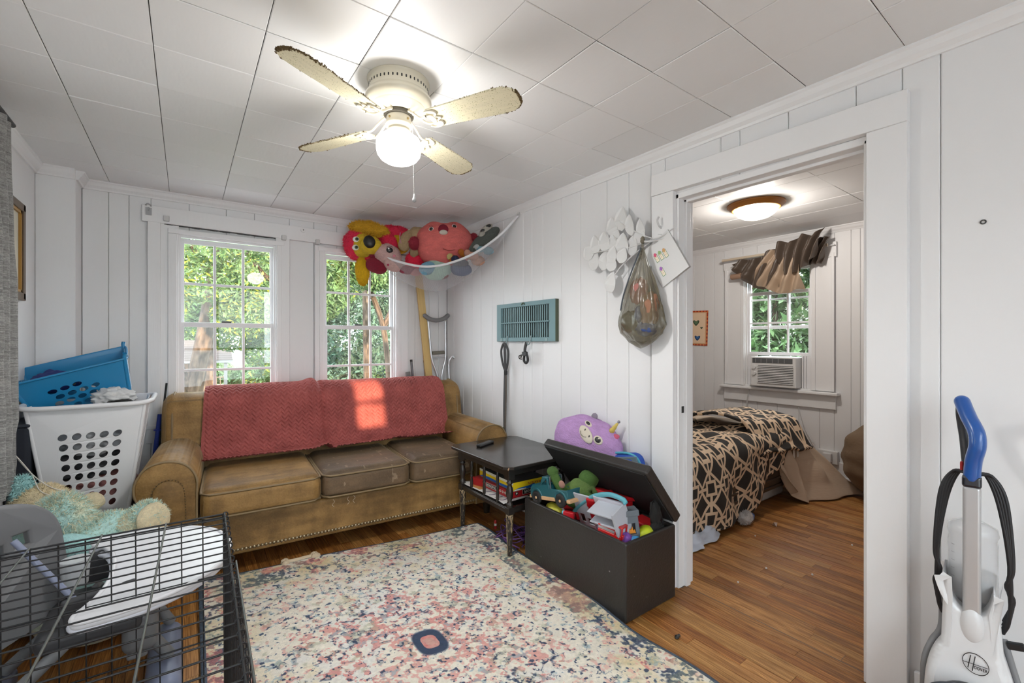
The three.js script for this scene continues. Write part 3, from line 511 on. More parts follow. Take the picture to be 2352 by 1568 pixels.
// ================= RUG =================
{
  const W = 1024, Hh = 1408;
  const rugMap = tex(W, Hh, (u, v) => {
    const px = (u - 0.5) * 1.54, py = (v - 0.5) * 2.12, mx = Math.abs(px), my = Math.abs(py), r = Math.hypot(px * 1.0, py * 0.9), an = Math.atan2(my, mx);
    const wear = fbm(u, v, 5, 7, 4, 1), w2 = fbm(u, v, 24, 32, 3, 2), fine = fbm(u, v, 160, 220, 2, 3), fs = fbm(u, v, 90, 124, 2, 4);
    const sx = mx * 9.5, sy = my * 9.5; // mirrored pattern fields
    const f1 = n3(sx * 2.3 + 3, sy * 2.3, 1) * 0.6 + n3(sx * 5.1, sy * 5.1 + 7, 2) * 0.4, f2 = n3(sx * 3.1 + 9, sy * 3.1 + 4, 5) * 0.6 + n3(sx * 7.5, sy * 7.5, 6) * 0.4, f3 = n3(sx * 2.0 + 20, sy * 2.0 + 14, 9);
    // ground: cream, drifting to yellow beige and pale grey
    let c = [0.92, 0.89, 0.83]; const rim = Math.max(mx / 0.77, my / 1.06), beige = step(0.50, 0.72, rim * 0.42 + wear * 0.5 + (f3 - 0.5) * 0.16); c = [mix(c[0], 0.86, beige), mix(c[1], 0.79, beige), mix(c[2], 0.635, beige)];
    const pale = step(0.5, 0.68, w2 * 0.4 + wear * 0.6); c = c.map((q, i) => mix(q, [0.89, 0.88, 0.86][i], pale * 0.8));
    const paint = (col, a) => { c = c.map((q, i) => mix(q, col[i], a)); };
    const grainy = (edge) => clamp((edge + (fs - 0.5) * 1.5 + (fine - 0.5) * 1.1) * 4);
    const star = 0.36 + 0.07 * Math.cos(an * 8) + 0.04 * Math.cos(an * 16 + 1), coral = [0.82, 0.47, 0.45], navy = [0.20, 0.26, 0.36], blue = [0.57, 0.67, 0.71], sage = [0.63, 0.64, 0.53];
    // coral medallion petals
    const inMed = step(star + 0.1, star - 0.08, r), petals = f1 - 0.69 + 0.20 * inMed - 0.12 * step(0.45, 0.75, r);
    paint(coral, grainy(petals * 2.2) * (0.3 + 0.55 * wear));
    paint([0.86, 0.62, 0.58], grainy((n3(sx * 4 + 40, sy * 4, 3) - 0.70) * 2) * 0.5);
    // blue and sage patches
    paint(blue, grainy((f2 - 0.70) * 2.4) * 0.6); paint(sage, grainy((n3(sx * 2.6, sy * 2.6 + 30, 12) - 0.74) * 2.2) * 0.4);
    // navy outlines: thin bands of the fields broken up by wear
    const band = (f, m, w) => 1 - clamp(Math.abs(f - m) / w), broken = clamp((fs - 0.44) * 6) * clamp((w2 * 0.5 + wear * 0.5 - 0.40) * 6);
    paint(navy, clamp(band(f1, 0.50, 0.019) * 1.6 - 0.2) * broken); paint(navy, clamp(band(f2, 0.60, 0.02) * 1.6 - 0.2) * broken * 0.9);
    paint(navy, clamp(1 - Math.abs(r - star) / 0.012) * broken * 0.9);
    paint(navy, grainy((n3(sx * 11 + 5, sy * 11 + 60, 20) - 0.80) * 3) * clamp((fs - 0.4) * 5) * 0.85);
    // outer border zone busier
    const bd = Math.max(mx / 0.77, my / 1.06); if (bd > 0.80) { paint(navy, grainy((n3(px * 18, py * 18, 4) - 0.60) * 2.2 + 0.02) * 0.8 * clamp((fs - 0.36) * 5)); paint(coral, grainy((n3(px * 15 + 9, py * 15, 5) - 0.66) * 2.2) * 0.6); paint(sage, grainy((n3(px * 9 + 3, py * 9, 7) - 0.55) * 2) * 0.4); }
    // centre rosette
    const q = Math.max(Math.abs(px + py * 0.25), Math.abs(py)) ; const rq = Math.pow(Math.pow(Math.abs(px / 0.062), 3) + Math.pow(Math.abs(py / 0.085), 3), 1 / 3);
    if (rq < 1.05) { c = c.map((z, i) => mix(z, navy[i], clamp((1.05 - rq) * 8) * 0.95)); if (rq < 0.52) c = coral.map((z, i) => mix(z, [0.82, 0.66, 0.62][i], fs)); if (rq < 0.3) c = [0.80, 0.62, 0.58]; }
    // bound edge
    const e = Math.min(0.77 - mx, 1.06 - my); if (e < 0.018) c = [0.29, 0.34, 0.40].map((z) => z * (0.8 + 0.4 * fs));
    const d = 1.03 + 0.12 * (fine - 0.5); return c.map((z) => z * d);
  });
  const cr = [[0.055, -2.865], [1.635, -2.635], [1.565, -0.55], [0.035, -0.78]]; // far left, far right, near right, near left
  const g = sheet((u, v) => { const a = [0, 1].map((k) => mix(mix(cr[0][k], cr[1][k], u), mix(cr[3][k], cr[2][k], u), v)); const e = Math.min(u, 1 - u, v * 1.4, (1 - v) * 1.4);
    const wave = 0.004 * n3(a[0] * 5, 0, a[1] * 5) + 0.006 * Math.max(0, n3(a[0] * 2 + 5, 3, a[1] * 2) - 0.55) + (u > 0.97 ? 0.004 * Math.sin(v * 26) : 0);
    return V(a[0] + (u > 0.9 ? 0.010 * Math.sin(v * 17) * (u - 0.9) * 10 : 0), 0.0095 + wave - 0.004 * step(0.012, 0, e), a[1] + 0.006 * Math.sin(u * 11) * (v < 0.1 ? 1 - v * 10 : 0)); }, 150, 190, 0.007, [1, 1]);
  // sheet runs far->near with left->right, faces up
  const pileBump = gtex(512, 512, (u, v) => fbm(u, v, 180, 180, 2, 41));
  const rug = obj('area_rug', g, M(L(1, 1, 1), 0.95, { map: rugMap, bumpMap: rep(pileBump, 5, 7), bumpScale: 0.003, side: THREE.DoubleSide }));
  tag(rug, 'distressed cream coral and navy medallion rug with dark bound edge', 'rug');
}
// ================= END TABLE AND WHAT IS ON IT =================
const mDarkWood = MP(L(0.022, 0.018, 0.016), 0.3, { clearcoat: 0.25, clearcoatRoughness: 0.3, roughnessMap: gtex(256, 256, (u, v) => 0.55 + 0.45 * fbm(u, v, 6, 6, 4, 15)) });
const chipTex = tex(256, 256, (u, v) => { const a = fbm(u, v, 40, 30, 3, 17), b = fbm(u, v, 7, 5, 3, 18); const c = a > 0.70 - 0.24 * clamp((b - 0.40) * 3) ? 1 : 0; return c ? [0.70, 0.61, 0.47] : [0.17, 0.145, 0.13]; });
const mChipped = M(L(1, 1, 1), 0.45, { map: chipTex });
{
  const t = thing('end_table', 'black turned-leg end table with chipped paint and spindle sides', 'table', [1.455, 0, -2.735]);
  const TX = 0.56, TZ = 0.70, TH = 0.560; // local: x 0..TX, z 0..TZ
  const c = 0.045, top = ext(shapeOf([[c, 0], [TX - c, 0], [TX, c], [TX, TZ - c], [TX - c, TZ], [c, TZ], [0, TZ - c], [0, c]]), 0.020, 0.005, 3);
  top.rotateX(PI / 2); top.translate(0, TH, 0); obj('tabletop', tri(top), mDarkWood, t);
  obj('tabletop_wear', [at(rbx(-0.030, 0.030, -0.004, 0.004, -0.0025, 0.0025, 0.001), c / 2 + 0.002, TH - 0.010, TZ - c / 2 + 0.002, 0, PI / 4, 0)], M(L(0.42, 0.26, 0.14), 0.7), t);
  const lx = [0.075, TX - 0.075], lz = [0.065, TZ - 0.085];
  obj('apron', [rbx(0.055, 0.075, 0.485, 0.541, 0.05, TZ - 0.07)], mDarkWood, t); obj('apron', [rbx(TX - 0.075, TX - 0.055, 0.485, 0.541, 0.05, TZ - 0.07)], mDarkWood, t);
  obj('apron', [rbx(0.06, TX - 0.06, 0.485, 0.541, 0.045, 0.065)], mDarkWood, t); obj('apron', [rbx(0.06, TX - 0.06, 0.485, 0.541, TZ - 0.095, TZ - 0.075)], mDarkWood, t);
  const legUp = lathe([[0, 0.30], [0.019, 0.30], [0.022, 0.305], [0.019, 0.312], [0.023, 0.318], [0.019, 0.325], [0.012, 0.335], [0.016, 0.352], [0.022, 0.375], [0.021, 0.398], [0.014, 0.425], [0.012, 0.434], [0.019, 0.442], [0.019, 0.447], [0.013, 0.453], [0.017, 0.468], [0.0, 0.47]], 18);
  const legLow = lathe([[0, 0], [0.012, 0], [0.0135, 0.004], [0.0165, 0.09], [0.0215, 0.20], [0.0225, 0.25], [0.021, 0.262], [0.0, 0.263]], 18);
  for (const x of lx) for (const z of lz) { const l = grp('leg', t); l.position.set(x, 0, z); obj('leg_block', [rbx(-0.022, 0.022, 0.465, 0.542, -0.022, 0.022, 0.002)], mDarkWood, l); obj('leg_turning', legUp.clone(), mDarkWood, l); obj('shelf_block', [rbx(-0.021, 0.021, 0.262, 0.302, -0.021, 0.021, 0.002)], mDarkWood, l); obj('leg_lower', legLow.clone(), mChipped, l); }
  obj('shelf', [rbx(0.06, TX - 0.06, 0.272, 0.290, 0.05, TZ - 0.07, 0.004)], mDarkWood, t);
  obj('shelf_rail', [rbx(0.062, 0.088, 0.262, 0.296, 0.06, TZ - 0.08, 0.004)], mDarkWood, t); obj('shelf_rail', [rbx(TX - 0.088, TX - 0.062, 0.262, 0.296, 0.06, TZ - 0.08, 0.004)], mDarkWood, t);
  obj('shelf_rail', [rbx(0.08, TX - 0.08, 0.264, 0.300, TZ - 0.097, TZ - 0.073, 0.006)], mDarkWood, t);
  const sp = lathe([[0, 0.293], [0.0085, 0.293], [0.010, 0.315], [0.0105, 0.345], [0.007, 0.372], [0.0105, 0.378], [0.0105, 0.384], [0.007, 0.390], [0.0105, 0.425], [0.009, 0.455], [0.007, 0.487], [0, 0.488]], 14);
  for (const x of [0.075, TX - 0.075]) for (const z of [0.185, 0.34, 0.49]) { const o = obj('spindle', sp.clone(), mDarkWood, t); o.position.set(x, 0, z); }
  // scalloped bracket under the apron
  for (const s of [1, -1]) { const z = s > 0 ? lz[0] + 0.02 : lz[1] - 0.02, br = new THREE.Shape(); br.moveTo(0, 0); br.lineTo(0, -0.03); br.quadraticCurveTo(0.03, -0.022, 0.045, 0); br.closePath(); const g = ext(br, 0.014); g.applyMatrix4(new THREE.Matrix4().makeRotationY(-s * PI / 2).setPosition(0.07, 0.487, z)); obj('bracket', g, mDarkWood, t); }
}
{ // remote
  const t = thing('remote_control', 'long black remote control lying on the end table', 'remote', [1.66, 0.5605, -2.585], 0.42);
  obj('remote_body', [rbx(-0.085, 0.085, 0, 0.018, -0.021, 0.021, 0.008, 3)], M(L(0.012, 0.012, 0.013), 0.4), t);
  for (let i = 0; i < 9; i++) for (let j = 0; j < 3; j++) obj('button', at(sph(0.0042, 8, 5), -0.068 + i * 0.0165, 0.018, -0.012 + j * 0.012, 0, 0, 0, [1.1, 0.45, 0.8]), M(L(0.10, 0.10, 0.11), 0.5), t);
}
function gameBox(name, label, [w, h, d], pos, turn, lidC, baseC, faces) { // faces: {x: tex, z: tex} printed sides
  const t = thing(name, label, 'board game', pos, turn);
  const mats = (c) => { const side = M(c, 0.4); return [faces.nx ? side : side, faces.nx ? M(L(1, 1, 1), 0.4, { map: faces.nx }) : side, faces.top ?? M(c, 0.4), side, faces.pz ? M(L(1, 1, 1), 0.4, { map: faces.pz }) : side, side]; };
  const lid = new THREE.Mesh(new THREE.BoxGeometry(w, h * 0.9, d).translate(w / 2, h * 0.55, d / 2), mats(lidC)); lid.name = 'box_lid'; lid.castShadow = lid.receiveShadow = true; t.add(lid);
  obj('box_base', [bx(0.004, w - 0.004, 0, h * 0.3, 0.004, d - 0.004)], M(baseC, 0.6), t); return t;
}
{
  const mono = (w, h, full) => canvasTex(w, h, (c) => {
    c.fillStyle = '#b51a20'; c.fillRect(0, 0, w, h); c.fillStyle = '#8e1016'; c.fillRect(0, h * 0.86, w, h * 0.14);
    c.fillStyle = '#1c1c1e'; c.fillRect(w * 0.34, h * 0.14, w * 0.62, h * 0.62); c.strokeStyle = '#f1efe8'; c.lineWidth = h * 0.05; c.strokeRect(w * 0.34, h * 0.14, w * 0.62, h * 0.62);
    c.fillStyle = '#f4f2ec'; c.font = 'bold ' + Math.round(h * 0.50) + 'px sans-serif'; c.textAlign = 'center'; c.textBaseline = 'middle'; c.fillText('MONOPOLY', w * 0.65, h * 0.47, w * 0.58);
    c.fillStyle = '#2a2a2c'; c.beginPath(); c.arc(w * 0.17, h * 0.45, h * 0.26, 0, 7); c.fill(); c.fillStyle = '#e9e3d6'; c.beginPath(); c.arc(w * 0.17, h * 0.42, h * 0.13, 0, 7); c.fill();
  });
  const monoSide = canvasTex(768, 96, (c) => {
    c.fillStyle = '#b51a20'; c.fillRect(0, 0, 768, 96); c.fillStyle = '#1c1c1e'; c.fillRect(250, 16, 250, 54); c.strokeStyle = '#f1efe8'; c.lineWidth = 4; c.strokeRect(250, 16, 250, 54);
    c.fillStyle = '#f4f2ec'; c.font = 'bold 44px sans-serif'; c.textAlign = 'center'; c.textBaseline = 'middle'; c.fillText('MONOPOLY', 375, 45, 235);
    for (const x of [60, 130, 200, 560, 610, 660, 715]) { c.fillStyle = '#f0e6d8'; c.beginPath(); c.arc(x, 46, 17, 0, 7); c.fill(); c.fillStyle = '#7a1116'; c.fillRect(x - 6, 38, 12, 16); }
  });
  gameBox('game_box', 'red MONOPOLY box on the lower shelf of the end table', [0.27, 0.050, 0.40], [1.585, 0.308, -2.595], 0.02, L(0.45, 0.02, 0.025), L(0.6, 0.6, 0.58), { pz: mono(512, 96), nx: monoSide });
  const op = canvasTex(512, 128, (c) => {
    c.fillStyle = '#f2d21c'; c.fillRect(0, 0, 512, 128); c.fillStyle = '#1f63b5'; c.beginPath(); c.moveTo(0, 128); c.bezierCurveTo(120, 60, 200, 120, 330, 60); c.lineTo(360, 128); c.fill(); c.fillStyle = '#f7f3e0'; c.beginPath(); c.moveTo(0, 128); c.bezierCurveTo(90, 90, 150, 128, 200, 112); c.lineTo(200, 128); c.fill();
    c.save(); c.translate(350, 52); c.rotate(PI); c.fillStyle = '#a3242a'; c.font = 'bold 52px sans-serif'; c.textAlign = 'center'; c.textBaseline = 'middle'; c.fillText('OPERATION', 0, 0, 250); c.restore();
  });
  const opSide = canvasTex(512, 96, (c) => { c.fillStyle = '#f2d21c'; c.fillRect(0, 0, 512, 96); c.fillStyle = '#e9e6da'; c.fillRect(0, 0, 512, 30); c.fillStyle = '#1f63b5'; c.beginPath(); c.moveTo(0, 96); c.bezierCurveTo(120, 30, 260, 96, 512, 50); c.lineTo(512, 96); c.fill(); });
  gameBox('game_box', 'yellow game box lying upside down on the red box', [0.25, 0.055, 0.40], [1.612, 0.3585, -2.580], -0.03, L(0.80, 0.60, 0.02), L(0.3, 0.27, 0.2), { pz: op, nx: opSide, top: M(L(0.06, 0.055, 0.05), 0.7) });
  // small items at the left of the shelf
  const sm1 = thing('game_box', 'small red and white card game standing at the shelf front', 'board game', [1.56, 0.2995, -2.62], 0.25); obj('card_box', [rbx(0, 0.018, 0, 0.055, 0, 0.12, 0.002)], M(L(1, 1, 1), 0.5, { map: canvasTex(256, 128, (c) => { c.fillStyle = '#c0262a'; c.fillRect(0, 0, 256, 128); c.fillStyle = '#efe9e0'; c.fillRect(20, 30, 60, 60); c.fillRect(120, 40, 110, 40); }) }), sm1);
  const pp = canvasTex(256, 256, (c) => { c.fillStyle = '#e8e6e2'; c.fillRect(0, 0, 256, 256); c.strokeStyle = '#6c5a78'; c.lineWidth = 5; for (let i = 0; i < 7; i++) { c.beginPath(); c.moveTo(20, 30 + i * 32); c.bezierCurveTo(90, 10 + i * 30, 160, 60 + i * 28, 236, 20 + i * 33); c.stroke(); } c.fillStyle = '#d8a05a'; c.fillRect(20, 150, 60, 60); });
  const pg = thing('paper', 'crumpled white drawing paper under the red game box', 'paper', [1.53, 0.298, -2.68]);
  obj('paper_sheet', sheet((u, v) => V(u * 0.20, 0.004 + 0.006 * n3(u * 6, 0, v * 8), v * 0.50), 20, 40, 0.001), M(L(1, 1, 1), 0.8, { map: pp, side: THREE.DoubleSide }), pg);
}
// things on the floor by the table and under the sofa
{
  const mP = M(L(0.16, 0.07, 0.26), 0.5), t = thing('skipping_cord', 'tangled purple cord heaped on the floor behind the ottoman', 'cord', [1.74, 0, -2.30]);
  for (let k = 0; k < 9; k++) { const pts = []; const a0 = rr(0, 6.3); for (let i = 0; i < 7; i++) { const a = a0 + i * rr(0.5, 1.1), r = rr(0.06, 0.17); pts.push([Math.cos(a) * r * 0.8 - 0.02, 0.008 + rr(0, 0.07) * (i > 0 && i < 6 ? 1 : 0.1), Math.sin(a) * r]); } obj('cord_loop', tube(pts, 0.004, 60, 6), mP, t); }
  obj('cord_tail', tube([[-0.09, 0.006, 0.08], [-0.13, 0.006, 0.14], [-0.15, 0.006, 0.2]], 0.004, 20, 6), mP, t);
  const r = thing('candy_tube', 'small red and white tube standing under the end table', 'toy', [1.70, 0, -2.52]); obj('tube_body', [cyl(0.009, 0.009, 0.05, 14)], M(L(0.5, 0.02, 0.02), 0.4), r); obj('tube_band', at(cyl(0.0095, 0.0095, 0.016, 14), 0, 0.02, 0), M(L(0.7, 0.68, 0.66), 0.5), r); obj('tube_cap', at(cyl(0.010, 0.007, 0.008, 14), 0, 0.05, 0), M(L(0.45, 0.02, 0.02), 0.4), r);
  const rb = thing('red_scrap', 'tiny red scrap on the rug corner by the table leg', 'scrap', [1.595, 0.0145, -2.60], 0.6); obj('scrap', [ext(shapeOf([[0, 0], [0.02, 0.004], [0.028, 0.016], [0.006, 0.014]]), 0.004, 0.001, 1).rotateX(-PI / 2)], M(L(0.6, 0.02, 0.02), 0.5), rb);
  const rl = thing('hair_clip', 'small dark plastic piece on the wooden floor by the rug', 'clip', [1.70, 0, -1.13], 0.3); obj('clip_body', [at(sph(0.012, 12, 8), 0, 0.006, 0, 0, 0, 0, [1.3, 0.5, 0.8]), at(sph(0.006, 8, 6), 0.015, 0.006, 0.004)], M(L(0.02, 0.02, 0.02), 0.4), rl);
}
{
  const t = thing('chew_bone', 'gnawed pale dog bone lying under the sofa front', 'dog bone', [0.535, 0, -2.795], -0.1);
  const g = join([tube([[-0.07, 0.020, 0], [-0.03, 0.019, 0.003], [0.03, 0.019, -0.002], [0.065, 0.021, 0]], 0.012, 24, 12), at(blob(0.026, 0.02, 0.021, { n: 0.12, f: 4 }), 0.078, 0.020, 0.012), at(blob(0.022, 0.019, 0.02, { n: 0.12, f: 4, s: 3 }), 0.072, 0.0195, -0.014), at(blob(0.02, 0.017, 0.02, { n: 0.12, f: 4, s: 5 }), -0.078, 0.0175, 0.012), at(blob(0.022, 0.018, 0.017, { n: 0.12, f: 4, s: 7 }), -0.08, 0.018, -0.012)]);
  obj('bone', g, M(L(0.62, 0.50, 0.35), 0.75, { bumpMap: clothBump, bumpScale: 0.002 }), t);
}
// ================= STORAGE OTTOMAN WITH TOYS =================
const leatherBump = gtex(512, 512, (u, v) => 0.6 * fbm(u, v, 70, 70, 3, 51) + 0.4 * fbm(u, v, 5, 5, 3, 52));
const mLeather = M(L(1, 1, 1), 0.34, { map: tex(512, 512, (u, v) => { const s = fbm(u, v, 60, 40, 2, 53), b = fbm(u, v, 3, 3, 3, 54), k = s > 0.93 ? 0.35 : 0; return [0.175 + k + 0.03 * b, 0.165 + k + 0.03 * b, 0.16 + k + 0.03 * b]; }), bumpMap: rep(leatherBump, 2), bumpScale: 0.0012 });
const mLining = M(L(0.012, 0.012, 0.013), 0.8);
const OT = { x0: 1.594, x1: 1.972, z0: -2.062, z1: -1.318, h: 0.36 };
{
  const { x0, x1, z0, z1, h } = OT, t = thing('storage_ottoman', 'black leather storage ottoman with its lid open, full of toys', 'ottoman', [x0, 0, z0]);
  const w = x1 - x0, d = z1 - z0, k = 0.02;
  const wall = (a, b, c, e) => tri(displace(new RoundedBoxGeometry(b - a, h, e - c, 4, 0.009).translate((a + b) / 2, h / 2, (c + e) / 2), (p) => 0.0025 * (n3(p.x * 14, p.y * 10, p.z * 14) - 0.5)));
  obj('front_panel', [wall(0, k, 0, d)], mLeather, t); obj('rear_panel', [wall(w - k, w, 0, d)], mLeather, t); obj('end_panel', [wall(0.004, w - 0.004, 0, k)], mLeather, t); obj('end_panel', [wall(0.004, w - 0.004, d - k, d)], mLeather, t);
  obj('bottom', [bx(0.01, w - 0.01, 0.004, 0.03, 0.01, d - 0.01)], mLining, t);
  obj('lining', [bx(k, k + 0.003, 0.03, h - 0.012, k, d - k), bx(w - k - 0.003, w - k, 0.03, h - 0.012, k, d - k), bx(k, w - k, 0.03, h - 0.012, k, k + 0.003), bx(k, w - k, 0.03, h - 0.012, d - k - 0.003, d - k)], mLining, t);
  const lid = grp('lid', t); lid.position.set(w + 0.004, h + 0.002, d / 2); lid.rotation.z = -(50 / 180) * PI; // opens about the rear edge
  obj('lid_pad', tri(displace(new RoundedBoxGeometry(w, 0.052, d + 0.006, 6, 0.012).translate(-w / 2, 0.028, 0), (p, n) => n.y > 0.5 ? 0.012 * (1 - Math.pow(Math.abs((p.x + w / 2) / (w / 2)), 3)) * (1 - Math.pow(Math.abs(p.z / (d / 2)), 3)) : 0.002 * (n3(p.x * 20, p.y * 20, p.z * 20) - 0.5))), mLeather, lid);
  obj('lid_lining', [bx(-w + 0.012, -0.012, -0.003, 0.003, -d / 2 + 0.012, d / 2 - 0.012)], mLining, lid);
  obj('lid_strap', [tube([[x1 - x0 - 0.03, h - 0.03, d - 0.05], [x1 - x0 - 0.06, h + 0.05, d - 0.045], [x1 - x0 - 0.09, h + 0.11, d - 0.05]], 0.006, 12, 6)], mBlack, t);
}
// toys heaped in the ottoman
const plushBump = gtex(256, 256, (u, v) => 0.5 * fbm(u, v, 64, 64, 2, 71) + 0.5 * fbm(u, v, 12, 12, 3, 72));
const plushMap = (r, g, b, k = 0.22) => tex(128, 128, (u, v) => { const a = 1 - k / 2 + k * (fbm(u, v, 10, 10, 3, 73) * 0.6 + fbm(u, v, 40, 40, 2, 74) * 0.4); return [r * a, g * a, b * a]; });
const plushM = (r, g, b, o = {}) => MP(L(1, 1, 1), 0.85, { map: rep(plushMap(r, g, b), 3), bumpMap: rep(plushBump, 3), bumpScale: 0.006, sheen: 0.6, sheenRoughness: 0.5, sheenColor: L(r * r, g * g, b * b), ...o });
{
  const b = thing('toy_bin', 'red plastic bin under the other toys inside the ottoman', 'toy bin', [1.783, 0.031, -1.69]);
  obj('bin_wall', [rbx(-0.14, 0.14, 0, 0.215, -0.33, 0.33, 0.02, 3)], MP(L(0.42, 0.012, 0.02), 0.35), b); obj('bin_lid', [rbx(-0.148, 0.148, 0.215, 0.235, -0.338, 0.338, 0.008)], MP(L(0.46, 0.02, 0.025), 0.35), b);
}
{ // pickup
  const t = thing('toy_pickup', 'teal toy pickup truck with tan bumpers on the ottoman edge', 'toy truck', [1.668, 0.372, -1.868], PI / 2 + 0.06); t.rotation.set(0.02, PI / 2 + 0.04, -0.17, 'YXZ'); // nose points to -z... local +x is the nose
  const mT = MP(L(0.015, 0.11, 0.135), 0.35, { clearcoat: 0.3 }), mTan = M(L(0.62, 0.38, 0.20), 0.5);
  const s = new THREE.Shape(); s.moveTo(-0.145, 0.035); s.lineTo(-0.145, 0.085); s.lineTo(-0.01, 0.085); s.lineTo(-0.008, 0.135); s.quadraticCurveTo(0.0, 0.146, 0.02, 0.146); s.quadraticCurveTo(0.045, 0.146, 0.056, 0.112); s.lineTo(0.062, 0.098); s.quadraticCurveTo(0.12, 0.096, 0.142, 0.085); s.quadraticCurveTo(0.152, 0.07, 0.150, 0.035); s.closePath();
  const win = new THREE.Path(); win.moveTo(0.006, 0.104); win.lineTo(0.048, 0.104); win.lineTo(0.038, 0.134); win.lineTo(0.006, 0.136); win.closePath();
  const side = s.clone(); side.holes.push(win);
  obj('cab_side', [ext(side, 0.012, 0.003, 2).translate(0, 0, 0.042)], mT, t); obj('cab_side', [ext(side, 0.012, 0.003, 2).translate(0, 0, -0.054)], mT, t);
  obj('cab_roof', [rbx(-0.008, 0.045, 0.138, 0.147, -0.05, 0.05, 0.004)], mT, t);
  obj('bonnet', [rbx(0.056, 0.148, 0.045, 0.098, -0.05, 0.05, 0.014, 4)], mT, t); obj('bed_floor', [rbx(-0.143, -0.008, 0.04, 0.052, -0.05, 0.05, 0.003)], mT, t); obj('tailgate', [rbx(-0.147, -0.137, 0.04, 0.086, -0.05, 0.05, 0.003)], mT, t); obj('cab_back', [rbx(-0.012, -0.004, 0.05, 0.105, -0.05, 0.05, 0.003)], mT, t);
  obj('roll_bar', [tube([[-0.016, 0.085, 0.044], [-0.016, 0.14, 0.044], [-0.016, 0.15, 0.03], [-0.016, 0.15, -0.03], [-0.016, 0.14, -0.044], [-0.016, 0.085, -0.044]], 0.004, 40, 8)], M(L(0.08, 0.09, 0.1), 0.4), t);
  obj('running_board', [rbx(-0.055, 0.055, 0.022, 0.042, 0.046, 0.060, 0.004)], mTan, t); obj('running_board', [rbx(-0.055, 0.055, 0.022, 0.042, -0.060, -0.046, 0.004)], mTan, t);
  obj('rear_bumper', [rbx(-0.168, -0.140, 0.020, 0.040, -0.058, 0.058, 0.006)], mTan, t); obj('front_bumper', [rbx(0.145, 0.162, 0.022, 0.042, -0.055, 0.055, 0.006)], mTan, t);
  for (const x of [-0.095, 0.098]) for (const z of [-1, 1]) { const a = obj('fender', [new THREE.TorusGeometry(0.042, 0.008, 8, 20, PI).translate(x, 0.034, z * 0.050)], mT, t);
    const w = grp('wheel', t); w.position.set(x, 0.030, z * 0.052); obj('tyre', [new THREE.TorusGeometry(0.025, 0.0125, 12, 28)], M(L(0.015, 0.015, 0.015), 0.7), w); obj('hub', [new THREE.CylinderGeometry(0.018, 0.018, 0.016, 20).rotateX(PI / 2)], mBlack, w); obj('cap', [at(sph(0.0075, 12, 8), 0, 0, z * 0.008, 0, 0, 0, [1, 1, 0.5])], mTan, w); }
}
{ // green dinosaur plush lying on its back
  const t = thing('dinosaur_plush', 'green plush dinosaur sprawled belly up beneath the ottoman lid', 'soft toy', [1.775, 0.418, -1.795], -0.55); t.scale.setScalar(1.22);
  const m = plushM(0.33, 0.47, 0.22), m2 = plushM(0.45, 0.56, 0.30);
  obj('body', [at(blob(0.080, 0.060, 0.068, { n: 0.08 }), 0, 0, 0, 0.3, 0, 0.15)], m, t);
  obj('belly', [at(blob(0.052, 0.03, 0.05, { n: 0.06 }), 0.0, 0.038, 0.022, 0.5, 0, 0)], m2, t);
  const hd = grp('head', t); hd.position.set(0.045, 0.068, -0.005); hd.rotation.set(0.3, 0.3, -0.2);
  obj('skull', [blob(0.048, 0.043, 0.042, { n: 0.06, s: 5 })], m, hd); obj('snout', [at(blob(0.036, 0.026, 0.034, { n: 0.05, s: 2 }), -0.012, -0.028, 0.022)], m, hd);
  obj('collar', [at(new THREE.TorusGeometry(0.03, 0.007, 8, 20), -0.004, -0.036, 0.004, 1.2, 0, 0.2)], M(L(0.28, 0.30, 0.10), 0.8), hd);
  const leg = (pts, r) => join([tube(pts, r, 20, 12), at(sph(r, 12, 10), ...pts[0]), at(blob(r * 1.25, r * 1.1, r * 1.2, { n: 0.06 }), ...pts[pts.length - 1])]);
  obj('leg', leg([[-0.055, 0.0, 0.02], [-0.09, 0.04, 0.015], [-0.115, 0.085, 0.0], [-0.122, 0.105, -0.005]], 0.021), m, t);
  obj('foot_patch', [at(blob(0.014, 0.018, 0.006, { n: 0.02 }), -0.088, 0.058, 0.036, 0, -0.4, 0.3)], M(L(0.38, 0.20, 0.15), 0.85), t);
  obj('leg', leg([[-0.02, -0.01, 0.05], [0.02, 0.012, 0.085], [0.05, -0.01, 0.09]], 0.022), m, t);
  obj('arm', leg([[0.02, 0.03, 0.05], [0.045, 0.045, 0.06], [0.055, 0.03, 0.065]], 0.009), m2, t);
  obj('tail', [tube([[-0.05, -0.02, -0.03], [-0.10, -0.02, -0.045], [-0.14, 0.0, -0.05]], 0.016, 16, 10)], m, t);
}
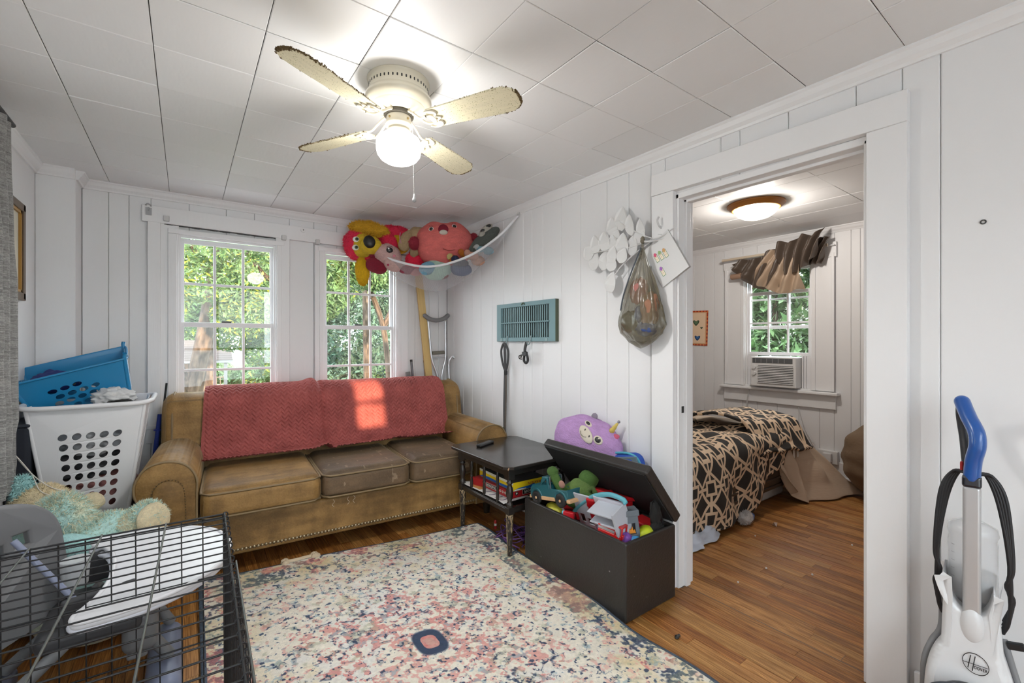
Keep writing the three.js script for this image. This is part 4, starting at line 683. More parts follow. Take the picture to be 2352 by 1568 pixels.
{ // grey and red playset lying open with a turquoise handle
  const t = thing('toy_fire_station', 'grey and red folding playset with turquoise handle in the ottoman', 'toy', [1.655, 0.385, -1.565]); t.rotation.set(0.0, PI / 2 + 0.08, 0.34, 'YXZ'); // local x runs to -z
  const mG = M(L(0.50, 0.52, 0.58), 0.4), mR = MP(L(0.52, 0.012, 0.02), 0.28, { clearcoat: 0.4 }), mTq = M(L(0.12, 0.42, 0.50), 0.45);
  t.rotation.set(0, PI * 0.5 + 0.1, 0); t.rotation.order = 'YXZ';
  const q = grp('shell', t); q.rotation.set(-0.35, 0, -0.06, 'YXZ'); q.scale.setScalar(1.22); // tip to the front, left end low
  const face = (x0, x1, y0, y1, holes, z0, z1) => { const s = shapeOf([[x0, y0], [x1, y0], [x1, y1], [x0, y1]]); for (const [a, b, c, d] of holes) { const p = new THREE.Path(); p.moveTo(a, c); p.lineTo(b, c); p.lineTo(b, d); p.lineTo(a, d); p.closePath(); s.holes.push(p); } return ext(s, z1 - z0, 0.001, 1).translate(0, 0, z0); };
  obj('front_wall', [face(0.02, 0.145, -0.10, 0.06, [[0.105, 0.13, -0.08, -0.04], [0.06, 0.09, -0.085, -0.055]], 0.045, 0.052)], mG, q);
  obj('bay_wall', [face(-0.135, 0.015, -0.12, 0.075, [[-0.11, -0.02, -0.03, 0.05], [-0.105, -0.015, -0.10, -0.045]], 0.040, 0.050)], M(L(0.62, 0.60, 0.66), 0.4), q);
  obj('side_wall', [bx(-0.140, -0.132, -0.12, 0.075, -0.04, 0.05)], mG, q);
  for (const y of [-0.035, 0.015, 0.06]) obj('floor_slab', [rbx(-0.135, -0.01, y - 0.003, y + 0.003, -0.04, 0.04, 0.001)], mG, q);
  obj('slide', [tube([[0.02, 0.05, 0.03], [0.01, 0.0, 0.045], [0.015, -0.06, 0.05]], 0.026, 16, 14)], mR, q);
  obj('red_panel', [rbx(0.015, 0.06, -0.05, 0.055, 0.035, 0.055, 0.006)], mR, q);
  obj('round_button', [new THREE.CylinderGeometry(0.024, 0.024, 0.02, 24).rotateX(PI / 2).translate(0.03, -0.055, 0.065)], M(L(0.72, 0.36, 0.42), 0.35), q); obj('button_rim', [new THREE.TorusGeometry(0.027, 0.006, 8, 28).translate(0.03, -0.055, 0.068)], mR, q);
  obj('handle', [tube([[0.165, -0.045, 0.05], [0.11, 0.005, 0.052], [0.02, 0.065, 0.052], [-0.07, 0.095, 0.05], [-0.135, 0.092, 0.045], [-0.15, 0.08, 0.04]], 0.010, 60, 10)], mTq, q);
  obj('hinge', [rbx(0.14, 0.17, -0.075, -0.04, 0.035, 0.06, 0.005)], mR, q); obj('hinge_pin', [new THREE.CylinderGeometry(0.008, 0.008, 0.03, 14).rotateX(PI / 2).translate(0.155, -0.06, 0.05)], mTq, q);
}
{ // globe, small fire truck, tower, rest
  const g = thing('glitter_ball', 'clear lilac glitter ball among the ottoman toys', 'toy ball', [1.672, 0.345, -1.505]); obj('ball', [sph(0.048, 28, 18)], MP(L(1, 1, 1), 0.15, { map: tex(128, 128, (u, v) => { const s = fbm(u, v, 60, 60, 2, 81) > 0.68 ? 0.25 : 0; return [0.55 + s, 0.48 + s, 0.60 + s]; }), clearcoat: 1 }), g);
  const f = thing('toy_fire_truck', 'little red fire truck with silver roof at the ottoman front edge', 'toy truck', [1.650, 0.352, -1.435], PI / 2 + 0.2); f.rotation.set(0, PI / 2 + 0.25, 0.12, 'YXZ'); const mR = MP(L(0.55, 0.015, 0.015), 0.3, { clearcoat: 0.5 });
  obj('chassis', [rbx(-0.05, 0.075, -0.015, 0.012, -0.028, 0.028, 0.004)], mR, f); obj('cab_frame', [rbx(-0.052, -0.044, 0.005, 0.055, -0.028, -0.02, 0.003), rbx(-0.052, -0.044, 0.005, 0.055, 0.02, 0.028, 0.003), rbx(-0.020, -0.012, 0.005, 0.055, -0.028, -0.02, 0.003), rbx(-0.020, -0.012, 0.005, 0.055, 0.02, 0.028, 0.003), rbx(-0.052, -0.012, 0.050, 0.058, -0.028, 0.028, 0.003), rbx(-0.056, -0.048, 0.0, 0.02, -0.028, 0.028, 0.003)], mR, f); obj('ladder_deck', [rbx(-0.012, 0.075, 0.012, 0.030, -0.024, 0.024, 0.003)], M(L(0.45, 0.46, 0.48), 0.3, { metalness: 0.4 }), f); obj('side_rail', [rbx(-0.012, 0.075, 0.028, 0.035, -0.028, -0.022, 0.002)], mR, f); obj('side_rail', [rbx(-0.012, 0.075, 0.028, 0.035, 0.022, 0.028, 0.002)], mR, f); obj('badge', [rbx(-0.04, -0.02, -0.010, 0.004, 0.0275, 0.0295, 0.001)], M(L(0.2, 0.45, 0.6), 0.4), f);
  const w = thing('toy_tower', 'grey toy tower with a flame window at the near end', 'toy', [1.745, 0.275, -1.40], 0.25); w.rotation.set(-0.06, -0.6, 0.12, 'YXZ'); const mS = M(L(0.13, 0.155, 0.18), 0.5);
  const tw = shapeOf([[-0.036, 0], [0.036, 0], [0.036, 0.165], [-0.036, 0.165]]); const hole = new THREE.Path(); hole.moveTo(-0.02, 0.075); hole.lineTo(0.018, 0.075); hole.lineTo(0.018, 0.125); hole.lineTo(-0.02, 0.125); hole.closePath(); tw.holes.push(hole);
  obj('tower_wall', [ext(tw, 0.012, 0.002, 1).translate(0, 0, 0.02)], mS, w); obj('tower_core', [bx(-0.034, 0.034, 0, 0.163, -0.028, 0.012)], M(L(0.03, 0.03, 0.035), 0.7), w); obj('tower_cap', [rbx(-0.043, 0.043, 0.158, 0.186, -0.036, 0.038, 0.004)], mS, w); obj('buttress', [rbx(0.036, 0.05, 0, 0.075, -0.004, 0.012, 0.003)], mS, w); obj('buttress_knob', [at(sph(0.008, 10, 8), 0.043, 0.08, 0.004)], mS, w);
  const fl = shapeOf([[-0.016, 0.077], [0.018, 0.077], [0.014, 0.095], [0.008, 0.088], [0.004, 0.108], [-0.004, 0.094], [-0.01, 0.1]]); obj('flame', [ext(fl, 0.006, 0.001, 1).translate(0, 0, 0.022)], M(L(0.85, 0.30, 0.02), 0.4), w); obj('ledge', [rbx(-0.024, 0.022, 0.068, 0.075, 0.028, 0.042, 0.002)], mS, w);
  const rt = thing('red_toy_roof', 'big red plastic roof behind the playset under the lid', 'toy', [1.865, 0.36, -1.62], 0.1); obj('roof', [at(rbx(-0.06, 0.06, -0.01, 0.01, -0.14, 0.10, 0.006), 0, 0.085, 0, 0, 0, -0.25), rbx(-0.05, 0.04, -0.08, 0.07, -0.13, 0.09, 0.006)], MP(L(0.45, 0.01, 0.015), 0.32, { clearcoat: 0.3 }), rt); obj('vent_bar', [rbx(-0.02, 0.03, 0.088, 0.094, -0.05, -0.03, 0.002)], M(L(0.35, 0.008, 0.012), 0.4), rt); obj('yellow_tag', [rbx(-0.062, -0.058, 0.03, 0.05, -0.02, 0.02, 0.001)], M(L(0.8, 0.6, 0.05), 0.4), rt);
  const rr2 = thing('red_toy_bin', 'red plastic bin at the rear corner of the ottoman', 'toy', [1.885, 0.30, -1.43], -0.15); obj('bin', [rbx(-0.04, 0.04, -0.03, 0.055, -0.07, 0.06, 0.008), ], MP(L(0.42, 0.01, 0.02), 0.35), rr2); obj('bin_rim', [rbx(-0.045, 0.045, 0.05, 0.062, -0.075, 0.065, 0.004)], MP(L(0.5, 0.02, 0.025), 0.3), rr2);
  const bk = thing('black_bag', 'crumpled black cloth bag hanging from the ottoman lid corner', 'bag', [1.865, 0.40, -1.362]); obj('bag_cloth', [at(blob(0.035, 0.07, 0.02, { n: 0.25, f: 4 }), 0, 0.02, 0), at(blob(0.05, 0.035, 0.022, { n: 0.25, f: 4, s: 9 }), 0.0, -0.05, 0.004)], M(L(0.012, 0.012, 0.012), 0.9), bk);
  const yl = thing('yellow_ball', 'yellow green segmented toy ball at the near ottoman corner', 'toy ball', [1.80, 0.335, -1.372]); obj('ball', [at(sph(0.052, 24, 16), 0, 0, 0, 0.5, 0.3, 0, [1.0, 0.85, 0.75])], M(L(0.50, 0.58, 0.02), 0.45), yl); for (const a of [-0.4, 0.2, 0.8]) obj('seam', [at(new THREE.TorusGeometry(0.046, 0.0022, 6, 32), 0, 0, 0, 0.5, 0.3 + a, 0, [1, 0.85, 0.75])], M(L(0.3, 0.38, 0.01), 0.6), yl);
  const pu = thing('purple_cone', 'purple plastic shell between fire truck and tower', 'toy', [1.682, 0.325, -1.385], 0.3); obj('shell', [at(blob(0.035, 0.05, 0.03, { n: 0.05 }), 0, 0, 0, 0, 0, 0.4)], M(L(0.20, 0.07, 0.36), 0.45), pu);
  const bl = thing('blue_rattle', 'light blue round toy at the lowest near corner', 'toy', [1.705, 0.328, -1.352]); obj('shell', [at(blob(0.034, 0.028, 0.03, { n: 0.04 }), 0, 0, 0)], M(L(0.05, 0.30, 0.62), 0.4), bl);
  const bo = thing('toy_boat', 'yellow green toy boat tucked under the pickup', 'toy', [1.660, 0.328, -1.875], 1.4); obj('hull', [at(blob(0.075, 0.04, 0.035, { n: 0.04 }), 0, 0, 0)], M(L(0.62, 0.58, 0.06), 0.4), bo); obj('sticker', [at(blob(0.05, 0.018, 0.010, { n: 0.1 }), -0.01, 0.014, 0.030, -0.4)], M(L(0.55, 0.42, 0.55), 0.5), bo);
  const rp = thing('red_clip_toy', 'small red and blue clip toy by the handle end', 'toy', [1.625, 0.362, -1.72], 0.4); obj('clip', [rbx(-0.012, 0.012, -0.02, 0.016, -0.03, 0.03, 0.006)], MP(L(0.5, 0.01, 0.02), 0.3), rp); obj('clip_end', [at(sph(0.011, 12, 8), 0, 0.006, -0.03)], M(L(0.15, 0.42, 0.55), 0.4), rp);
}
{ // purple unicorn cushion toy wedged between lid and wall
  const t = thing('unicorn_plush', 'round purple unicorn plush with yellow horn leaning on the wall', 'soft toy', [1.93, 0.66, -1.885]); t.rotation.set(-0.28, -1.25, -0.30, 'YXZ'); // local +z faces the room
  const m = plushM(0.70, 0.55, 0.75), w = M(L(0.62, 0.56, 0.46), 0.85), bk = M(L(0.012, 0.010, 0.012), 0.4);
  obj('body', [blob(0.235, 0.165, 0.082, { n: 0.04, seg: 48 })], m, t);
  const onB = (x, y) => Math.sqrt(Math.max(0, 1 - (x / 0.235) ** 2 - (y / 0.165) ** 2)) * 0.082;
  const patch = (nm, x, y, rx, ry, rz, mat, rot = 0, par = t, lift = 0) => { const z = onB(x, y), n = V(x / 0.235 ** 2, y / 0.165 ** 2, z / 0.082 ** 2).normalize(), g = sph(1, 24, 14); g.scale(rx, ry, rz); g.rotateZ(rot); g.applyMatrix4(new THREE.Matrix4().makeRotationFromQuaternion(new THREE.Quaternion().setFromUnitVectors(V(0, 0, 1), n)).setPosition(x + n.x * lift, y + n.y * lift, z + n.z * lift)); return obj(nm, g, mat, par); };
  patch('muzzle', 0.005, 0.055, 0.062, 0.032, 0.012, w, -0.55); patch('nostril', -0.008, 0.075, 0.004, 0.007, 0.004, bk, 0.3, t, 0.010); patch('nostril', 0.032, 0.052, 0.004, 0.007, 0.004, bk, 0.3, t, 0.010);
  patch('eye', -0.015, 0.115, 0.028, 0.015, 0.010, w, -0.3); patch('pupil', -0.015, 0.115, 0.022, 0.012, 0.012, bk, -0.3); patch('eye', 0.085, 0.055, 0.030, 0.024, 0.010, w, -0.3); patch('pupil', 0.085, 0.055, 0.025, 0.020, 0.012, bk, -0.3); patch('eye_glint', 0.088, 0.064, 0.006, 0.005, 0.004, w, 0, t, 0.011);
  obj('smile', [tube([[-0.03, 0.062, 0.085], [-0.018, 0.045, 0.092], [0.004, 0.038, 0.094], [0.02, 0.042, 0.092]], 0.0014, 20, 5)], bk, t);
  obj('horn', [at(lathe([[0.0, 0], [0.017, 0], [0.015, 0.02], [0.013, 0.022], [0.012, 0.042], [0.010, 0.044], [0.007, 0.066], [0, 0.074]], 18), 0.115, 0.125, 0.02, 0.2, 0, -0.35)], M(L(0.60, 0.45, 0.10), 0.5), t); obj('horn_tip', [at(sph(0.009, 12, 8), 0.142, 0.198, 0.034)], M(L(0.25, 0.24, 0.28), 0.5), t);
  obj('ear', [at(blob(0.018, 0.034, 0.012, { n: 0.05 }), 0.145, 0.105, 0.02, 0, 0, -0.9)], M(L(0.55, 0.10, 0.18), 0.7), t); obj('ear', [at(blob(0.020, 0.020, 0.012, { n: 0.05 }), -0.02, 0.168, 0.01, 0, 0, 0.5)], M(L(0.22, 0.19, 0.24), 0.8), t);
}
{ // blue backpack behind the lid
  const t = thing('backpack', 'blue backpack with turquoise piping squeezed behind the ottoman lid', 'backpack', [1.985, 0.525, -1.665]); t.rotation.set(0, 0, 0);
  obj('shell', [at(displace(new RoundedBoxGeometry(0.10, 0.24, 0.32, 6, 0.05), (p) => 0.008 * (n3(p.x * 20, p.y * 20, p.z * 20) - 0.5)), 0, 0, 0, -0.22, 0, 0.12)], M(L(0.02, 0.08, 0.42), 0.7, { bumpMap: clothBump, bumpScale: 0.002 }), t);
  obj('piping', [at(tube([[-0.02, -0.12, -0.155], [-0.02, 0.06, -0.158], [-0.02, 0.115, -0.11], [-0.02, 0.125, 0], [-0.02, 0.115, 0.11], [-0.02, 0.06, 0.158], [-0.02, -0.12, 0.155]], 0.007, 60, 8), 0, 0, 0, -0.22, 0, 0.12)], M(L(0.08, 0.38, 0.50), 0.5), t);
  obj('mesh_pocket', [at(rbx(-0.046, -0.038, -0.02, 0.10, 0.02, 0.15, 0.004), 0, 0.01, 0.012, -0.22, 0, 0.12)], M(L(0.16, 0.22, 0.26), 0.7), t);
  obj('strap_loop', [at(tube([[-0.055, 0.115, -0.13], [-0.075, 0.12, -0.07], [-0.06, 0.10, -0.01], [-0.055, 0.07, 0.03], [-0.065, 0.06, -0.03]], 0.010, 40, 8), 0, 0, 0, -0.22, 0, 0.12)], M(L(0.10, 0.36, 0.58), 0.6), t);
}
// ================= CORNER TOY HAMMOCK =================
{
  const A = V(1.13, 2.215, -3.855), B = V(2.04, 2.225, -2.72), C = V(2.03, 2.20, -3.86); // hooks: back wall, right wall, corner
  const t = thing('toy_hammock', 'white mesh corner hammock sagging with stuffed toys under the ceiling', 'hammock');
  const rim = new THREE.CatmullRomCurve3([A, V(1.19, 2.03, -3.62), V(1.33, 1.90, -3.36), V(1.52, 1.845, -3.14), V(1.73, 1.915, -2.94), V(1.92, 2.07, -2.80), B]);
  const mMesh = M(L(0.72, 0.74, 0.78), 0.8, { transparent: true, opacity: 0.32, side: THREE.DoubleSide, alphaMap: gtex(256, 256, (u, v) => { const a = Math.sin(u * 6.283 * 40), b = Math.sin(v * 6.283 * 40); return a * b > 0.25 ? 0.25 : 1; }) });
  // belly between the rim and the two walls
  const belly = (u, v) => { const r = rim.getPointAt(u), wall = u < 0.5 ? A.clone().lerp(C, u * 2) : C.clone().lerp(B, u * 2 - 1); const q = r.clone().lerp(wall, v); const sag = Math.sin(PI * clamp(v * 0.95 + 0.02)) * Math.sin(PI * u); q.y -= 0.20 * sag + v * 0.25 * Math.sin(PI * u); const out = V(-0.62, 0, 0.78); q.addScaledVector(out, 0.02 * sag); q.x = Math.min(q.x, 2.04); q.z = Math.max(q.z, -3.868); return q; };
  obj('net', sheet(belly, 60, 30, 0, [6, 4]), mMesh, t);
  obj('rim_band', new THREE.TubeGeometry(rim, 90, 0.0095, 10), M(L(0.72, 0.72, 0.74), 0.7), t);
  obj('hook', [tube([[2.046, 2.235, -2.70], [2.03, 2.245, -2.69], [2.022, 2.232, -2.70], [2.03, 2.222, -2.715]], 0.0025, 20, 6)], mChrome, t);
}
const pFur = (r, g, b, o) => plushM(r, g, b, o);
function furry(g, mat, parent, name, n, len, r = 0.0022, grav = 0.3) { // tufts on a body as one part
  obj(name, g, mat, parent);
  const c = clean(g), p = c.attributes.position, nn = c.attributes.normal, tri3 = p.count / 3, gs = [];
  const P = [], N = [];
  for (let k = 0; k < n; k++) { const i = Math.floor(rnd() * tri3) * 3, a = rnd(), b = rnd() * (1 - a), w = [a, b, 1 - a - b], q = V(0, 0, 0), m = V(0, 0, 0); for (let j = 0; j < 3; j++) { q.addScaledVector(V(p.getX(i + j), p.getY(i + j), p.getZ(i + j)), w[j]); m.addScaledVector(V(nn.getX(i + j), nn.getY(i + j), nn.getZ(i + j)), w[j]); }
    m.normalize(); const d = m.clone().add(V(rr(-0.7, 0.7), rr(-0.7, 0.7) - grav, rr(-0.7, 0.7))).normalize(), s = V(rr(-1, 1), rr(-1, 1), rr(-1, 1)).cross(d).normalize().multiplyScalar(r), tip = q.clone().addScaledVector(d, len * rr(0.6, 1.3)), a0 = q.clone().add(s), b0 = q.clone().sub(s); const q2 = [a0, b0, tip]; for (const z of q2) { P.push(z.x, z.y, z.z); N.push(m.x, m.y, m.z); } }
  const f = new THREE.BufferGeometry(); f.setAttribute('position', new THREE.Float32BufferAttribute(P, 3)); f.setAttribute('uv', new THREE.Float32BufferAttribute(Array.from({ length: P.length / 3 * 2 }, (_, i) => H3(Math.floor(i / 6), i % 2, 77) * 0.9), 2)); f.computeVertexNormals();
  obj(name + '_fur', f, mat, parent).userData.kind = 'stuff';
}
{ // pink and yellow long-eared dog
  const t = thing('dog_plush', 'hot pink and yellow plush dog with floppy ears in the hammock', 'soft toy', [1.17, 2.06, -3.66], -0.45);
  const pk = plushM(0.88, 0.16, 0.30), ye = plushM(0.83, 0.70, 0.16), bk = M(L(0.008, 0.008, 0.008), 0.35), wh = M(L(0.75, 0.75, 0.7), 0.5), gn = M(L(0.10, 0.16, 0.06), 0.4);
  furry(at(blob(0.135, 0.135, 0.11, { n: 0.05 }), -0.02, 0, 0), pk, t, 'head', 2500, 0.014);
  obj('face_mask', [at(blob(0.085, 0.10, 0.06, { n: 0.03 }), 0.005, -0.02, 0.065)], ye, t);
  obj('muzzle', [at(blob(0.085, 0.075, 0.075, { n: 0.03 }), 0.075, -0.03, 0.105)], ye, t);
  obj('nose', [at(blob(0.045, 0.052, 0.028, { n: 0.02 }), 0.07, -0.012, 0.168, -0.1, 0.1, 0.3)], bk, t);
  obj('mouth_seam', [tube([[0.115, -0.01, 0.155], [0.135, -0.045, 0.14], [0.115, -0.085, 0.13]], 0.0018, 16, 5), tube([[0.11, 0.0, 0.16], [0.13, 0.01, 0.145], [0.148, 0.012, 0.12]], 0.0018, 16, 5)], bk, t);
  for (const [x, y] of [[-0.038, 0.015], [-0.042, -0.05]]) { const e = grp('eye', t); obj('eyeball', [at(sph(0.026, 16, 12), x, y, 0.118, 0, 0, 0, [1, 0.85, 0.45])], wh, e); obj('iris', [at(sph(0.014, 14, 10), x + 0.008, y, 0.129, 0, 0, 0, [1, 1, 0.4])], gn, e); obj('pupil', [at(sph(0.008, 12, 8), x + 0.01, y, 0.134, 0, 0, 0, [1, 1, 0.4])], bk, e); }
  furry(at(blob(0.15, 0.05, 0.055, { n: 0.12, f: 4 }), 0.05, 0.115, 0.065, 0, 0, -0.12), plushM(0.85, 0.66, 0.16), t, 'topknot', 2500, 0.022);
  furry(at(blob(0.055, 0.135, 0.03, { n: 0.08, f: 3, fn: (d) => d.y > 0 ? -0.35 * d.y : 0 }), 0.0, -0.21, 0.07, 0.05, 0, 0.06), plushM(0.86, 0.68, 0.05), t, 'ear', 1500, 0.010, 0.0018);
  furry(at(blob(0.065, 0.11, 0.05, { n: 0.06 }), 0.215, 0.0, 0.03, 0, 0, 0.35), pk, t, 'paw', 1500, 0.012);
  furry(at(blob(0.17, 0.085, 0.10, { n: 0.08 }), 0.24, 0.09, -0.06, 0, 0, -0.08), pk, t, 'body', 2000, 0.013);
  obj('vest', [at(blob(0.10, 0.085, 0.07, { n: 0.05 }), 0.27, 0.015, -0.015)], plushM(0.80, 0.62, 0.06), t);
}
{ // dusty pink cow
  const t = thing('cow_plush', 'pale pink plush cow face with long lashes hanging over the rim', 'soft toy', [1.315, 1.955, -3.50], -0.45);
  const m = plushM(0.80, 0.66, 0.64), mg = plushM(0.52, 0.08, 0.18), bk = M(L(0.01, 0.008, 0.01), 0.3);
  furry(at(blob(0.115, 0.095, 0.09, { n: 0.05 }), 0, 0, 0, 0, 0, -0.5), m, t, 'head', 3500, 0.007, 0.0016);
  obj('muzzle', [at(blob(0.08, 0.062, 0.06, { n: 0.03 }), 0.045, -0.065, 0.045, 0, 0, -0.4)], m, t);
  const e = grp('eye', t); obj('eyeball', [at(sph(0.026, 18, 12), 0.022, 0.035, 0.082, 0, 0.2, -0.2, [1, 0.9, 0.5])], bk, e); obj('glint', [at(sph(0.007, 10, 8), 0.016, 0.045, 0.096)], M(L(0.8, 0.8, 0.8), 0.3), e); obj('lash', [tube([[0.0, 0.055, 0.088], [0.02, 0.066, 0.09], [0.045, 0.058, 0.085]], 0.002, 14, 5)], bk, e);
  obj('cheek', [at(sph(0.011, 14, 10), 0.058, -0.012, 0.098, 0, 0, 0, [1, 1, 0.35])], M(L(0.6, 0.2, 0.25), 0.7), t); obj('nostril', [at(sph(0.009, 12, 8), 0.012, -0.085, 0.103, 0, 0, 0, [1, 1, 0.4])], M(L(0.35, 0.03, 0.08), 0.7), t);
  obj('hoof', [at(blob(0.078, 0.058, 0.055, { n: 0.04, fn: (d) => 0.1 * Math.abs(d.x) }), -0.085, -0.085, 0.03, 0, 0, -0.35)], mg, t); obj('ear', [at(blob(0.02, 0.055, 0.014, { n: 0.05 }), -0.118, 0.0, 0.03, 0, 0, 0.5)], mg, t); obj('ear_tuft', [at(blob(0.02, 0.016, 0.016, { n: 0.2, f: 6 }), -0.135, 0.04, 0.035)], plushM(0.85, 0.8, 0.8), t);
}
{ // pink fluffy body between
  const t = thing('pink_plush', 'hot pink fluffy plush limbs behind the pale cow', 'soft toy', [1.50, 1.925, -3.40], -0.45); const pk = plushM(0.88, 0.13, 0.27);
  furry(at(blob(0.07, 0.09, 0.06, { n: 0.1 }), 0, -0.01, 0), pk, t, 'leg', 1500, 0.012); furry(at(blob(0.09, 0.06, 0.06, { n: 0.1 }), 0.085, 0.06, -0.01, 0, 0, 0.7), pk, t, 'body', 1500, 0.012); obj('foot', [at(blob(0.05, 0.03, 0.045, { n: 0.05 }), 0.01, -0.095, 0.02)], plushM(0.80, 0.5, 0.5), t);
}
{ // beige bunny
  const t = thing('bunny_plush', 'beige plush bunny ears drooping beside the coral bird', 'soft toy', [1.455, 2.075, -3.42], -0.45); const m = plushM(0.66, 0.56, 0.42);
  obj('ear', [at(blob(0.055, 0.092, 0.022, { n: 0.05 }), -0.01, 0.0, 0.05, 0, 0.1, -0.45)], m, t); obj('ear_stitch', [tube([[-0.058, 0.06, 0.06], [-0.062, 0.02, 0.068], [-0.05, -0.03, 0.07]], 0.0035, 16, 5)], M(L(0.5, 0.22, 0.3), 0.8), t);
  obj('ear', [at(blob(0.04, 0.085, 0.022, { n: 0.05, fn: (d) => d.y < 0 ? d.y * 0.3 : 0 }), 0.055, -0.075, 0.05, 0, 0.1, -0.3)], m, t); obj('head', [at(blob(0.085, 0.075, 0.07, { n: 0.06 }), 0.075, 0.05, 0.0)], m, t);
}
{ // round coral bird
  const t = thing('bird_plush', 'big round coral bird plush with a tiny beak atop the hammock', 'soft toy', [1.705, 2.06, -3.27], 0); t.rotation.set(-0.05, -0.45, 0.02, 'YXZ');
  const m = plushM(0.80, 0.40, 0.38), mr = plushM(0.62, 0.17, 0.24), bk = M(L(0.008, 0.006, 0.006), 0.3), wh = M(L(0.75, 0.75, 0.72), 0.7);
  obj('body', [blob(0.235, 0.205, 0.17, { n: 0.035, f: 2.5, seg: 64, fn: (d) => -0.20 * Math.exp(-Math.pow((d.x + 0.02) / 0.42, 2)) * Math.max(0, d.y) ** 3 })], m, t);
  obj('collar_fold', [tube([[-0.075, 0.168, 0.03], [-0.03, 0.140, 0.07], [0.01, 0.132, 0.08], [0.05, 0.148, 0.06], [0.08, 0.165, 0.03]], 0.007, 40, 8)], m, t);
  const zs = (x, y) => 0.17 * Math.sqrt(Math.max(0.02, 1 - (x / 0.222) ** 2 - (y / 0.192) ** 2));
  const patch = (nm, x, y, rx, ry, mat, rz = 0.010, par = t) => obj(nm, [at(sph(1, 22, 12), x, y, zs(x, y) * 1.0, -y * 2.2, x * 2.6, 0, [rx, ry, rz])], mat, par);
  for (const [x, y] of [[-0.105, 0.085], [0.075, 0.112]]) { const e = grp('eye', t); patch('eye_ring', x, y, 0.020, 0.020, wh, 0.008, e); patch('eyeball', x, y, 0.0165, 0.0165, bk, 0.012, e); const z = zs(x, y) + 0.008; for (const k of [-1, 0, 1]) obj('lash', [rod([x + k * 0.008, y + 0.016, z], [x + k * 0.014, y + 0.028, z - 0.002], 0.0012, 5)], bk, e); }
  patch('beak', -0.012, 0.080, 0.040, 0.042, plushM(0.55, 0.10, 0.20), 0.016); patch('beak_tip', -0.012, 0.052, 0.033, 0.020, M(L(0.52, 0.48, 0.42), 0.8), 0.022);
  furry(at(blob(0.042, 0.048, 0.035, { n: 0.08 }), -0.238, -0.01, 0.06), mr, t, 'wing', 1200, 0.012, 0.0016); furry(at(blob(0.042, 0.045, 0.035, { n: 0.08 }), 0.235, 0.04, 0.03), mr, t, 'wing', 1200, 0.012, 0.0016);
  obj('mouth_fold', [tube([[-0.02, -0.075, 0.158], [0.03, -0.088, 0.154], [0.075, -0.078, 0.148]], 0.0035, 16, 6)], plushM(0.72, 0.34, 0.32), t);
}
{ // grey sloth
  const t = thing('sloth_plush', 'dark grey plush with white eye mask at the right of the hammock', 'soft toy', [1.895, 2.075, -2.985]); t.rotation.set(0, -0.5, 0.72, 'YXZ');
  const m = plushM(0.32, 0.34, 0.32), wh = plushM(0.76, 0.74, 0.70), bk = M(L(0.01, 0.01, 0.01), 0.3);
  obj('body', [at(blob(0.155, 0.055, 0.055, { n: 0.03, seg: 44 }), 0, -0.012, 0.01)], m, t); obj('mask', [at(blob(0.062, 0.030, 0.028, { n: 0.04 }), 0.065, 0.040, 0.022, 0.2, 0, 0)], wh, t);
  for (const x of [0.04, 0.092]) obj('eye', [at(sph(0.021, 16, 10), x, 0.046, 0.040, 0, 0, -0.3, [1.15, 0.65, 0.5])], bk, t); obj('muzzle', [at(blob(0.028, 0.022, 0.022, { n: 0.03 }), 0.012, 0.026, 0.042)], wh, t); obj('claw', [at(blob(0.016, 0.007, 0.006, { n: 0.05 }), -0.10, -0.008, 0.062, 0, 0, 0.1)], wh, t);
}
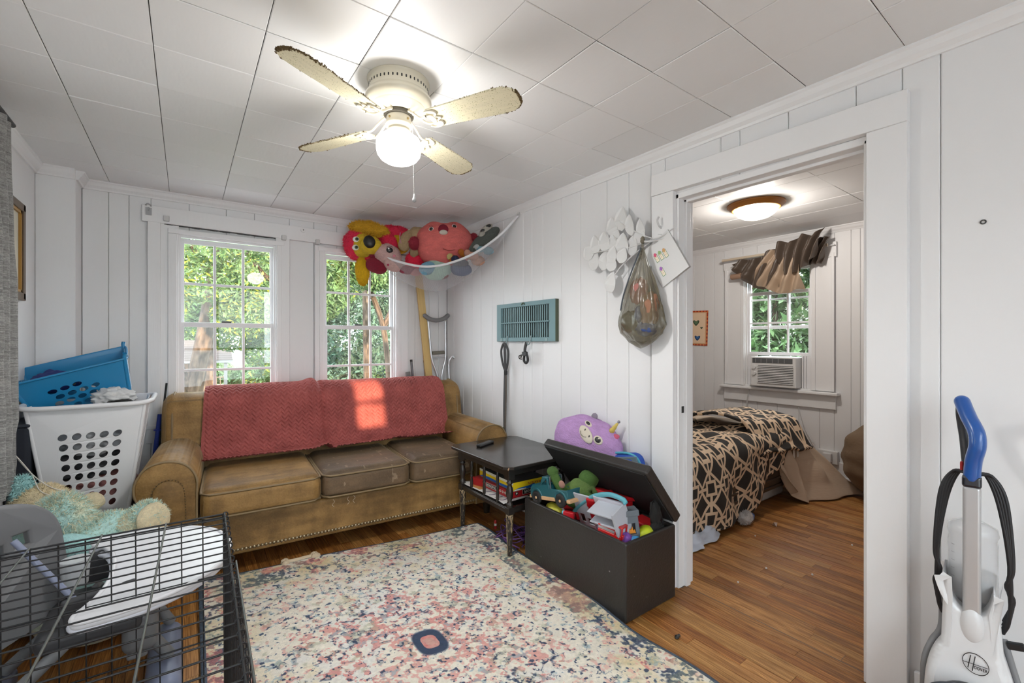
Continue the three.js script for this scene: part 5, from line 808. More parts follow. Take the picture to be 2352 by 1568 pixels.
{ // mint plush and small ones along the rim
  const t = thing('mint_plush', 'mint green plush with a blue patch resting low in the hammock', 'soft toy', [1.60, 1.845, -3.26], -0.45); obj('body', [at(blob(0.115, 0.085, 0.075, { n: 0.04 }), 0.03, 0.0, 0, 0, 0, 0.15)], plushM(0.66, 0.78, 0.72), t); obj('patch', [at(blob(0.068, 0.052, 0.05, { n: 0.03 }), -0.045, 0.0, 0.048, 0, 0, 0.35)], plushM(0.46, 0.66, 0.76), t);
  const small = (nm, lb, x, y, z, r, c, s = [1, 1, 1], extra) => { const q = thing(nm, lb, 'soft toy', [x, y, z], -0.45); obj('body', [blob(r * s[0], r * s[1], r * s[2], { n: 0.06 })], plushM(...c), q); if (extra) extra(q, r); };
  const head = (c) => (q, r) => obj('head', [at(blob(r * 0.7, r * 0.7, r * 0.7, { n: 0.05 }), -r * 0.9, r * 0.5, r * 0.2)], plushM(...c), q);
  small('small_plush', 'orange small plush with yellow head under the bird', 1.70, 1.915, -3.10, 0.036, [0.76, 0.42, 0.10], [1.2, 0.9, 1], head([0.85, 0.78, 0.5]));
  small('small_plush', 'navy blue small plush slumped on the hammock rim', 1.725, 1.882, -3.045, 0.045, [0.10, 0.12, 0.22], [1.4, 0.6, 1], head([0.16, 0.18, 0.3]));
  small('small_plush', 'peach pink small plush beside the navy one', 1.80, 1.935, -2.995, 0.040, [0.84, 0.60, 0.50], [1.3, 0.8, 1], head([0.84, 0.62, 0.54]));
  small('small_plush', 'pale blue tiny plush below the grey one', 1.845, 1.985, -2.945, 0.030, [0.55, 0.72, 0.78], [1.2, 0.8, 1], head([0.8, 0.8, 0.8]));
  small('small_plush', 'second orange plush peeking between bird and rim', 1.775, 1.955, -3.06, 0.034, [0.80, 0.46, 0.12], [1.3, 0.7, 1], head([0.78, 0.44, 0.14]));
  // toys seen through the net
  small('net_plush', 'dark pink plush seen through the net at the left', 1.445, 1.845, -3.40, 0.05, [0.55, 0.14, 0.24], [1.5, 0.7, 1]);
  small('net_plush', 'maroon plush seen through the net at the lowest point', 1.66, 1.805, -3.23, 0.045, [0.50, 0.16, 0.18], [1.2, 0.8, 0.9]);
  small('net_plush', 'blue jean coloured plush seen through the net', 1.775, 1.845, -3.12, 0.06, [0.24, 0.30, 0.46], [1.4, 0.9, 0.9]);
  small('net_plush', 'peach plush seen through the net on the right', 1.87, 1.91, -3.02, 0.045, [0.80, 0.60, 0.50], [1.2, 0.9, 0.9]);
  small('net_plush', 'sky blue plush seen through the net near the right end', 1.93, 1.985, -2.96, 0.035, [0.55, 0.70, 0.76], [1.2, 0.9, 0.9]);
}
// ================= THINGS ON THE WALLS =================
{ // shutter rack
  const t = thing('shutter_rack', 'small teal louvred shutter hung sideways as a hook rack', 'shutter', [2.05, 1.27, -2.978]); t.rotation.set(0.0, 0, 0);
  const mT = M(L(0.155, 0.275, 0.30), 0.5), mE = M(L(0.07, 0.085, 0.055), 0.7), D = 0.028, Wz = 0.705, Hy = 0.292; // x -D..0, z 0..Wz
  obj('stile', [rbx(-D, -0.004, 0, Hy, 0, 0.062, 0.003)], mT, t); obj('stile', [rbx(-D, -0.004, 0, Hy, Wz - 0.062, Wz, 0.003)], mT, t);
  obj('rail', [rbx(-D, -0.004, Hy - 0.032, Hy, 0.055, Wz - 0.055, 0.003)], mT, t); obj('rail', [rbx(-D, -0.004, 0, 0.03, 0.055, Wz - 0.055, 0.003)], mT, t); obj('end_edge', [rbx(-D + 0.001, -0.002, 0.001, Hy - 0.001, Wz - 0.002, Wz + 0.006, 0.001)], mE, t);
  obj('added_gap_sheet', [bx(-0.007, -0.003, 0.02, Hy - 0.02, 0.05, Wz - 0.05)], M(L(0.02, 0.025, 0.02), 0.9), t);  // dark sheet added behind the slats so the gaps read dark
  const n = 24; for (let i = 0; i < n; i++) obj('slat', [at(rbx(-0.0015, 0.0015, 0.026, Hy - 0.028, -0.0064, 0.0064, 0.0012), -0.018, 0, 0.074 + i * (Wz - 0.148) / (n - 1), 0, -0.05, 0)], mT, t);
  obj('tilt_rod', [rbx(-0.033, -0.024, 0.137, 0.147, 0.07, Wz - 0.065, 0.002)], mT, t); obj('hanger', [tube([[-0.03, Hy - 0.02, 0.33], [-0.034, Hy - 0.006, 0.35], [-0.03, Hy - 0.02, 0.37]], 0.004, 14, 6)], M(L(0.10, 0.14, 0.08), 0.6, { metalness: 0.3 }), t);
  for (const z of [0.15, 0.44]) obj('hook', [tube([[-0.029, 0.03, z], [-0.034, 0.005, z], [-0.045, -0.02, z], [-0.06, -0.022, z], [-0.066, -0.005, z]], 0.004, 20, 6), at(sph(0.007, 10, 8), -0.03, 0.034, z, 0, 0, 0, [0.6, 1.4, 1.2])], M(L(0.25, 0.32, 0.33), 0.4, { metalness: 0.5 }), t);
  for (const z of [0.055, 0.105, 0.60]) obj('bracket', [rbx(-0.031, -0.027, 0.002, 0.024, z, z + 0.025, 0.001)], M(L(0.22, 0.33, 0.35), 0.5), t);
}
{
  const mL1 = M(L(0.07, 0.072, 0.075), 0.8), mL2 = M(L(0.03, 0.03, 0.032), 0.8), mL3 = M(L(0.03, 0.12, 0.05), 0.8);
  const a = thing('dog_leash', 'grey rope dog leash looped over the left shutter hook', 'leash');
  obj('handle_loop', [tube([[1.990, 1.256, -2.828], [1.995, 1.20, -2.875], [2.0, 1.11, -2.868], [2.005, 1.045, -2.832], [2.0, 1.11, -2.796], [1.995, 1.20, -2.785]], 0.0085, 70, 8, true)], mL1, a); obj('knot', [at(blob(0.014, 0.024, 0.014, { n: 0.15, f: 5 }), 2.006, 1.03, -2.832)], mL2, a);
  obj('lead', [tube([[2.008, 1.02, -2.832], [2.012, 0.8, -2.838], [2.005, 0.58, -2.845], [1.99, 0.46, -2.86], [1.985, 0.33, -2.87]], 0.0065, 40, 8)], M(L(0.11, 0.09, 0.075), 0.8), a);
  const b = thing('flat_leash', 'flat dark nylon leash hanging straight beside the rope leash', 'leash'); obj('strap', [sheet((u, v) => { const y = mix(1.262, 0.30, v), k = v * v; return V(2.036 - 0.03 * k, y, -2.905 + 0.03 * u + 0.035 * v + 0.006 * Math.sin(v * 9)); }, 2, 40, 0.003)], mL1, b); obj('strap_band', [sheet((u, v) => V(2.004 - 0.0 * v, mix(0.60, 0.34, v), -2.874 + 0.022 * u + 0.01 * v), 2, 8, 0.003)], mL3, b);
  const c = thing('dog_harness', 'black buckled dog collar hanging from the right shutter hook', 'collar'); 
  obj('strap', [tube([[1.995, 1.262, -2.555], [1.998, 1.225, -2.575], [2.003, 1.19, -2.585]], 0.011, 20, 8)], mL1, c); obj('webbing_loop', [tube([[2.003, 1.19, -2.582], [2.006, 1.135, -2.60], [2.006, 1.112, -2.575], [2.003, 1.135, -2.55], [2.0, 1.18, -2.56]], 0.009, 40, 8, true)], mL2, c); obj('buckle', [rbx(1.985, 2.005, 1.165, 1.195, -2.60, -2.55, 0.004)], mBlack, c); obj('clip', [tube([[2.0, 1.172, -2.61], [1.99, 1.165, -2.635], [1.99, 1.145, -2.635], [2.0, 1.14, -2.615]], 0.004, 20, 6), at(new THREE.TorusGeometry(0.010, 0.003, 6, 16), 2.0, 1.16, -2.628, 0, 0.5, 0)], mBlack, c);
}
{ // white metal leaf spray
  const t = thing('leaf_wall_spray', 'white metal leaf branch hung on the wall behind the bag', 'wall decor'); const m = M(L(0.70, 0.70, 0.70), 0.45, { side: THREE.DoubleSide });
  const X = 1.985;
  const stems = [[[2.0, 1.815, -1.475], [X, 1.86, -1.56], [X, 1.93, -1.66], [X, 1.955, -1.69]], [[2.0, 1.81, -1.48], [X, 1.79, -1.62], [X, 1.80, -1.78], [X, 1.803, -1.90]], [[2.0, 1.805, -1.48], [X, 1.74, -1.60], [X, 1.69, -1.68], [X, 1.65, -1.72]]];
  stems.forEach((s) => obj('stem', [tube(s, 0.0035, 30, 6)], m, t)); obj('stem', [tube([[2.0, 1.812, -1.475], [2.0, 1.815, -1.43], [2.01, 1.83, -1.40], [2.012, 1.85, -1.36]], 0.003, 20, 6)], m, t); obj('stem', [tube([[2.0, 1.812, -1.475], [2.01, 1.805, -1.42], [2.02, 1.80, -1.37]], 0.003, 20, 6)], m, t);
  const leaf = (z, y, l, w, a, tip = 0.2) => { const s = new THREE.Shape(); s.moveTo(0, -l / 2); s.bezierCurveTo(w * 0.80, -l * 0.34, w * 0.62, l * 0.24, 0, l / 2); s.bezierCurveTo(-w * 0.62, l * 0.24, -w * 0.80, -l * 0.34, 0, -l / 2); const g = new THREE.ExtrudeGeometry(s, { depth: 0.0012, bevelEnabled: false, curveSegments: 14 }); g.rotateZ(a); g.rotateY(-PI / 2); const q = clean(g), p = q.attributes.position; for (let i = 0; i < p.count; i++) { const rr2 = Math.hypot(p.getY(i), p.getZ(i)); p.setX(i, p.getX(i) + 5 * rr2 * rr2); } q.computeVertexNormals(); q.translate(X - 0.008 + rr(-0.012, 0.006), y, z); obj('leaf', q, m, t); };
  // z, y, length, width, turn
  for (const [z, y, l, w, a] of [[-1.745, 1.935, 0.115, 0.075, 0.15], [-1.675, 1.965, 0.14, 0.085, -0.05], [-1.61, 1.915, 0.125, 0.055, 0.15], [-1.545, 1.885, 0.115, 0.050, 0.2], [-1.72, 1.87, 0.085, 0.075, -0.5], [-1.93, 1.812, 0.095, 0.085, 0.5], [-1.87, 1.855, 0.115, 0.075, 0.25], [-1.80, 1.858, 0.125, 0.08, 0.15], [-1.735, 1.832, 0.115, 0.07, 0.2], [-1.885, 1.755, 0.115, 0.08, -0.35], [-1.80, 1.748, 0.125, 0.085, -0.5], [-1.735, 1.765, 0.11, 0.07, -0.3], [-1.665, 1.815, 0.14, 0.085, 0.0], [-1.60, 1.80, 0.12, 0.07, -0.1], [-1.66, 1.752, 0.09, 0.075, -0.5], [-1.74, 1.715, 0.085, 0.075, -0.3], [-1.75, 1.612, 0.13, 0.075, -0.25], [-1.555, 1.84, 0.08, 0.07, 0.6]]) leaf(z, y, l, w, a);
}
{ // plastic carrier bag hanging from a coat hook
  const hk = thing('coat_hook', 'white double coat hook screwed to the wall by the door', 'hook'); const mH = M(L(0.62, 0.62, 0.63), 0.4);
  obj('plate', [rbx(2.030, 2.05, 1.80, 1.875, -1.445, -1.425, 0.006)], mH, hk); obj('prong', [tube([[2.04, 1.86, -1.435], [2.0, 1.875, -1.435], [1.985, 1.90, -1.435], [1.995, 1.92, -1.435]], 0.005, 20, 8)], mH, hk); obj('prong', [tube([[2.04, 1.815, -1.437], [1.99, 1.80, -1.46], [1.955, 1.80, -1.50], [1.95, 1.825, -1.51]], 0.005, 20, 8)], mH, hk);
  const t = thing('plastic_bag', 'knotted translucent brown plastic bag stuffed with small things', 'bag', [1.955, 1.795, -1.505]);
  const prof = [[0.0, 0.004], [0.05, 0.012], [0.12, 0.035], [0.22, 0.078], [0.32, 0.112], [0.40, 0.135], [0.455, 0.142], [0.50, 0.125], [0.535, 0.085], [0.552, 0.035], [0.556, 0.0]];
  const R = (s) => { const d = s * 0.556; for (let i = 0; i + 1 < prof.length; i++) if (d <= prof[i + 1][0]) return mix(prof[i][1], prof[i + 1][1], (d - prof[i][0]) / (prof[i + 1][0] - prof[i][0])); return 0; };
  const surf = (u, v) => { const a = u * 2 * PI, d = v * 0.556, pl = 1 + (0.10 * Math.sin(a * 9 + 2 * n3(v * 3, 1, 2)) + 0.05 * Math.sin(a * 17 + 1)) * Math.pow(1 - v, 0.7) + 0.16 * (n3(Math.cos(a) * 3.5 + 5, d * 16, Math.sin(a) * 3.5 + 9) - 0.5) + 0.07 * (n3(Math.cos(a) * 9 + 5, d * 40, Math.sin(a) * 9) - 0.5), r = R(v) * pl; const sway = -0.022 * v; return V(Math.cos(a) * r * 0.52 + 0.018 * v, -d * 0.98 + 0.018 * Math.sin(a * 2) * v, Math.sin(a) * r * 1.02 + sway * 1.2); };
  const mBag = MP(L(0.17, 0.15, 0.095), 0.22, { transparent: true, opacity: 0.58, side: THREE.DoubleSide, clearcoat: 0.5 });
  obj('bag_film', [sheet(surf, 120, 80)], mBag, t); obj('bag_knot', [at(blob(0.012, 0.02, 0.012, { n: 0.2, f: 5 }), 0, 0.012, 0)], M(L(0.16, 0.14, 0.10), 0.4), t);
  obj('pleat', [tube([[-0.012, -0.03, 0.0], [-0.05, -0.16, -0.035], [-0.07, -0.28, -0.07], [-0.075, -0.36, -0.085]], 0.004, 24, 6)], M(L(0.05, 0.06, 0.075), 0.4), t);
  const inner = (nm, x, y, z, r, c, s) => { obj(nm, [at(blob(r * s[0], r * s[1], r * s[2], { n: 0.15, f: 3, s: x * 99 }), x, y, z)], M(L(...c), 0.6), t); };
  inner('inside_bundle', -0.004, -0.26, -0.02, 0.06, [0.42, 0.16, 0.14], [0.6, 1.2, 0.9]); inner('inside_bundle', 0.0, -0.42, -0.075, 0.06, [0.05, 0.05, 0.05], [0.8, 1.0, 1.0]); inner('inside_bundle', 0.0, -0.36, 0.045, 0.06, [0.30, 0.14, 0.08], [0.7, 1.6, 0.9]); inner('inside_bundle', -0.01, -0.46, 0.03, 0.05, [0.03, 0.06, 0.20], [0.8, 0.8, 1.2]); inner('inside_bundle', -0.02, -0.38, -0.01, 0.035, [0.05, 0.09, 0.25], [0.6, 1.2, 0.7]);
}
{ // picture canvas hung askew
  const t = thing('drawing_canvas', 'white canvas with small drawings hung crooked behind the bag', 'picture', [2.018, 1.70, -1.405]); t.rotation.set(-0.53, 0, 0);
  const art = canvasTex(256, 256, (c) => { c.fillStyle = '#dcdcdc'; c.fillRect(0, 0, 256, 256); const doll = (x, y, col) => { c.strokeStyle = '#3f7a4a'; c.lineWidth = 3; c.strokeRect(x - 14, y, 28, 46); c.fillStyle = '#efe6d0'; c.fillRect(x - 13, y + 1, 26, 44); c.fillStyle = col; c.beginPath(); c.arc(x, y, 12, 0, 7); c.fill(); c.fillStyle = '#b02a3a'; for (let i = 0; i < 5; i++) c.fillRect(x - 10 + i * 4, y + 14 + (i * 13) % 26, 3, 3); }; doll(70, 70, '#d9557a'); doll(110, 76, '#9ab77a'); doll(150, 82, '#cfa06a'); doll(60, 160, '#a86cc0'); });
  const g = new THREE.BoxGeometry(0.018, 0.24, 0.175); const side = M(L(0.5, 0.5, 0.5), 0.6), front = M(L(1, 1, 1), 0.6, { map: art }); const o = new THREE.Mesh(g, [side, front, side, side, side, side]); o.name = 'canvas'; o.castShadow = o.receiveShadow = true; t.add(o);
  obj('hanging_cord', [tube([[0, 0.12, -0.05], [0.002, 0.16, 0.0], [0, 0.12, 0.05]], 0.0015, 16, 5)], M(L(0.4, 0.4, 0.4), 0.8), t);
}
// window hardware
{
  const mB = M(L(0.35, 0.35, 0.36), 0.35, { metalness: 0.7 });
  const r = thing('rod_bracket', 'steel curtain rod bracket on the left end of head board', 'bracket', [-0.20, 2.145, BZ + 0.034]); obj('plate', [rbx(-0.016, 0.016, -0.03, 0.02, 0, 0.004, 0.001)], mB, r); obj('cup', [at(new THREE.TorusGeometry(0.014, 0.004, 8, 20, PI), 0, 0.028, 0.012, 0, 0.4, 0), rbx(-0.004, 0.004, 0.0, 0.02, 0.002, 0.014, 0.001)], mB, r);
  const clips = [[-0.105, 2.105, 'left of the left window'], [0.615, 2.073, 'right of the left window'], [0.86, 2.072, 'left of the right window']];
  for (const [x, y, w] of clips) tag(obj('blind_clip', [rbx(x - 0.016, x + 0.016, y - 0.018, y + 0.018, BZ + 0.03, BZ + 0.055, 0.004)], M(L(0.6, 0.6, 0.6), 0.4)), 'small white plastic blind clip at head board ' + w, 'clip', 'blind clips');
  const d = thing('wall_disc', 'small round white disc with a screw on the head board', 'wall disc', [0.755, 2.155, BZ + 0.035]); obj('disc', [new THREE.CylinderGeometry(0.020, 0.020, 0.006, 24).rotateX(PI / 2)], mTrim, d); obj('screw', [at(sph(0.004, 8, 6), 0, 0, 0.003)], mBlack, d);
  tag(obj('screw_anchor', [at(new THREE.TorusGeometry(0.006, 0.002, 6, 16), 2.048, 1.65, -0.265, 0, PI / 2, 0)], M(L(0.05, 0.05, 0.05), 0.5)), 'dark screw hole high on the wall right of the door', 'screw hole');
}
{ // lumber, crutches, poles in the corner behind the sofa
  const mPine = M(L(1, 1, 1), 0.6, { map: tex(64, 512, (u, v) => { const g = fbm(u, v, 24, 2, 3, 91), k = Math.hypot((u - 0.5) * 1, (v - 0.42) * 9) < 0.18 ? 0.55 : 1; return [0.86 * (0.9 + 0.14 * g) * k, 0.745 * (0.88 + 0.16 * g) * k, 0.50 * (0.85 + 0.2 * g) * k]; }) });
  const t = thing('lumber_board', 'long pale pine board leaning in the corner behind the sofa', 'board', [1.90, 0, -3.755]); const g = new THREE.BoxGeometry(0.065, 1.98, 0.022); const u = g.attributes.uv; g.translate(0, 0.99, 0); at(g, 0, 0.005, 0, -0.03, 0, 0.094); obj('plank', [g], mPine, t);
  const mAl = M(L(0.66, 0.67, 0.69), 0.3, { metalness: 0.9 }), mPad = M(L(0.20, 0.20, 0.205), 0.8);
  const crutch = (label, pos, sc, tilt, turn) => { const c = thing('crutch', label, 'crutch', pos); c.rotation.set(tilt, turn, 0.04, 'YXZ'); c.scale.setScalar(sc);
    for (const s of [-1, 1]) obj('upright', [tube([[s * 0.085, 1.48, 0], [s * 0.080, 1.35, 0], [s * 0.072, 1.16, 0], [s * 0.062, 1.10, 0], [s * 0.022, 0.96, 0], [s * 0.018, 0.45, 0]], 0.0105, 50, 10, false, 0.2)], mAl, c);
    obj('arm_pad', [tube([[-0.115, 1.535, 0], [-0.07, 1.505, 0], [0, 1.49, 0], [0.07, 1.505, 0], [0.115, 1.535, 0]], 0.020, 30, 10), at(sph(0.02, 12, 8), -0.115, 1.535, 0), at(sph(0.02, 12, 8), 0.115, 1.535, 0)], mPad, c);
    obj('hand_grip', [new THREE.CylinderGeometry(0.017, 0.017, 0.115, 16).rotateZ(PI / 2).translate(0, 1.185, 0)], M(L(0.18, 0.17, 0.14), 0.8), c); obj('cross_bar', [rod([-0.062, 1.145, 0], [0.062, 1.145, 0], 0.006)], mAl, c); obj('lower_tube', [rod([0, 0.03, 0], [0, 0.70, 0], 0.013, 12)], mAl, c); obj('tip', [cyl(0.024, 0.018, 0.05, 14)], mBlack, c); };
  crutch('aluminium crutch with grey arm pad beside the pine board', [1.935, 0, -3.71], 0.985, -0.03, -0.08);
  const cn = thing('walking_cane', 'thin aluminium cane with hooked top right of the crutch', 'cane', [1.99, 0, -3.66]); cn.rotation.set(-0.05, 0, 0.01); obj('shaft', [rod([0, 0, 0], [0, 1.07, 0], 0.010, 10)], mAl, cn); obj('hook_handle', [tube([[0, 1.06, 0], [0.005, 1.10, 0.01], [0.03, 1.13, 0.015], [0.05, 1.115, 0.02]], 0.011, 20, 10)], mAl, cn);
  const pole = (label, x, z, h, tz, r) => { const p = thing('metal_pole', label, 'pole', [x, 0, z]); p.rotation.set(-0.06, 0, tz); obj('tube', [rod([0, 0, 0], [0, h, 0], r, 12)], M(L(0.16, 0.16, 0.17), 0.35, { metalness: 0.8 }), p); obj('end_cap', [at(cyl(r * 1.1, r * 1.1, 0.02, 12), 0, h - 0.01, 0)], mBlack, p); };
  pole('dark metal pole leftmost behind the sofa back', 1.735, -3.76, 1.10, 0.07, 0.010); pole('dark metal pole right of the other pole behind the sofa', 1.84, -3.76, 1.09, 0.05, 0.009); 
  const pd = thing('paddle_handle', 'short grey paddle handle lowest behind the sofa back', 'handle', [1.69, 0, -3.765]); pd.rotation.set(-0.05, 0, 0.07); obj('shaft', [rod([0, 0, 0], [0, 0.94, 0], 0.009, 10)], mBlackMetal, pd); obj('grip', [rbx(-0.022, 0.022, 0.93, 1.0, -0.008, 0.008, 0.004)], M(L(0.2, 0.2, 0.2), 0.5), pd);
}
{ // framed picture on the left wall
  const t = thing('picture_frame', 'dark gilt wooden picture frame half hidden by the curtain', 'picture', [LX + 0.001, 1.482, -3.40]); const mF = M(L(0.10, 0.055, 0.02), 0.4), mGold = M(L(0.42, 0.23, 0.05), 0.4);
  obj('frame_rail', [rbx(0, 0.022, 0, 0.04, 0, 0.42, 0.004)], mF, t); obj('frame_rail', [rbx(0, 0.022, 0.46, 0.50, 0, 0.42, 0.004)], mF, t); obj('frame_stile', [rbx(0, 0.022, 0.002, 0.498, 0, 0.04, 0.004)], mF, t); obj('frame_stile', [rbx(0, 0.022, 0.002, 0.498, 0.38, 0.42, 0.004)], mF, t); obj('gilt_lip', [bx(0.002, 0.016, 0.04, 0.46, 0.038, 0.056), bx(0.002, 0.016, 0.04, 0.46, 0.364, 0.382), bx(0.002, 0.016, 0.038, 0.054, 0.04, 0.38), bx(0.002, 0.016, 0.446, 0.462, 0.04, 0.38)], mGold, t); obj('picture_sheet', [bx(0.001, 0.006, 0.04, 0.46, 0.04, 0.38)], M(L(0.62, 0.58, 0.48), 0.6), t);
}
{ // grey curtain at the left edge
  const t = thing('curtain', 'grey textured curtain panel at the left edge', 'curtain'); const m = MP(L(1, 1, 1), 0.85, { map: tex(256, 256, (u, v) => { const a = fbm(u, v, 4, 90, 3, 101), b = fbm(u, v, 90, 90, 2, 102), k = clamp(0.35 + 0.5 * a + 0.3 * (b - 0.5)); return [0.60 * k + 0.24, 0.60 * k + 0.24, 0.59 * k + 0.24]; }), side: THREE.DoubleSide, transmission: 0.15, thickness: 0, bumpMap: clothBump, bumpScale: 0.004 });
  obj('panel', [sheet((u, v) => { const y = mix(2.225, 0.62, v), w = mix(0.5, 1.0, step(0, 0.5, v)), z = -2.885 + 0.42 * u - 0.008 * v; return V(-0.63 + 0.024 * Math.sin(u * 30 + 0.6) * w + 0.010 * n3(u * 8, v * 9, 1) + 0.010 * step(0.55, 1, v) * n3(u * 18, v * 26, 5), y, z + 0.006 * Math.sin(v * 8)); }, 90, 90, 0.002, [1.6, 6])], m, t);
  obj('rod', [rod([-0.625, 2.235, -2.93], [-0.625, 2.235, -1.3], 0.011, 12)], mBlackMetal, t);
}
// ================= LAUNDRY, BEARS =================
function basketWall(P, nu, rowsY, holesFn, mat, parent, name, th = 0.004) { }
// plastic wall panel with real oval holes: shape in (s, y), bent onto a tapering rounded box by map(s,y)
function holedPanel(w, h, holes, map, th = 0.0035) {
  const s = shapeOf([[0, 0], [w, 0], [w, h], [0, h]]); for (const [cx, cy, rx, ry, ro] of holes) { const p = new THREE.Path(); p.absellipse(cx, cy, rx, ry, 0, 2 * PI, true, ro); s.holes.push(p); }
  const g = new THREE.ExtrudeGeometry(s, { depth: th, bevelEnabled: false, curveSegments: 12 }); const p = g.attributes.position;
  for (let i = 0; i < p.count; i++) { const q = map(p.getX(i), p.getY(i), p.getZ(i)); p.setXYZ(i, q.x, q.y, q.z); } g.computeVertexNormals(); return g;
}
{ // dark tote under, navy hamper beside
  const n = thing('navy_hamper', 'dark navy fabric hamper against the left wall behind the basket', 'hamper', [0, 0, 0]); obj('hamper_body', [displace(new RoundedBoxGeometry(0.085, 0.86, 0.38, 5, 0.02).translate(-0.650, 0.43, -3.30), (p) => 0.008 * (n3(p.x * 9, p.y * 7, p.z * 9) - 0.5))], M(L(0.012, 0.016, 0.026), 0.8), n); obj('hamper_rim', [rbx(-0.694, -0.606, 0.855, 0.872, -3.492, -3.108, 0.008)], M(L(0.02, 0.026, 0.04), 0.6), n);
  const t = thing('storage_tote', 'dark plastic tote holding up the white laundry basket', 'tote', [0, 0, 0]); obj('tote_body', [rbx(-0.60, -0.245, 0, 0.345, -3.50, -3.12, 0.02)], M(L(0.03, 0.03, 0.035), 0.6), t); obj('tote_lid', [rbx(-0.604, -0.242, 0.345, 0.37, -3.51, -3.11, 0.01)], M(L(0.05, 0.05, 0.055), 0.5), t);
}
{ // white basket
  const t = thing('laundry_basket', 'white plastic laundry basket with rows of oval holes', 'laundry basket', [-0.40, 0.371, -3.31]);
  const m = MP(L(0.76, 0.76, 0.78), 0.35), H = 0.575, wx = (y) => mix(0.155, 0.228, y / H), wz = (y) => mix(0.14, 0.20, y / H);
  const holes = []; for (let r = 0; r < 8; r++) for (let c = 0; c < 5; c++) holes.push([0.135 + c * 0.062, 0.055 + r * 0.052, 0.0225, 0.0165, 0.42]);
  const mk = (fn) => holedPanel(0.5, H, holes, fn);
  const fit = (s, y, W) => (s / 0.5 * 2 - 1) * W;
  obj('front_wall', [mk((s, y, z) => V(fit(s, y, wx(y)), y, wz(y) + 0.012 * (1 - Math.pow(s / 0.25 - 1, 2)) - z))], m, t);
  obj('back_wall', [mk((s, y, z) => V(-fit(s, y, wx(y)), y, -wz(y) + z))], m, t);
  obj('side_wall', [mk((s, y, z) => V(wx(y) - z, y, -fit(s, y, wz(y))))], m, t); obj('side_wall', [mk((s, y, z) => V(-wx(y) + z, y, fit(s, y, wz(y))))], m, t);
  for (const [a, b] of [[1, 1], [1, -1], [-1, 1], [-1, -1]]) obj('corner', [rod([a * (wx(0) - 0.006), 0, b * (wz(0) - 0.006)], [a * (wx(H) - 0.006), H, b * (wz(H) - 0.006)], 0.010, 12)], m, t);
  obj('floor', [bx(-0.15, 0.15, 0, 0.005, -0.136, 0.136)], m, t);
  const rp = []; for (let i = 0; i < 40; i++) { const a = i / 40 * 2 * PI, e = 0.28, sg = (v) => Math.sign(v) * Math.pow(Math.abs(v), e); rp.push([sg(Math.cos(a)) * 0.252, H + 0.004 * Math.cos(2 * a), sg(Math.sin(a)) * 0.222]); }
  obj('rim', [tube(rp, 0.0125, 200, 10, true)], m, t);
  const cl = (label, pos, r, c, s) => { const q = thing('laundry', label, 'laundry', pos); obj('cloth', [blob(r[0], r[1], r[2], { n: 0.22, f: 4.5, s, seg: 64, fn: (d) => 0.06 * (n3(d.x * 12 + s, d.y * 12, d.z * 12) - 0.5) })], M(L(...c), 0.9, { bumpMap: clothBump, bumpScale: 0.003 }), q); };
  cl('crumpled white clothes spilling over the basket rim', [-0.315, 0.965, -3.24], [0.088, 0.055, 0.085], [0.62, 0.62, 0.62], 3); cl('striped grey clothes in the upper basket', [-0.40, 0.76, -3.31], [0.175, 0.12, 0.155], [0.36, 0.36, 0.37], 11); cl('dark clothes in the middle of the basket', [-0.43, 0.62, -3.31], [0.160, 0.10, 0.145], [0.05, 0.05, 0.055], 21); cl('dusty pink clothes at the bottom of the basket', [-0.37, 0.48, -3.31], [0.135, 0.10, 0.13], [0.34, 0.14, 0.13], 31); cl('black cloth edge lying by the basket rim', [-0.285, 0.945, -3.16], [0.06, 0.014, 0.03], [0.02, 0.02, 0.02], 41);
}
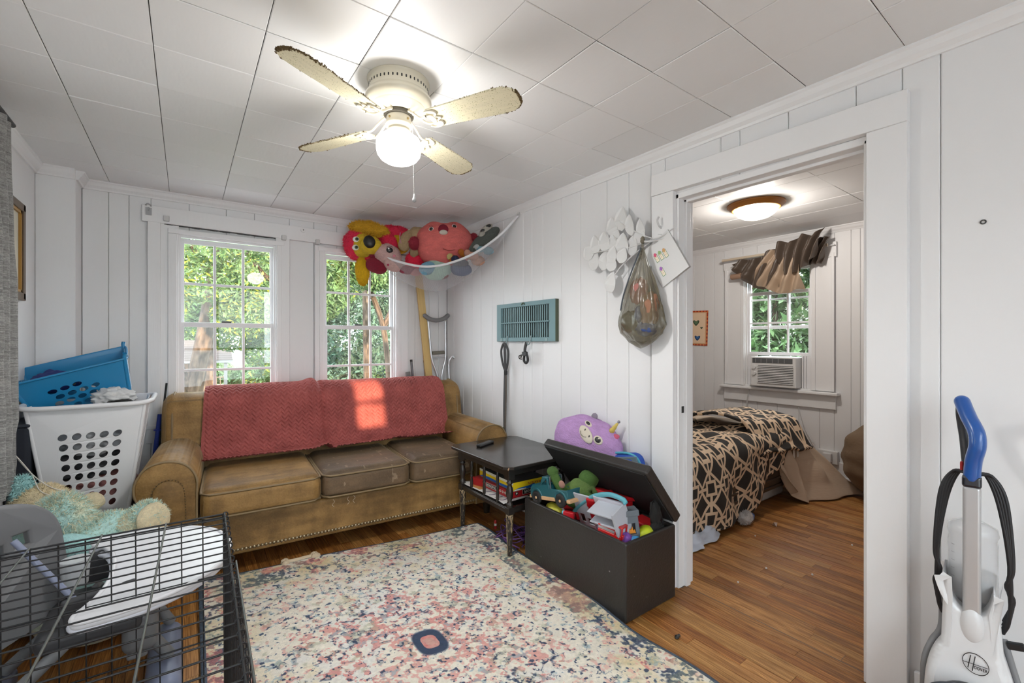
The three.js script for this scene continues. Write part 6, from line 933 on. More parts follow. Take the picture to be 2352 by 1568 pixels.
{ // blue basket tipped on top
  const t = thing('laundry_basket', 'bright blue plastic basket tipped over on top of the white basket', 'laundry basket', [-0.435, 0.925, -3.40]); t.rotation.set(0.20, 0.10, 0.285, 'YXZ');
  const m = MP(L(0.015, 0.22, 0.46), 0.3, { clearcoat: 0.2 }), H = 0.235, wx = (y) => mix(0.185, 0.225, y / H), wz = (y) => mix(0.12, 0.155, y / H);
  const holes = []; [[0.17, 3], [0.135, 4], [0.10, 4], [0.065, 3]].forEach(([y, n], r) => { for (let c = 0; c < n; c++) holes.push([0.14 + (r % 2) * 0.02 + c * 0.058, y - 0.02 + 0.005 * c, 0.022, 0.0125, 0.12]); });
  const mk = (hh, fn) => holedPanel(0.5, H, hh, fn), fit = (s, W) => (s / 0.5 * 2 - 1) * W;
  obj('front_wall', [mk(holes, (s, y, z) => V(fit(s, wx(y)), y - (y > 0.2 ? 0.0 : 0), wz(y) - z))], m, t); obj('back_wall', [mk(holes, (s, y, z) => V(-fit(s, wx(y)), y, -wz(y) + z))], m, t);
  const h2 = []; for (let r = 0; r < 4; r++) for (let c = 0; c < 6; c++) h2.push([0.09 + c * 0.062 + (r % 2) * 0.03, 0.045 + r * 0.045, 0.022, 0.015, 0]);
  obj('side_wall', [mk(h2, (s, y, z) => V(wx(y) - z, y, -fit(s, wz(y))))], m, t); obj('side_wall', [mk(h2, (s, y, z) => V(-wx(y) + z, y, fit(s, wz(y))))], m, t);
  for (const [a, b] of [[1, 1], [1, -1], [-1, 1], [-1, -1]]) obj('corner', [tube([[a * (wx(0) - 0.004), 0, b * (wz(0) - 0.004)], [a * (wx(H) - 0.004), H, b * (wz(H) - 0.004)], [a * (wx(H) + 0.006), H + 0.03, b * (wz(H) + 0.002)]], 0.010, 16, 10)], m, t);
  obj('floor', [bx(-0.183, 0.183, 0, 0.005, -0.118, 0.118)], m, t); obj('rim', [tube([[-0.225, H, 0.155], [0.225, H, 0.155], [0.228, H - 0.015, 0], [0.225, H, -0.155], [-0.225, H, -0.155], [-0.228, H - 0.015, 0]], 0.006, 120, 8, true, 0.1)], m, t);
  const b = thing('laundry', 'blue and tan clothes lying inside the blue basket', 'laundry', [-0.555, 1.055, -3.375]); obj('cloth', [blob(0.10, 0.06, 0.08, { n: 0.2, f: 4, s: 8 })], M(L(0.02, 0.035, 0.16), 0.9), b); obj('tan_fold', [at(blob(0.05, 0.035, 0.05, { n: 0.2, f: 4, s: 2 }), 0.045, 0.015, 0.035)], M(L(0.35, 0.25, 0.15), 0.9), b);
  const u = thing('umbrella', 'folded navy blue umbrella standing behind the white basket', 'umbrella', [-0.135, 0.0, -3.69]); u.rotation.set(0, 0, -0.0); obj('shaft', [rod([-0.06, 0, 0], [0.035, 1.0, 0.02], 0.006, 8)], mBlackMetal, u); obj('folded_canopy', [rod([-0.05, 0.2, 0], [0.0, 0.80, 0.01], 0.022, 12, 0.012)], M(L(0.01, 0.03, 0.22), 0.6), u); obj('strap', [at(new THREE.TorusGeometry(0.018, 0.004, 6, 18), -0.012, 0.70, 0.008, PI / 2, 0, 0)], M(L(0.01, 0.03, 0.3), 0.6), u);
}
// two big pale aqua bears slumped in front of the basket
const bearTex = tex(256, 256, (u, v) => { const a = step(0.40, 0.62, fbm(u, v, 4, 4, 3, 111)), f = fbm(u, v, 50, 50, 2, 112) * 0.14; return [mix(0.93, 0.78, a) - f, mix(0.90, 0.92, a) - f, mix(0.78, 0.90, a) - f]; });
const mBear = MP(L(1, 1, 1), 0.9, { map: bearTex, bumpMap: rep(plushBump, 3), bumpScale: 0.006, sheen: 0.6, sheenColor: L(0.7, 0.7, 0.6) }), mCream = plushM(0.90, 0.84, 0.70), mAqua = plushM(0.70, 0.88, 0.88);
{
  const t = thing('teddy_bear', 'pale aqua and cream teddy bear lying in front of laundry', 'soft toy', [-0.30, 0, -2.62]);
  furry(at(blob(0.20, 0.17, 0.17, { n: 0.05 }), 0.02, 0.34, -0.02, 0, 0, 0.2), mBear, t, 'body', 5000, 0.014, 0.0018);
  furry(at(blob(0.105, 0.115, 0.10, { n: 0.06 }), -0.115, 0.515, 0.0, 0.2, 0, 0.25), mBear, t, 'head', 5000, 0.022, 0.002);
  furry(join([tube([[0.02, 0.36, 0.02], [0.10, 0.43, 0.03], [0.16, 0.475, 0.03]], 0.075, 20, 16), at(sph(0.075, 20, 14), 0.16, 0.475, 0.03)]), mBear, t, 'leg', 4000, 0.016, 0.002);
  obj('foot_pad', [at(blob(0.066, 0.075, 0.022, { n: 0.03 }), 0.185, 0.478, 0.078, -0.2, 0.55, 0)], mCream, t);
  obj('ear', [at(blob(0.045, 0.04, 0.025, { n: 0.05 }), -0.03, 0.575, -0.02)], mCream, t); obj('arm', [at(blob(0.06, 0.10, 0.06, { n: 0.06 }), -0.05, 0.42, 0.12, 0.3, 0, 0.8)], mAqua, t); obj('lower_body', [at(blob(0.23, 0.20, 0.20, { n: 0.05 }), 0, 0.19, 0)], mBear, t);
}
{
  const t = thing('teddy_bear', 'cream teddy bear with aqua trim beside the grey curtain', 'soft toy', [-0.525, 0, -2.80]);
  furry(at(blob(0.10, 0.095, 0.09, { n: 0.05 }), 0.015, 0.545, 0.0), mCream, t, 'head', 3500, 0.013, 0.0018);
  obj('body', [at(blob(0.15, 0.25, 0.15, { n: 0.05 }), 0, 0.26, 0)], mBear, t); furry(at(blob(0.035, 0.05, 0.03, { n: 0.08 }), -0.045, 0.635, 0.0), mAqua, t, 'ear', 700, 0.02, 0.002); obj('paw', [at(blob(0.05, 0.04, 0.05, { n: 0.05 }), -0.06, 0.52, 0.07)], mAqua, t);
  obj('hang_string', [tube([[-0.15, 0.86, -0.17], [-0.05, 0.72, -0.06], [0.04, 0.64, 0.03], [0.12, 0.60, 0.05]], 0.0022, 30, 5), tube([[-0.15, 0.85, -0.15], [-0.03, 0.70, -0.04], [0.03, 0.62, 0.06], [0.14, 0.585, 0.08]], 0.0022, 30, 5)], M(L(0.7, 0.66, 0.6), 0.9), t);
}
// ================= DOG CRATE, HIGH CHAIR =================
{
  const t = thing('dog_crate', 'black wire dog crate filling the lower left corner', 'dog crate', [0.112, 0, -1.895], -0.0257); // origin: far right corner; local -x left, +z to camera
  const W = 0.66, D = 1.10, H = 0.655, m = MP(L(0.022, 0.023, 0.026), 0.4, { metalness: 0.4 }), mS = M(L(0.16, 0.17, 0.165), 0.35, { metalness: 0.7 }), r = 0.0021;
  const top = grp('top_panel', t), back = grp('end_panel', t), right = grp('side_panel', t), left = grp('side_panel', t), front = grp('end_panel', t), bot = grp('floor_pan', t);
  const wire = (p, a, b, q = r, mm = m) => obj('wire', rod(a, b, q, 6), mm, p);
  for (let i = 0; i <= 22; i++) wire(top, [-W, H, i * D / 22], [0, H, i * D / 22], i === 0 || i === 22 ? 0.003 : r);
  for (const x of [0, -0.165, -0.325, -0.485, -W]) wire(top, [x, H + 0.004, 0], [x, H + 0.004, D], x === 0 ? 0.0034 : 0.0028, x === 0 ? m : mS);
  for (const [p, z] of [[back, 0], [front, D]]) { for (let i = 0; i <= 11; i++) wire(p, [-W + i * W / 11, 0.01, z + 0.004], [-W + i * W / 11 - 0.004, H - 0.004, z], r); for (const y of [0.012, 0.22, 0.44, H - 0.012]) wire(p, [-W, y, z - 0.003], [0, y, z - 0.003], 0.0028); }
  for (const [p, x] of [[right, 0], [left, -W]]) { for (let i = 0; i <= 17; i++) wire(p, [x, 0.01, i * D / 17], [x, H - 0.008, i * D / 17], r); for (const y of [0.012, 0.15, 0.30, 0.45, H - 0.016]) wire(p, [x + 0.003, y, 0], [x + 0.003, y, D], 0.0028); }
  for (let i = 0; i < 23; i++) obj('ring', at(new THREE.TorusGeometry(0.0085, 0.0022, 6, 16), 0.002, H - 0.002, 0.004 + i * (D - 0.01) / 22, 0, 0.35, 0), m, top);
  // gate leaf folded flat against the outside
  const gate = grp('gate_panel', t); for (let i = 0; i <= 13; i++) wire(gate, [0.034, 0.06, 0.10 + i * 0.07], [0.030, 0.515, 0.10 + i * 0.07], r); for (const y of [0.06, 0.29, 0.515]) wire(gate, [0.031, y, 0.09], [0.031, y, 1.03], 0.003, mS);
  obj('gate_loop', [tube([[0.002, 0.50, 0.11], [0.02, 0.515, 0.11], [0.03, 0.505, 0.11]], 0.0024, 14, 6)], mS, gate);
  wire(bot, [-W, 0.01, 0], [0, 0.01, 0], 0.003); wire(bot, [-W, 0.01, D], [0, 0.01, D], 0.003); wire(bot, [0, 0.01, 0], [0, 0.01, D], 0.003); wire(bot, [-W, 0.01, 0], [-W, 0.01, D], 0.003);
}
{
  const t = thing('high_chair', 'grey plastic high chair with a white tray behind the crate', 'high chair', [-0.34, 0, -2.17]); // faces +x
  const mG = M(L(0.15, 0.152, 0.16), 0.45), mD = M(L(0.04, 0.04, 0.044), 0.55), mB = M(L(0.22, 0.25, 0.36), 0.4), mW = MP(L(0.68, 0.68, 0.71), 0.3), mL = M(L(0.20, 0.205, 0.215), 0.4);
  // shell back, leaning
  const back = ext((() => { const s = new THREE.Shape(); s.moveTo(-0.16, 0); s.lineTo(-0.165, 0.28); s.bezierCurveTo(-0.16, 0.40, -0.09, 0.43, 0, 0.43); s.bezierCurveTo(0.09, 0.43, 0.16, 0.40, 0.165, 0.28); s.lineTo(0.16, 0); s.closePath(); for (const [x, y] of [[0.085, 0.29], [0.03, 0.275], [-0.085, 0.29], [-0.03, 0.275]]) { const p = new THREE.Path(); p.moveTo(x - 0.015, y - 0.02); p.lineTo(x + 0.015, y - 0.02); p.lineTo(x + 0.015, y + 0.02); p.lineTo(x - 0.015, y + 0.02); p.closePath(); s.holes.push(p); } return s; })(), 0.03, 0.009, 3, 20);
  const bq = clean(back), bp = bq.attributes.position; for (let i = 0; i < bp.count; i++) bp.setZ(i, bp.getZ(i) + 2.0 * bp.getX(i) * bp.getX(i)); bq.computeVertexNormals();
  bq.scale(1.18, 1.02, 1); bq.applyMatrix4(new THREE.Matrix4().makeRotationY(PI / 2 - 0.72)); at(bq, -0.165, 0.28, -0.02, 0, 0, 0.16); obj('backrest', [toCreasedNormals(bq, 0.7)], mG, t);
  obj('harness_bar', [rod([-0.10, 0.64, 0.10], [0.06, 0.40, 0.14], 0.009, 8)], mB, t);
  obj('seat', [rbx(-0.05, 0.22, 0.27, 0.34, -0.17, 0.17, 0.03, 4)], mD, t); obj('seat_front', [rbx(0.16, 0.26, 0.18, 0.33, -0.15, 0.15, 0.03, 4)], mG, t);
  obj('side_shield', [at(rbx(-0.09, 0.10, -0.055, 0.055, -0.012, 0.012, 0.010, 3), 0.11, 0.415, -0.15, 0, 0, 0.1)], mD, t); obj('side_shield', [at(rbx(-0.09, 0.10, -0.055, 0.055, -0.012, 0.012, 0.010, 3), 0.11, 0.39, 0.16, 0, 0, 0.1)], mD, t); obj('cup', [cyl(0.035, 0.042, 0.09, 20).translate(0.02, 0.40, -0.05)], M(L(0.5, 0.52, 0.54), 0.3), t);
  // tray: rounded front towards +x, raised rim
  const tray = new THREE.Shape(); tray.moveTo(0, -0.235); tray.bezierCurveTo(-0.03, -0.235, -0.035, -0.20, -0.01, -0.185); tray.bezierCurveTo(0.08, -0.13, 0.08, 0.10, 0.005, 0.19); tray.bezierCurveTo(-0.025, 0.215, -0.015, 0.25, 0.02, 0.25); tray.bezierCurveTo(0.22, 0.26, 0.41, 0.17, 0.415, 0.0); tray.bezierCurveTo(0.415, -0.16, 0.24, -0.245, 0, -0.235);
  const tg = ext(tray, 0.024, 0.009, 3, 24); tg.rotateX(PI / 2); tg.scale(1, 1, 1.18); tg.rotateX(0.10); tg.translate(0.072, 0.462, 0.05); const tr = grp('tray', t); obj('tray_top', [tg], mW, tr);
  const trayFit = (g) => { g.translate(-0.075, -0.475, -0.02); g.scale(1, 1, 1.18); g.rotateX(0.10); return g.translate(0.072, 0.462, 0.05); }; const rimPts = tray.getPoints(16).map((p) => [p.x * 0.985 + 0.078, 0.474, p.y * 0.985 + 0.02]); obj('tray_rim', [trayFit(tube(rimPts.filter((_, i) => i % 2 === 0), 0.007, 160, 8, true, 0.3))], mW, tr); obj('tray_apron', [trayFit(tube(rimPts.filter((_, i) => i % 2 === 0).map(([x, y, z]) => [x * 0.97, 0.448, z * 0.97]), 0.011, 160, 8, true, 0.3))], M(L(0.66, 0.67, 0.74), 0.35), tr);
  // legs and foot housings
  for (const s of [-1, 1]) { obj('leg', [rod([0.16, 0.36, s * 0.13], [0.29, 0.10, s * 0.12 - 0.06], 0.020, 14)], mL, t); obj('leg', [rod([0.08, 0.34, s * 0.14], [-0.18, 0.10, s * 0.17], 0.020, 14)], mL, t); }
  obj('foot_bar', [at(rbx(-0.055, 0.055, -0.0, 0.095, -0.20, 0.24, 0.045, 5), 0.275, 0.002, -0.02)], mB, t); obj('foot_bar', [at(rbx(-0.045, 0.045, 0, 0.095, -0.25, 0.25, 0.04, 5), -0.20, 0.002, 0)], mB, t);
  obj('footrest', [rbx(0.17, 0.23, 0.14, 0.165, -0.10, 0.10, 0.01)], mL, t);
}
{ // grey booster seat in the crate's foreground
  const t = thing('booster_seat', 'grey moulded child booster seat low behind the crate wires', 'child seat', [-0.33, 0, -1.60]);
  obj('seat_shell', [displace(new RoundedBoxGeometry(0.40, 0.20, 0.34, 8, 0.08).translate(0, 0.101, 0), (p, n) => n.y > 0.5 ? -0.03 * (1 - Math.min(1, (p.x / 0.16) ** 2)) : 0)], M(L(0.12, 0.12, 0.13), 0.5), t); obj('seat_pad', [at(blob(0.17, 0.045, 0.14, { n: 0.04 }), 0.0, 0.19, 0.04)], M(L(0.42, 0.42, 0.45), 0.5), t); obj('seat_rim', [tube([[-0.19, 0.19, 0.12], [-0.17, 0.22, -0.13], [0, 0.235, -0.16], [0.17, 0.22, -0.13], [0.19, 0.17, 0.12]], 0.016, 40, 10)], M(L(0.20, 0.20, 0.21), 0.45), t);
}
// ================= CARPET CLEANER =================
{
  const t = thing('carpet_cleaner', 'white upright carpet cleaner with blue handle by the door', 'carpet cleaner', [1.925, 0, -0.272], -1.45);
  const mW = MP(L(0.66, 0.66, 0.67), 0.32, { clearcoat: 0.3 }), mGr = M(L(0.20, 0.20, 0.21), 0.5), mN = MP(L(0.012, 0.016, 0.026), 0.2, { clearcoat: 0.6 }), mBl = MP(L(0.010, 0.085, 0.34), 0.28, { clearcoat: 0.5 }), mC = M(L(0.010, 0.010, 0.013), 0.5), mTank = MP(L(0.80, 0.81, 0.83), 0.12, { transparent: true, opacity: 0.42, clearcoat: 0.6, side: THREE.DoubleSide });
  const sh = new THREE.Shape(); sh.moveTo(-0.105, 0.02); sh.lineTo(-0.102, 0.22); sh.bezierCurveTo(-0.10, 0.30, -0.085, 0.335, -0.066, 0.36); sh.lineTo(-0.062, 0.50); sh.bezierCurveTo(-0.064, 0.54, -0.068, 0.555, -0.062, 0.57); sh.bezierCurveTo(-0.05, 0.50, -0.03, 0.475, -0.012, 0.47); sh.lineTo(0.014, 0.47); sh.bezierCurveTo(0.028, 0.475, 0.038, 0.505, 0.044, 0.545); sh.lineTo(0.056, 0.48); sh.lineTo(0.064, 0.37); sh.bezierCurveTo(0.075, 0.33, 0.095, 0.27, 0.102, 0.22); sh.lineTo(0.105, 0.02); sh.closePath();
  const body = clean(ext(sh, 0.13, 0.022, 5, 16)), p = body.attributes.position; for (let i = 0; i < p.count; i++) { const k = step(0.5, 0.1, p.getY(i)); p.setZ(i, p.getZ(i) + 0.05 * k - 0.075); } body.computeVertexNormals(); obj('body_shell', [toCreasedNormals(body, 0.8)], mW, t);
  obj('pole_socket', [at(blob(0.027, 0.055, 0.02, { n: 0 }), 0.001, 0.43, 0.052)], mW, t);
  obj('pole', [at(rbx(-0.0195, 0.0195, 0, 0.40, -0.014, 0.014, 0.009, 3), 0, 0.442, 0.045)], MP(L(0.50, 0.50, 0.51), 0.3, { metalness: 0.35 }), t); obj('pole_collar', [at(rbx(-0.021, 0.021, 0, 0.036, -0.016, 0.016, 0.009, 3), 0, 0.838, 0.045)], mN, t);
  const grip = (pts, r, m2, sx) => { const c = new THREE.CatmullRomCurve3(pts.map((q) => V(...q))), g = new THREE.TubeGeometry(c, 50, r, 14); return obj('handle_grip', [g, at(sph(r, 14, 10), ...pts[0]), at(sph(r, 14, 10), ...pts[pts.length - 1])], m2, t); };
  grip([[0.0, 0.868, 0.045], [0.004, 0.92, 0.05], [0.012, 0.965, 0.058], [0.010, 1.0, 0.05], [-0.008, 1.045, 0.02], [-0.022, 1.085, -0.012]], 0.019, mBl);
  obj('handle_rear', [tube([[-0.022, 1.08, -0.022], [-0.024, 1.04, -0.05], [-0.016, 0.97, -0.04], [-0.010, 0.91, -0.005], [-0.004, 0.87, 0.03]], 0.014, 50, 12)], mC, t); obj('trigger', [rbx(-0.026, -0.018, 0.875, 0.905, 0.0, 0.02, 0.004)], M(L(0.4, 0.02, 0.02), 0.4), t);
  obj('tank', [at(lathe([[0.0, 0.47], [0.050, 0.47], [0.053, 0.50], [0.053, 0.655], [0.051, 0.672], [0.055, 0.685], [0.052, 0.705], [0.03, 0.718], [0, 0.72]], 32), 0, 0, -0.028, 0, 0, 0, [1.04, 1, 0.85])], mTank, t);
  obj('tank_water', [at(cyl(0.046, 0.048, 0.09, 24), 0, 0.478, -0.028, 0, 0, 0, [1.04, 1, 0.85])], MP(L(0.35, 0.36, 0.37), 0.1, { transparent: true, opacity: 0.6 }), t); for (let i = 0; i < 5; i++) obj('tank_mark', [at(rbx(-0.010, 0.0, -0.0008, 0.0008, 0, 0.0006, 0.0002), -0.038, 0.55 + i * 0.024, 0.010, 0, -0.75, 0)], mGr, t);
  obj('side_trim', [tube([[-0.067, 0.50, 0.0], [-0.068, 0.38, 0.0], [-0.088, 0.335, 0.03], [-0.104, 0.27, 0.05], [-0.106, 0.12, 0.05]], 0.008, 40, 8)], mGr, t); obj('side_trim', [tube([[0.064, 0.40, 0.0], [0.085, 0.32, 0.03], [0.103, 0.25, 0.05], [0.106, 0.12, 0.05]], 0.008, 40, 8)], mGr, t);
  // dark clear nozzle hood
  obj('nozzle_hood', [at(blob(0.105, 0.15, 0.085, { n: 0 }), 0, 0.125, 0.085)], mN, t); obj('hood_rim', [tube([[-0.098, 0.16, 0.11], [-0.085, 0.235, 0.122], [-0.04, 0.272, 0.128], [0.02, 0.276, 0.128], [0.07, 0.25, 0.124], [0.098, 0.17, 0.11]], 0.010, 50, 10)], M(L(0.05, 0.06, 0.075), 0.35), t);
  obj('base_nozzle', [rbx(-0.14, 0.14, 0.004, 0.09, -0.02, 0.22, 0.03, 4)], mW, t); for (const s of [-1, 1]) obj('wheel', [new THREE.CylinderGeometry(0.05, 0.05, 0.03, 24).rotateZ(PI / 2).translate(s * 0.115, 0.05, -0.05)], mC, t);
  // badge
  const logo = canvasTex(512, 384, (c, w, h) => { c.clearRect(0, 0, w, h); c.strokeStyle = '#16171a'; c.lineWidth = 13; c.beginPath(); c.ellipse(256, 192, 236, 172, 0.12, 0, 7); c.stroke(); c.lineWidth = 10; c.beginPath(); c.moveTo(30, 210); c.lineTo(482, 196); c.stroke(); c.lineWidth = 18; c.beginPath(); c.moveTo(170, 60); c.lineTo(118, 300); c.moveTo(250, 60); c.lineTo(198, 330); c.stroke(); c.fillStyle = '#16171a'; c.font = 'bold 78px sans-serif'; c.textBaseline = 'middle'; c.fillText('OOVER', 226, 252, 240); });
  const pl = new THREE.Mesh(new THREE.PlaneGeometry(0.058, 0.060), M(L(1, 1, 1), 0.4, { map: logo, transparent: true, alphaTest: 0.3 })); pl.name = 'badge'; const yb = 0.335, kb = step(0.5, 0.1, yb); pl.position.set(0.008, yb, 0.13 + 0.05 * kb - 0.075 + 0.0035); pl.rotation.x = -0.165; t.add(pl);
  // cord wound on two hooks
  const strand = (s, o) => tube([[s * 0.012, 0.876, 0.01 + o * 0.006], [s * (0.030 + o * 0.004), 0.868, 0.0], [s * (0.052 + o * 0.006), 0.80, 0.005], [s * (0.070 + o * 0.004), 0.68 - o * 0.02, 0.012], [s * (0.078 - o * 0.003), 0.56, 0.012], [s * (0.074 + o * 0.003), 0.46 + o * 0.02, 0.008], [s * (0.062 + o * 0.001), 0.415 + o * 0.012, 0.0]], 0.0052, 60, 8);
  for (let o = 0; o < 4; o++) { obj('cord', [strand(-1, o)], mC, t); obj('cord', [strand(1, o)], mC, t); }
  obj('plug', [at(rbx(-0.018, 0.018, -0.010, 0.010, -0.008, 0.008, 0.004), 0.088, 0.395, 0.01, 0, 0, 0.25), at(rbx(0, 0.014, -0.006, -0.004, -0.003, 0.003, 0.0005), 0.104, 0.402, 0.01, 0, 0, 0.25)], mC, t); obj('plug_pin', [at(rbx(0, 0.016, -0.001, 0.001, -0.003, 0.003, 0.0005), 0.104, 0.408, 0.01, 0, 0, 0.3)], mChrome, t); obj('plug_pin', [at(rbx(0, 0.016, -0.001, 0.001, -0.003, 0.003, 0.0005), 0.106, 0.400, 0.01, 0, 0, 0.3)], mChrome, t);
}
// ================= BEDROOM =================
{ // window air conditioner
  const t = thing('air_conditioner', 'white window air conditioner under the raised bedroom sash', 'air conditioner', [FX, 0.812, -2.305]); const W = 0.43, H = 0.30, m = M(L(0.72, 0.72, 0.72), 0.4);
  obj('cabinet', [rbx(-0.13, 0.20, 0, H, 0, W, 0.008)], m, t); obj('control_strip', [rbx(-0.134, -0.128, H - 0.062, H - 0.012, 0.02, W - 0.03, 0.002)], M(L(0.10, 0.105, 0.11), 0.4), t); obj('grille_recess', [rbx(-0.132, -0.128, 0.03, H - 0.085, 0.075, W - 0.025, 0.001)], M(L(0.10, 0.10, 0.10), 0.8), t);
  for (let i = 0; i < 11; i++) obj('louvre', [rbx(-0.142, -0.130, 0.034 + i * 0.0165, 0.043 + i * 0.0165, 0.07, W - 0.02, 0.002)], m, t); for (let i = 0; i < 6; i++) obj('vent_fin', [rbx(-0.137, -0.131, H - 0.058, H - 0.016, 0.05 + i * 0.055, 0.055 + i * 0.055, 0.001)], M(L(0.3, 0.3, 0.31), 0.5), t);
  for (const y of [0.13, 0.195]) obj('knob', [new THREE.CylinderGeometry(0.017, 0.02, 0.02, 20).rotateZ(PI / 2).translate(-0.14, y, 0.04)], m, t);
  const c = thing('power_cord', 'pale power cord drooping from the air conditioner to the bed', 'cord'); obj('cord', [tube([[FX - 0.11, 0.82, -2.29], [FX - 0.07, 0.80, -2.34], [FX - 0.05, 0.70, -2.37], [FX - 0.04, 0.50, -2.40], [FX - 0.03, 0.28, -2.43]], 0.007, 40, 8)], M(L(0.6, 0.6, 0.6), 0.5), c);
  const c2 = thing('lamp_cord', 'thin clear cord running down the wall to the outlet', 'cord'); obj('cord', [tube([[FX - 0.02, 0.76, -1.92], [FX - 0.015, 0.55, -1.88], [FX - 0.02, 0.40, -1.83], [FX - 0.05, 0.28, -1.74]], 0.004, 30, 8)], M(L(0.6, 0.6, 0.6), 0.5), c2);
  const o = thing('outlet_box', 'white outlet box on the bedroom baseboard', 'outlet', [FX - 0.05, 0.13, -1.72]); obj('box', [rbx(0, 0.05, 0, 0.12, 0, 0.16, 0.006)], m, o); obj('adapter', [rbx(-0.035, 0.0, 0.02, 0.10, 0.05, 0.12, 0.006)], m, o);
  const v = thing('floor_vent', 'dark slotted floor vent along the bedroom baseboard', 'vent', [FX - 0.17, 0, -1.78]); obj('frame', [rbx(0, 0.11, 0, 0.007, 0, 0.42, 0.002)], M(L(0.10, 0.055, 0.03), 0.5, { metalness: 0.4 }), v); for (let i = 0; i < 14; i++) obj('slot', [bx(0.012, 0.098, 0.0068, 0.0082, 0.016 + i * 0.028, 0.03 + i * 0.028)], mBlack, v);
}
{ // heart poster
  const art = canvasTex(256, 320, (c, w, h) => { c.fillStyle = '#d8a67c'; c.fillRect(0, 0, w, h); c.lineWidth = 12; c.strokeStyle = '#c24a1e'; c.strokeRect(6, 6, w - 12, h - 12); for (let i = 0; i < 40; i++) { c.fillStyle = i % 2 ? '#8e2412' : '#e0803a'; c.fillRect(i * 14 % w, i < 20 ? 0 : h - 12, 7, 12); c.fillRect(i < 20 ? 0 : w - 12, i * 17 % h, 12, 8); } c.fillStyle = '#efd2b2'; c.fillRect(22, 22, w - 44, h - 44); const heart = (x, y, s, col) => { c.fillStyle = col; c.beginPath(); c.moveTo(x, y + s); c.bezierCurveTo(x - s * 1.2, y, x - s * 0.9, y - s * 0.9, x, y - s * 0.2); c.bezierCurveTo(x + s * 0.9, y - s * 0.9, x + s * 1.2, y, x, y + s); c.fill(); }; heart(150, 105, 36, '#3d4a36'); heart(150, 105, 24, '#5f7a58'); heart(165, 245, 32, '#23406e'); heart(165, 245, 20, '#3f70a8'); heart(200, 155, 14, '#3d4a36'); heart(70, 180, 34, '#6d2b20'); heart(80, 250, 18, '#33402e'); heart(70, 90, 26, '#8a5a2a'); });
  const t = thing('heart_poster', 'cream poster of folk hearts with an orange border', 'poster', [FX - 0.005, 1.43, -3.03]); const o = new THREE.Mesh(new THREE.BoxGeometry(0.006, 0.41, 0.36), [M(L(0.6, 0.5, 0.4), 0.7), M(L(1, 1, 1), 0.7, { map: art }), M(L(0.6, 0.5, 0.4), 0.7), M(L(0.6, 0.5, 0.4), 0.7), M(L(0.6, 0.5, 0.4), 0.7), M(L(0.6, 0.5, 0.4), 0.7)]); o.name = 'sheet'; o.castShadow = o.receiveShadow = true; o.rotation.x = 0.03; t.add(o);
}
{ // valance
  const t = thing('curtain_rod', 'pale curtain rod above the bedroom window', 'curtain rod'); obj('rod', [rod([FX - 0.11, 2.16, -2.62], [FX - 0.10, 2.165, -1.62], 0.014, 14)], M(L(0.62, 0.52, 0.40), 0.4), t); for (const z of [-2.60, -1.64]) { obj('bracket', [rod([FX - 0.11, 2.162, z], [FX, 2.162, z], 0.006, 8)], mWhiteVinyl, t); } obj('rod', [rod([FX - 0.06, 2.155, -2.66], [FX - 0.06, 2.165, -1.58], 0.006, 10)], mWhiteVinyl, t);
  const v = thing('valance', 'twisted brown and tan satin valance bunched over the rod', 'valance'); const mBr = MP(L(0.085, 0.062, 0.047), 0.42, { sheen: 0.6, sheenColor: L(0.4, 0.33, 0.27), side: THREE.DoubleSide }), mTan = MP(L(0.42, 0.31, 0.22), 0.45, { sheen: 0.5, sheenColor: L(0.6, 0.5, 0.4), side: THREE.DoubleSide });
  const drape = (top, bot, f, amp, x0, ph) => sheet((u, w) => { const a = top(u), b = bot(u), y = mix(a[1], b[1], w), z = mix(a[0], b[0], w); return V(x0 + amp * Math.sin((u * f + w * 2.2) * PI + ph) - 0.03 * Math.sin(w * PI) + 0.02 * n3(u * 6, w * 6, ph), y, z); }, 70, 40, 0.002);
  obj('brown_swag', [drape((u) => [mix(-2.50, -2.02, u), mix(2.10, 2.19, u) + 0.02 * Math.sin(u * 9)], (u) => [mix(-2.46, -2.02, u), 2.0 - 0.20 * Math.sin(clamp(u * 1.15) * PI * 0.62) - 0.0 * u], 7, 0.035, FX - 0.14, 0)], mBr, v);
  obj('tan_swag', [drape((u) => [mix(-2.12, -1.84, u), mix(2.20, 2.12, u)], (u) => [mix(-2.30, -1.80, u), mix(1.82, 1.74, u) + 0.03 * Math.sin(u * 8)], 8, 0.03, FX - 0.16, 1)], mTan, v);
  obj('brown_swag', [drape((u) => [mix(-2.04, -1.62, u), mix(2.22, 2.30, u) + 0.02 * Math.sin(u * 14)], (u) => [mix(-1.96, -1.68, u), mix(1.92, 2.08, u) - 0.05 * Math.sin(u * PI)], 8, 0.035, FX - 0.20, 2)], mBr, v);
  obj('knot_tail', [drape((u) => [mix(-1.72, -1.60, u), 2.24], (u) => [mix(-1.80, -1.66, u), 2.0], 6, 0.03, FX - 0.12, 3)], mBr, v); obj('rolled_hem', [rod([FX - 0.10, 1.97, -2.52], [FX - 0.12, 1.97, -2.40], 0.03, 12)], M(L(0.35, 0.22, 0.15), 0.6), v);
}
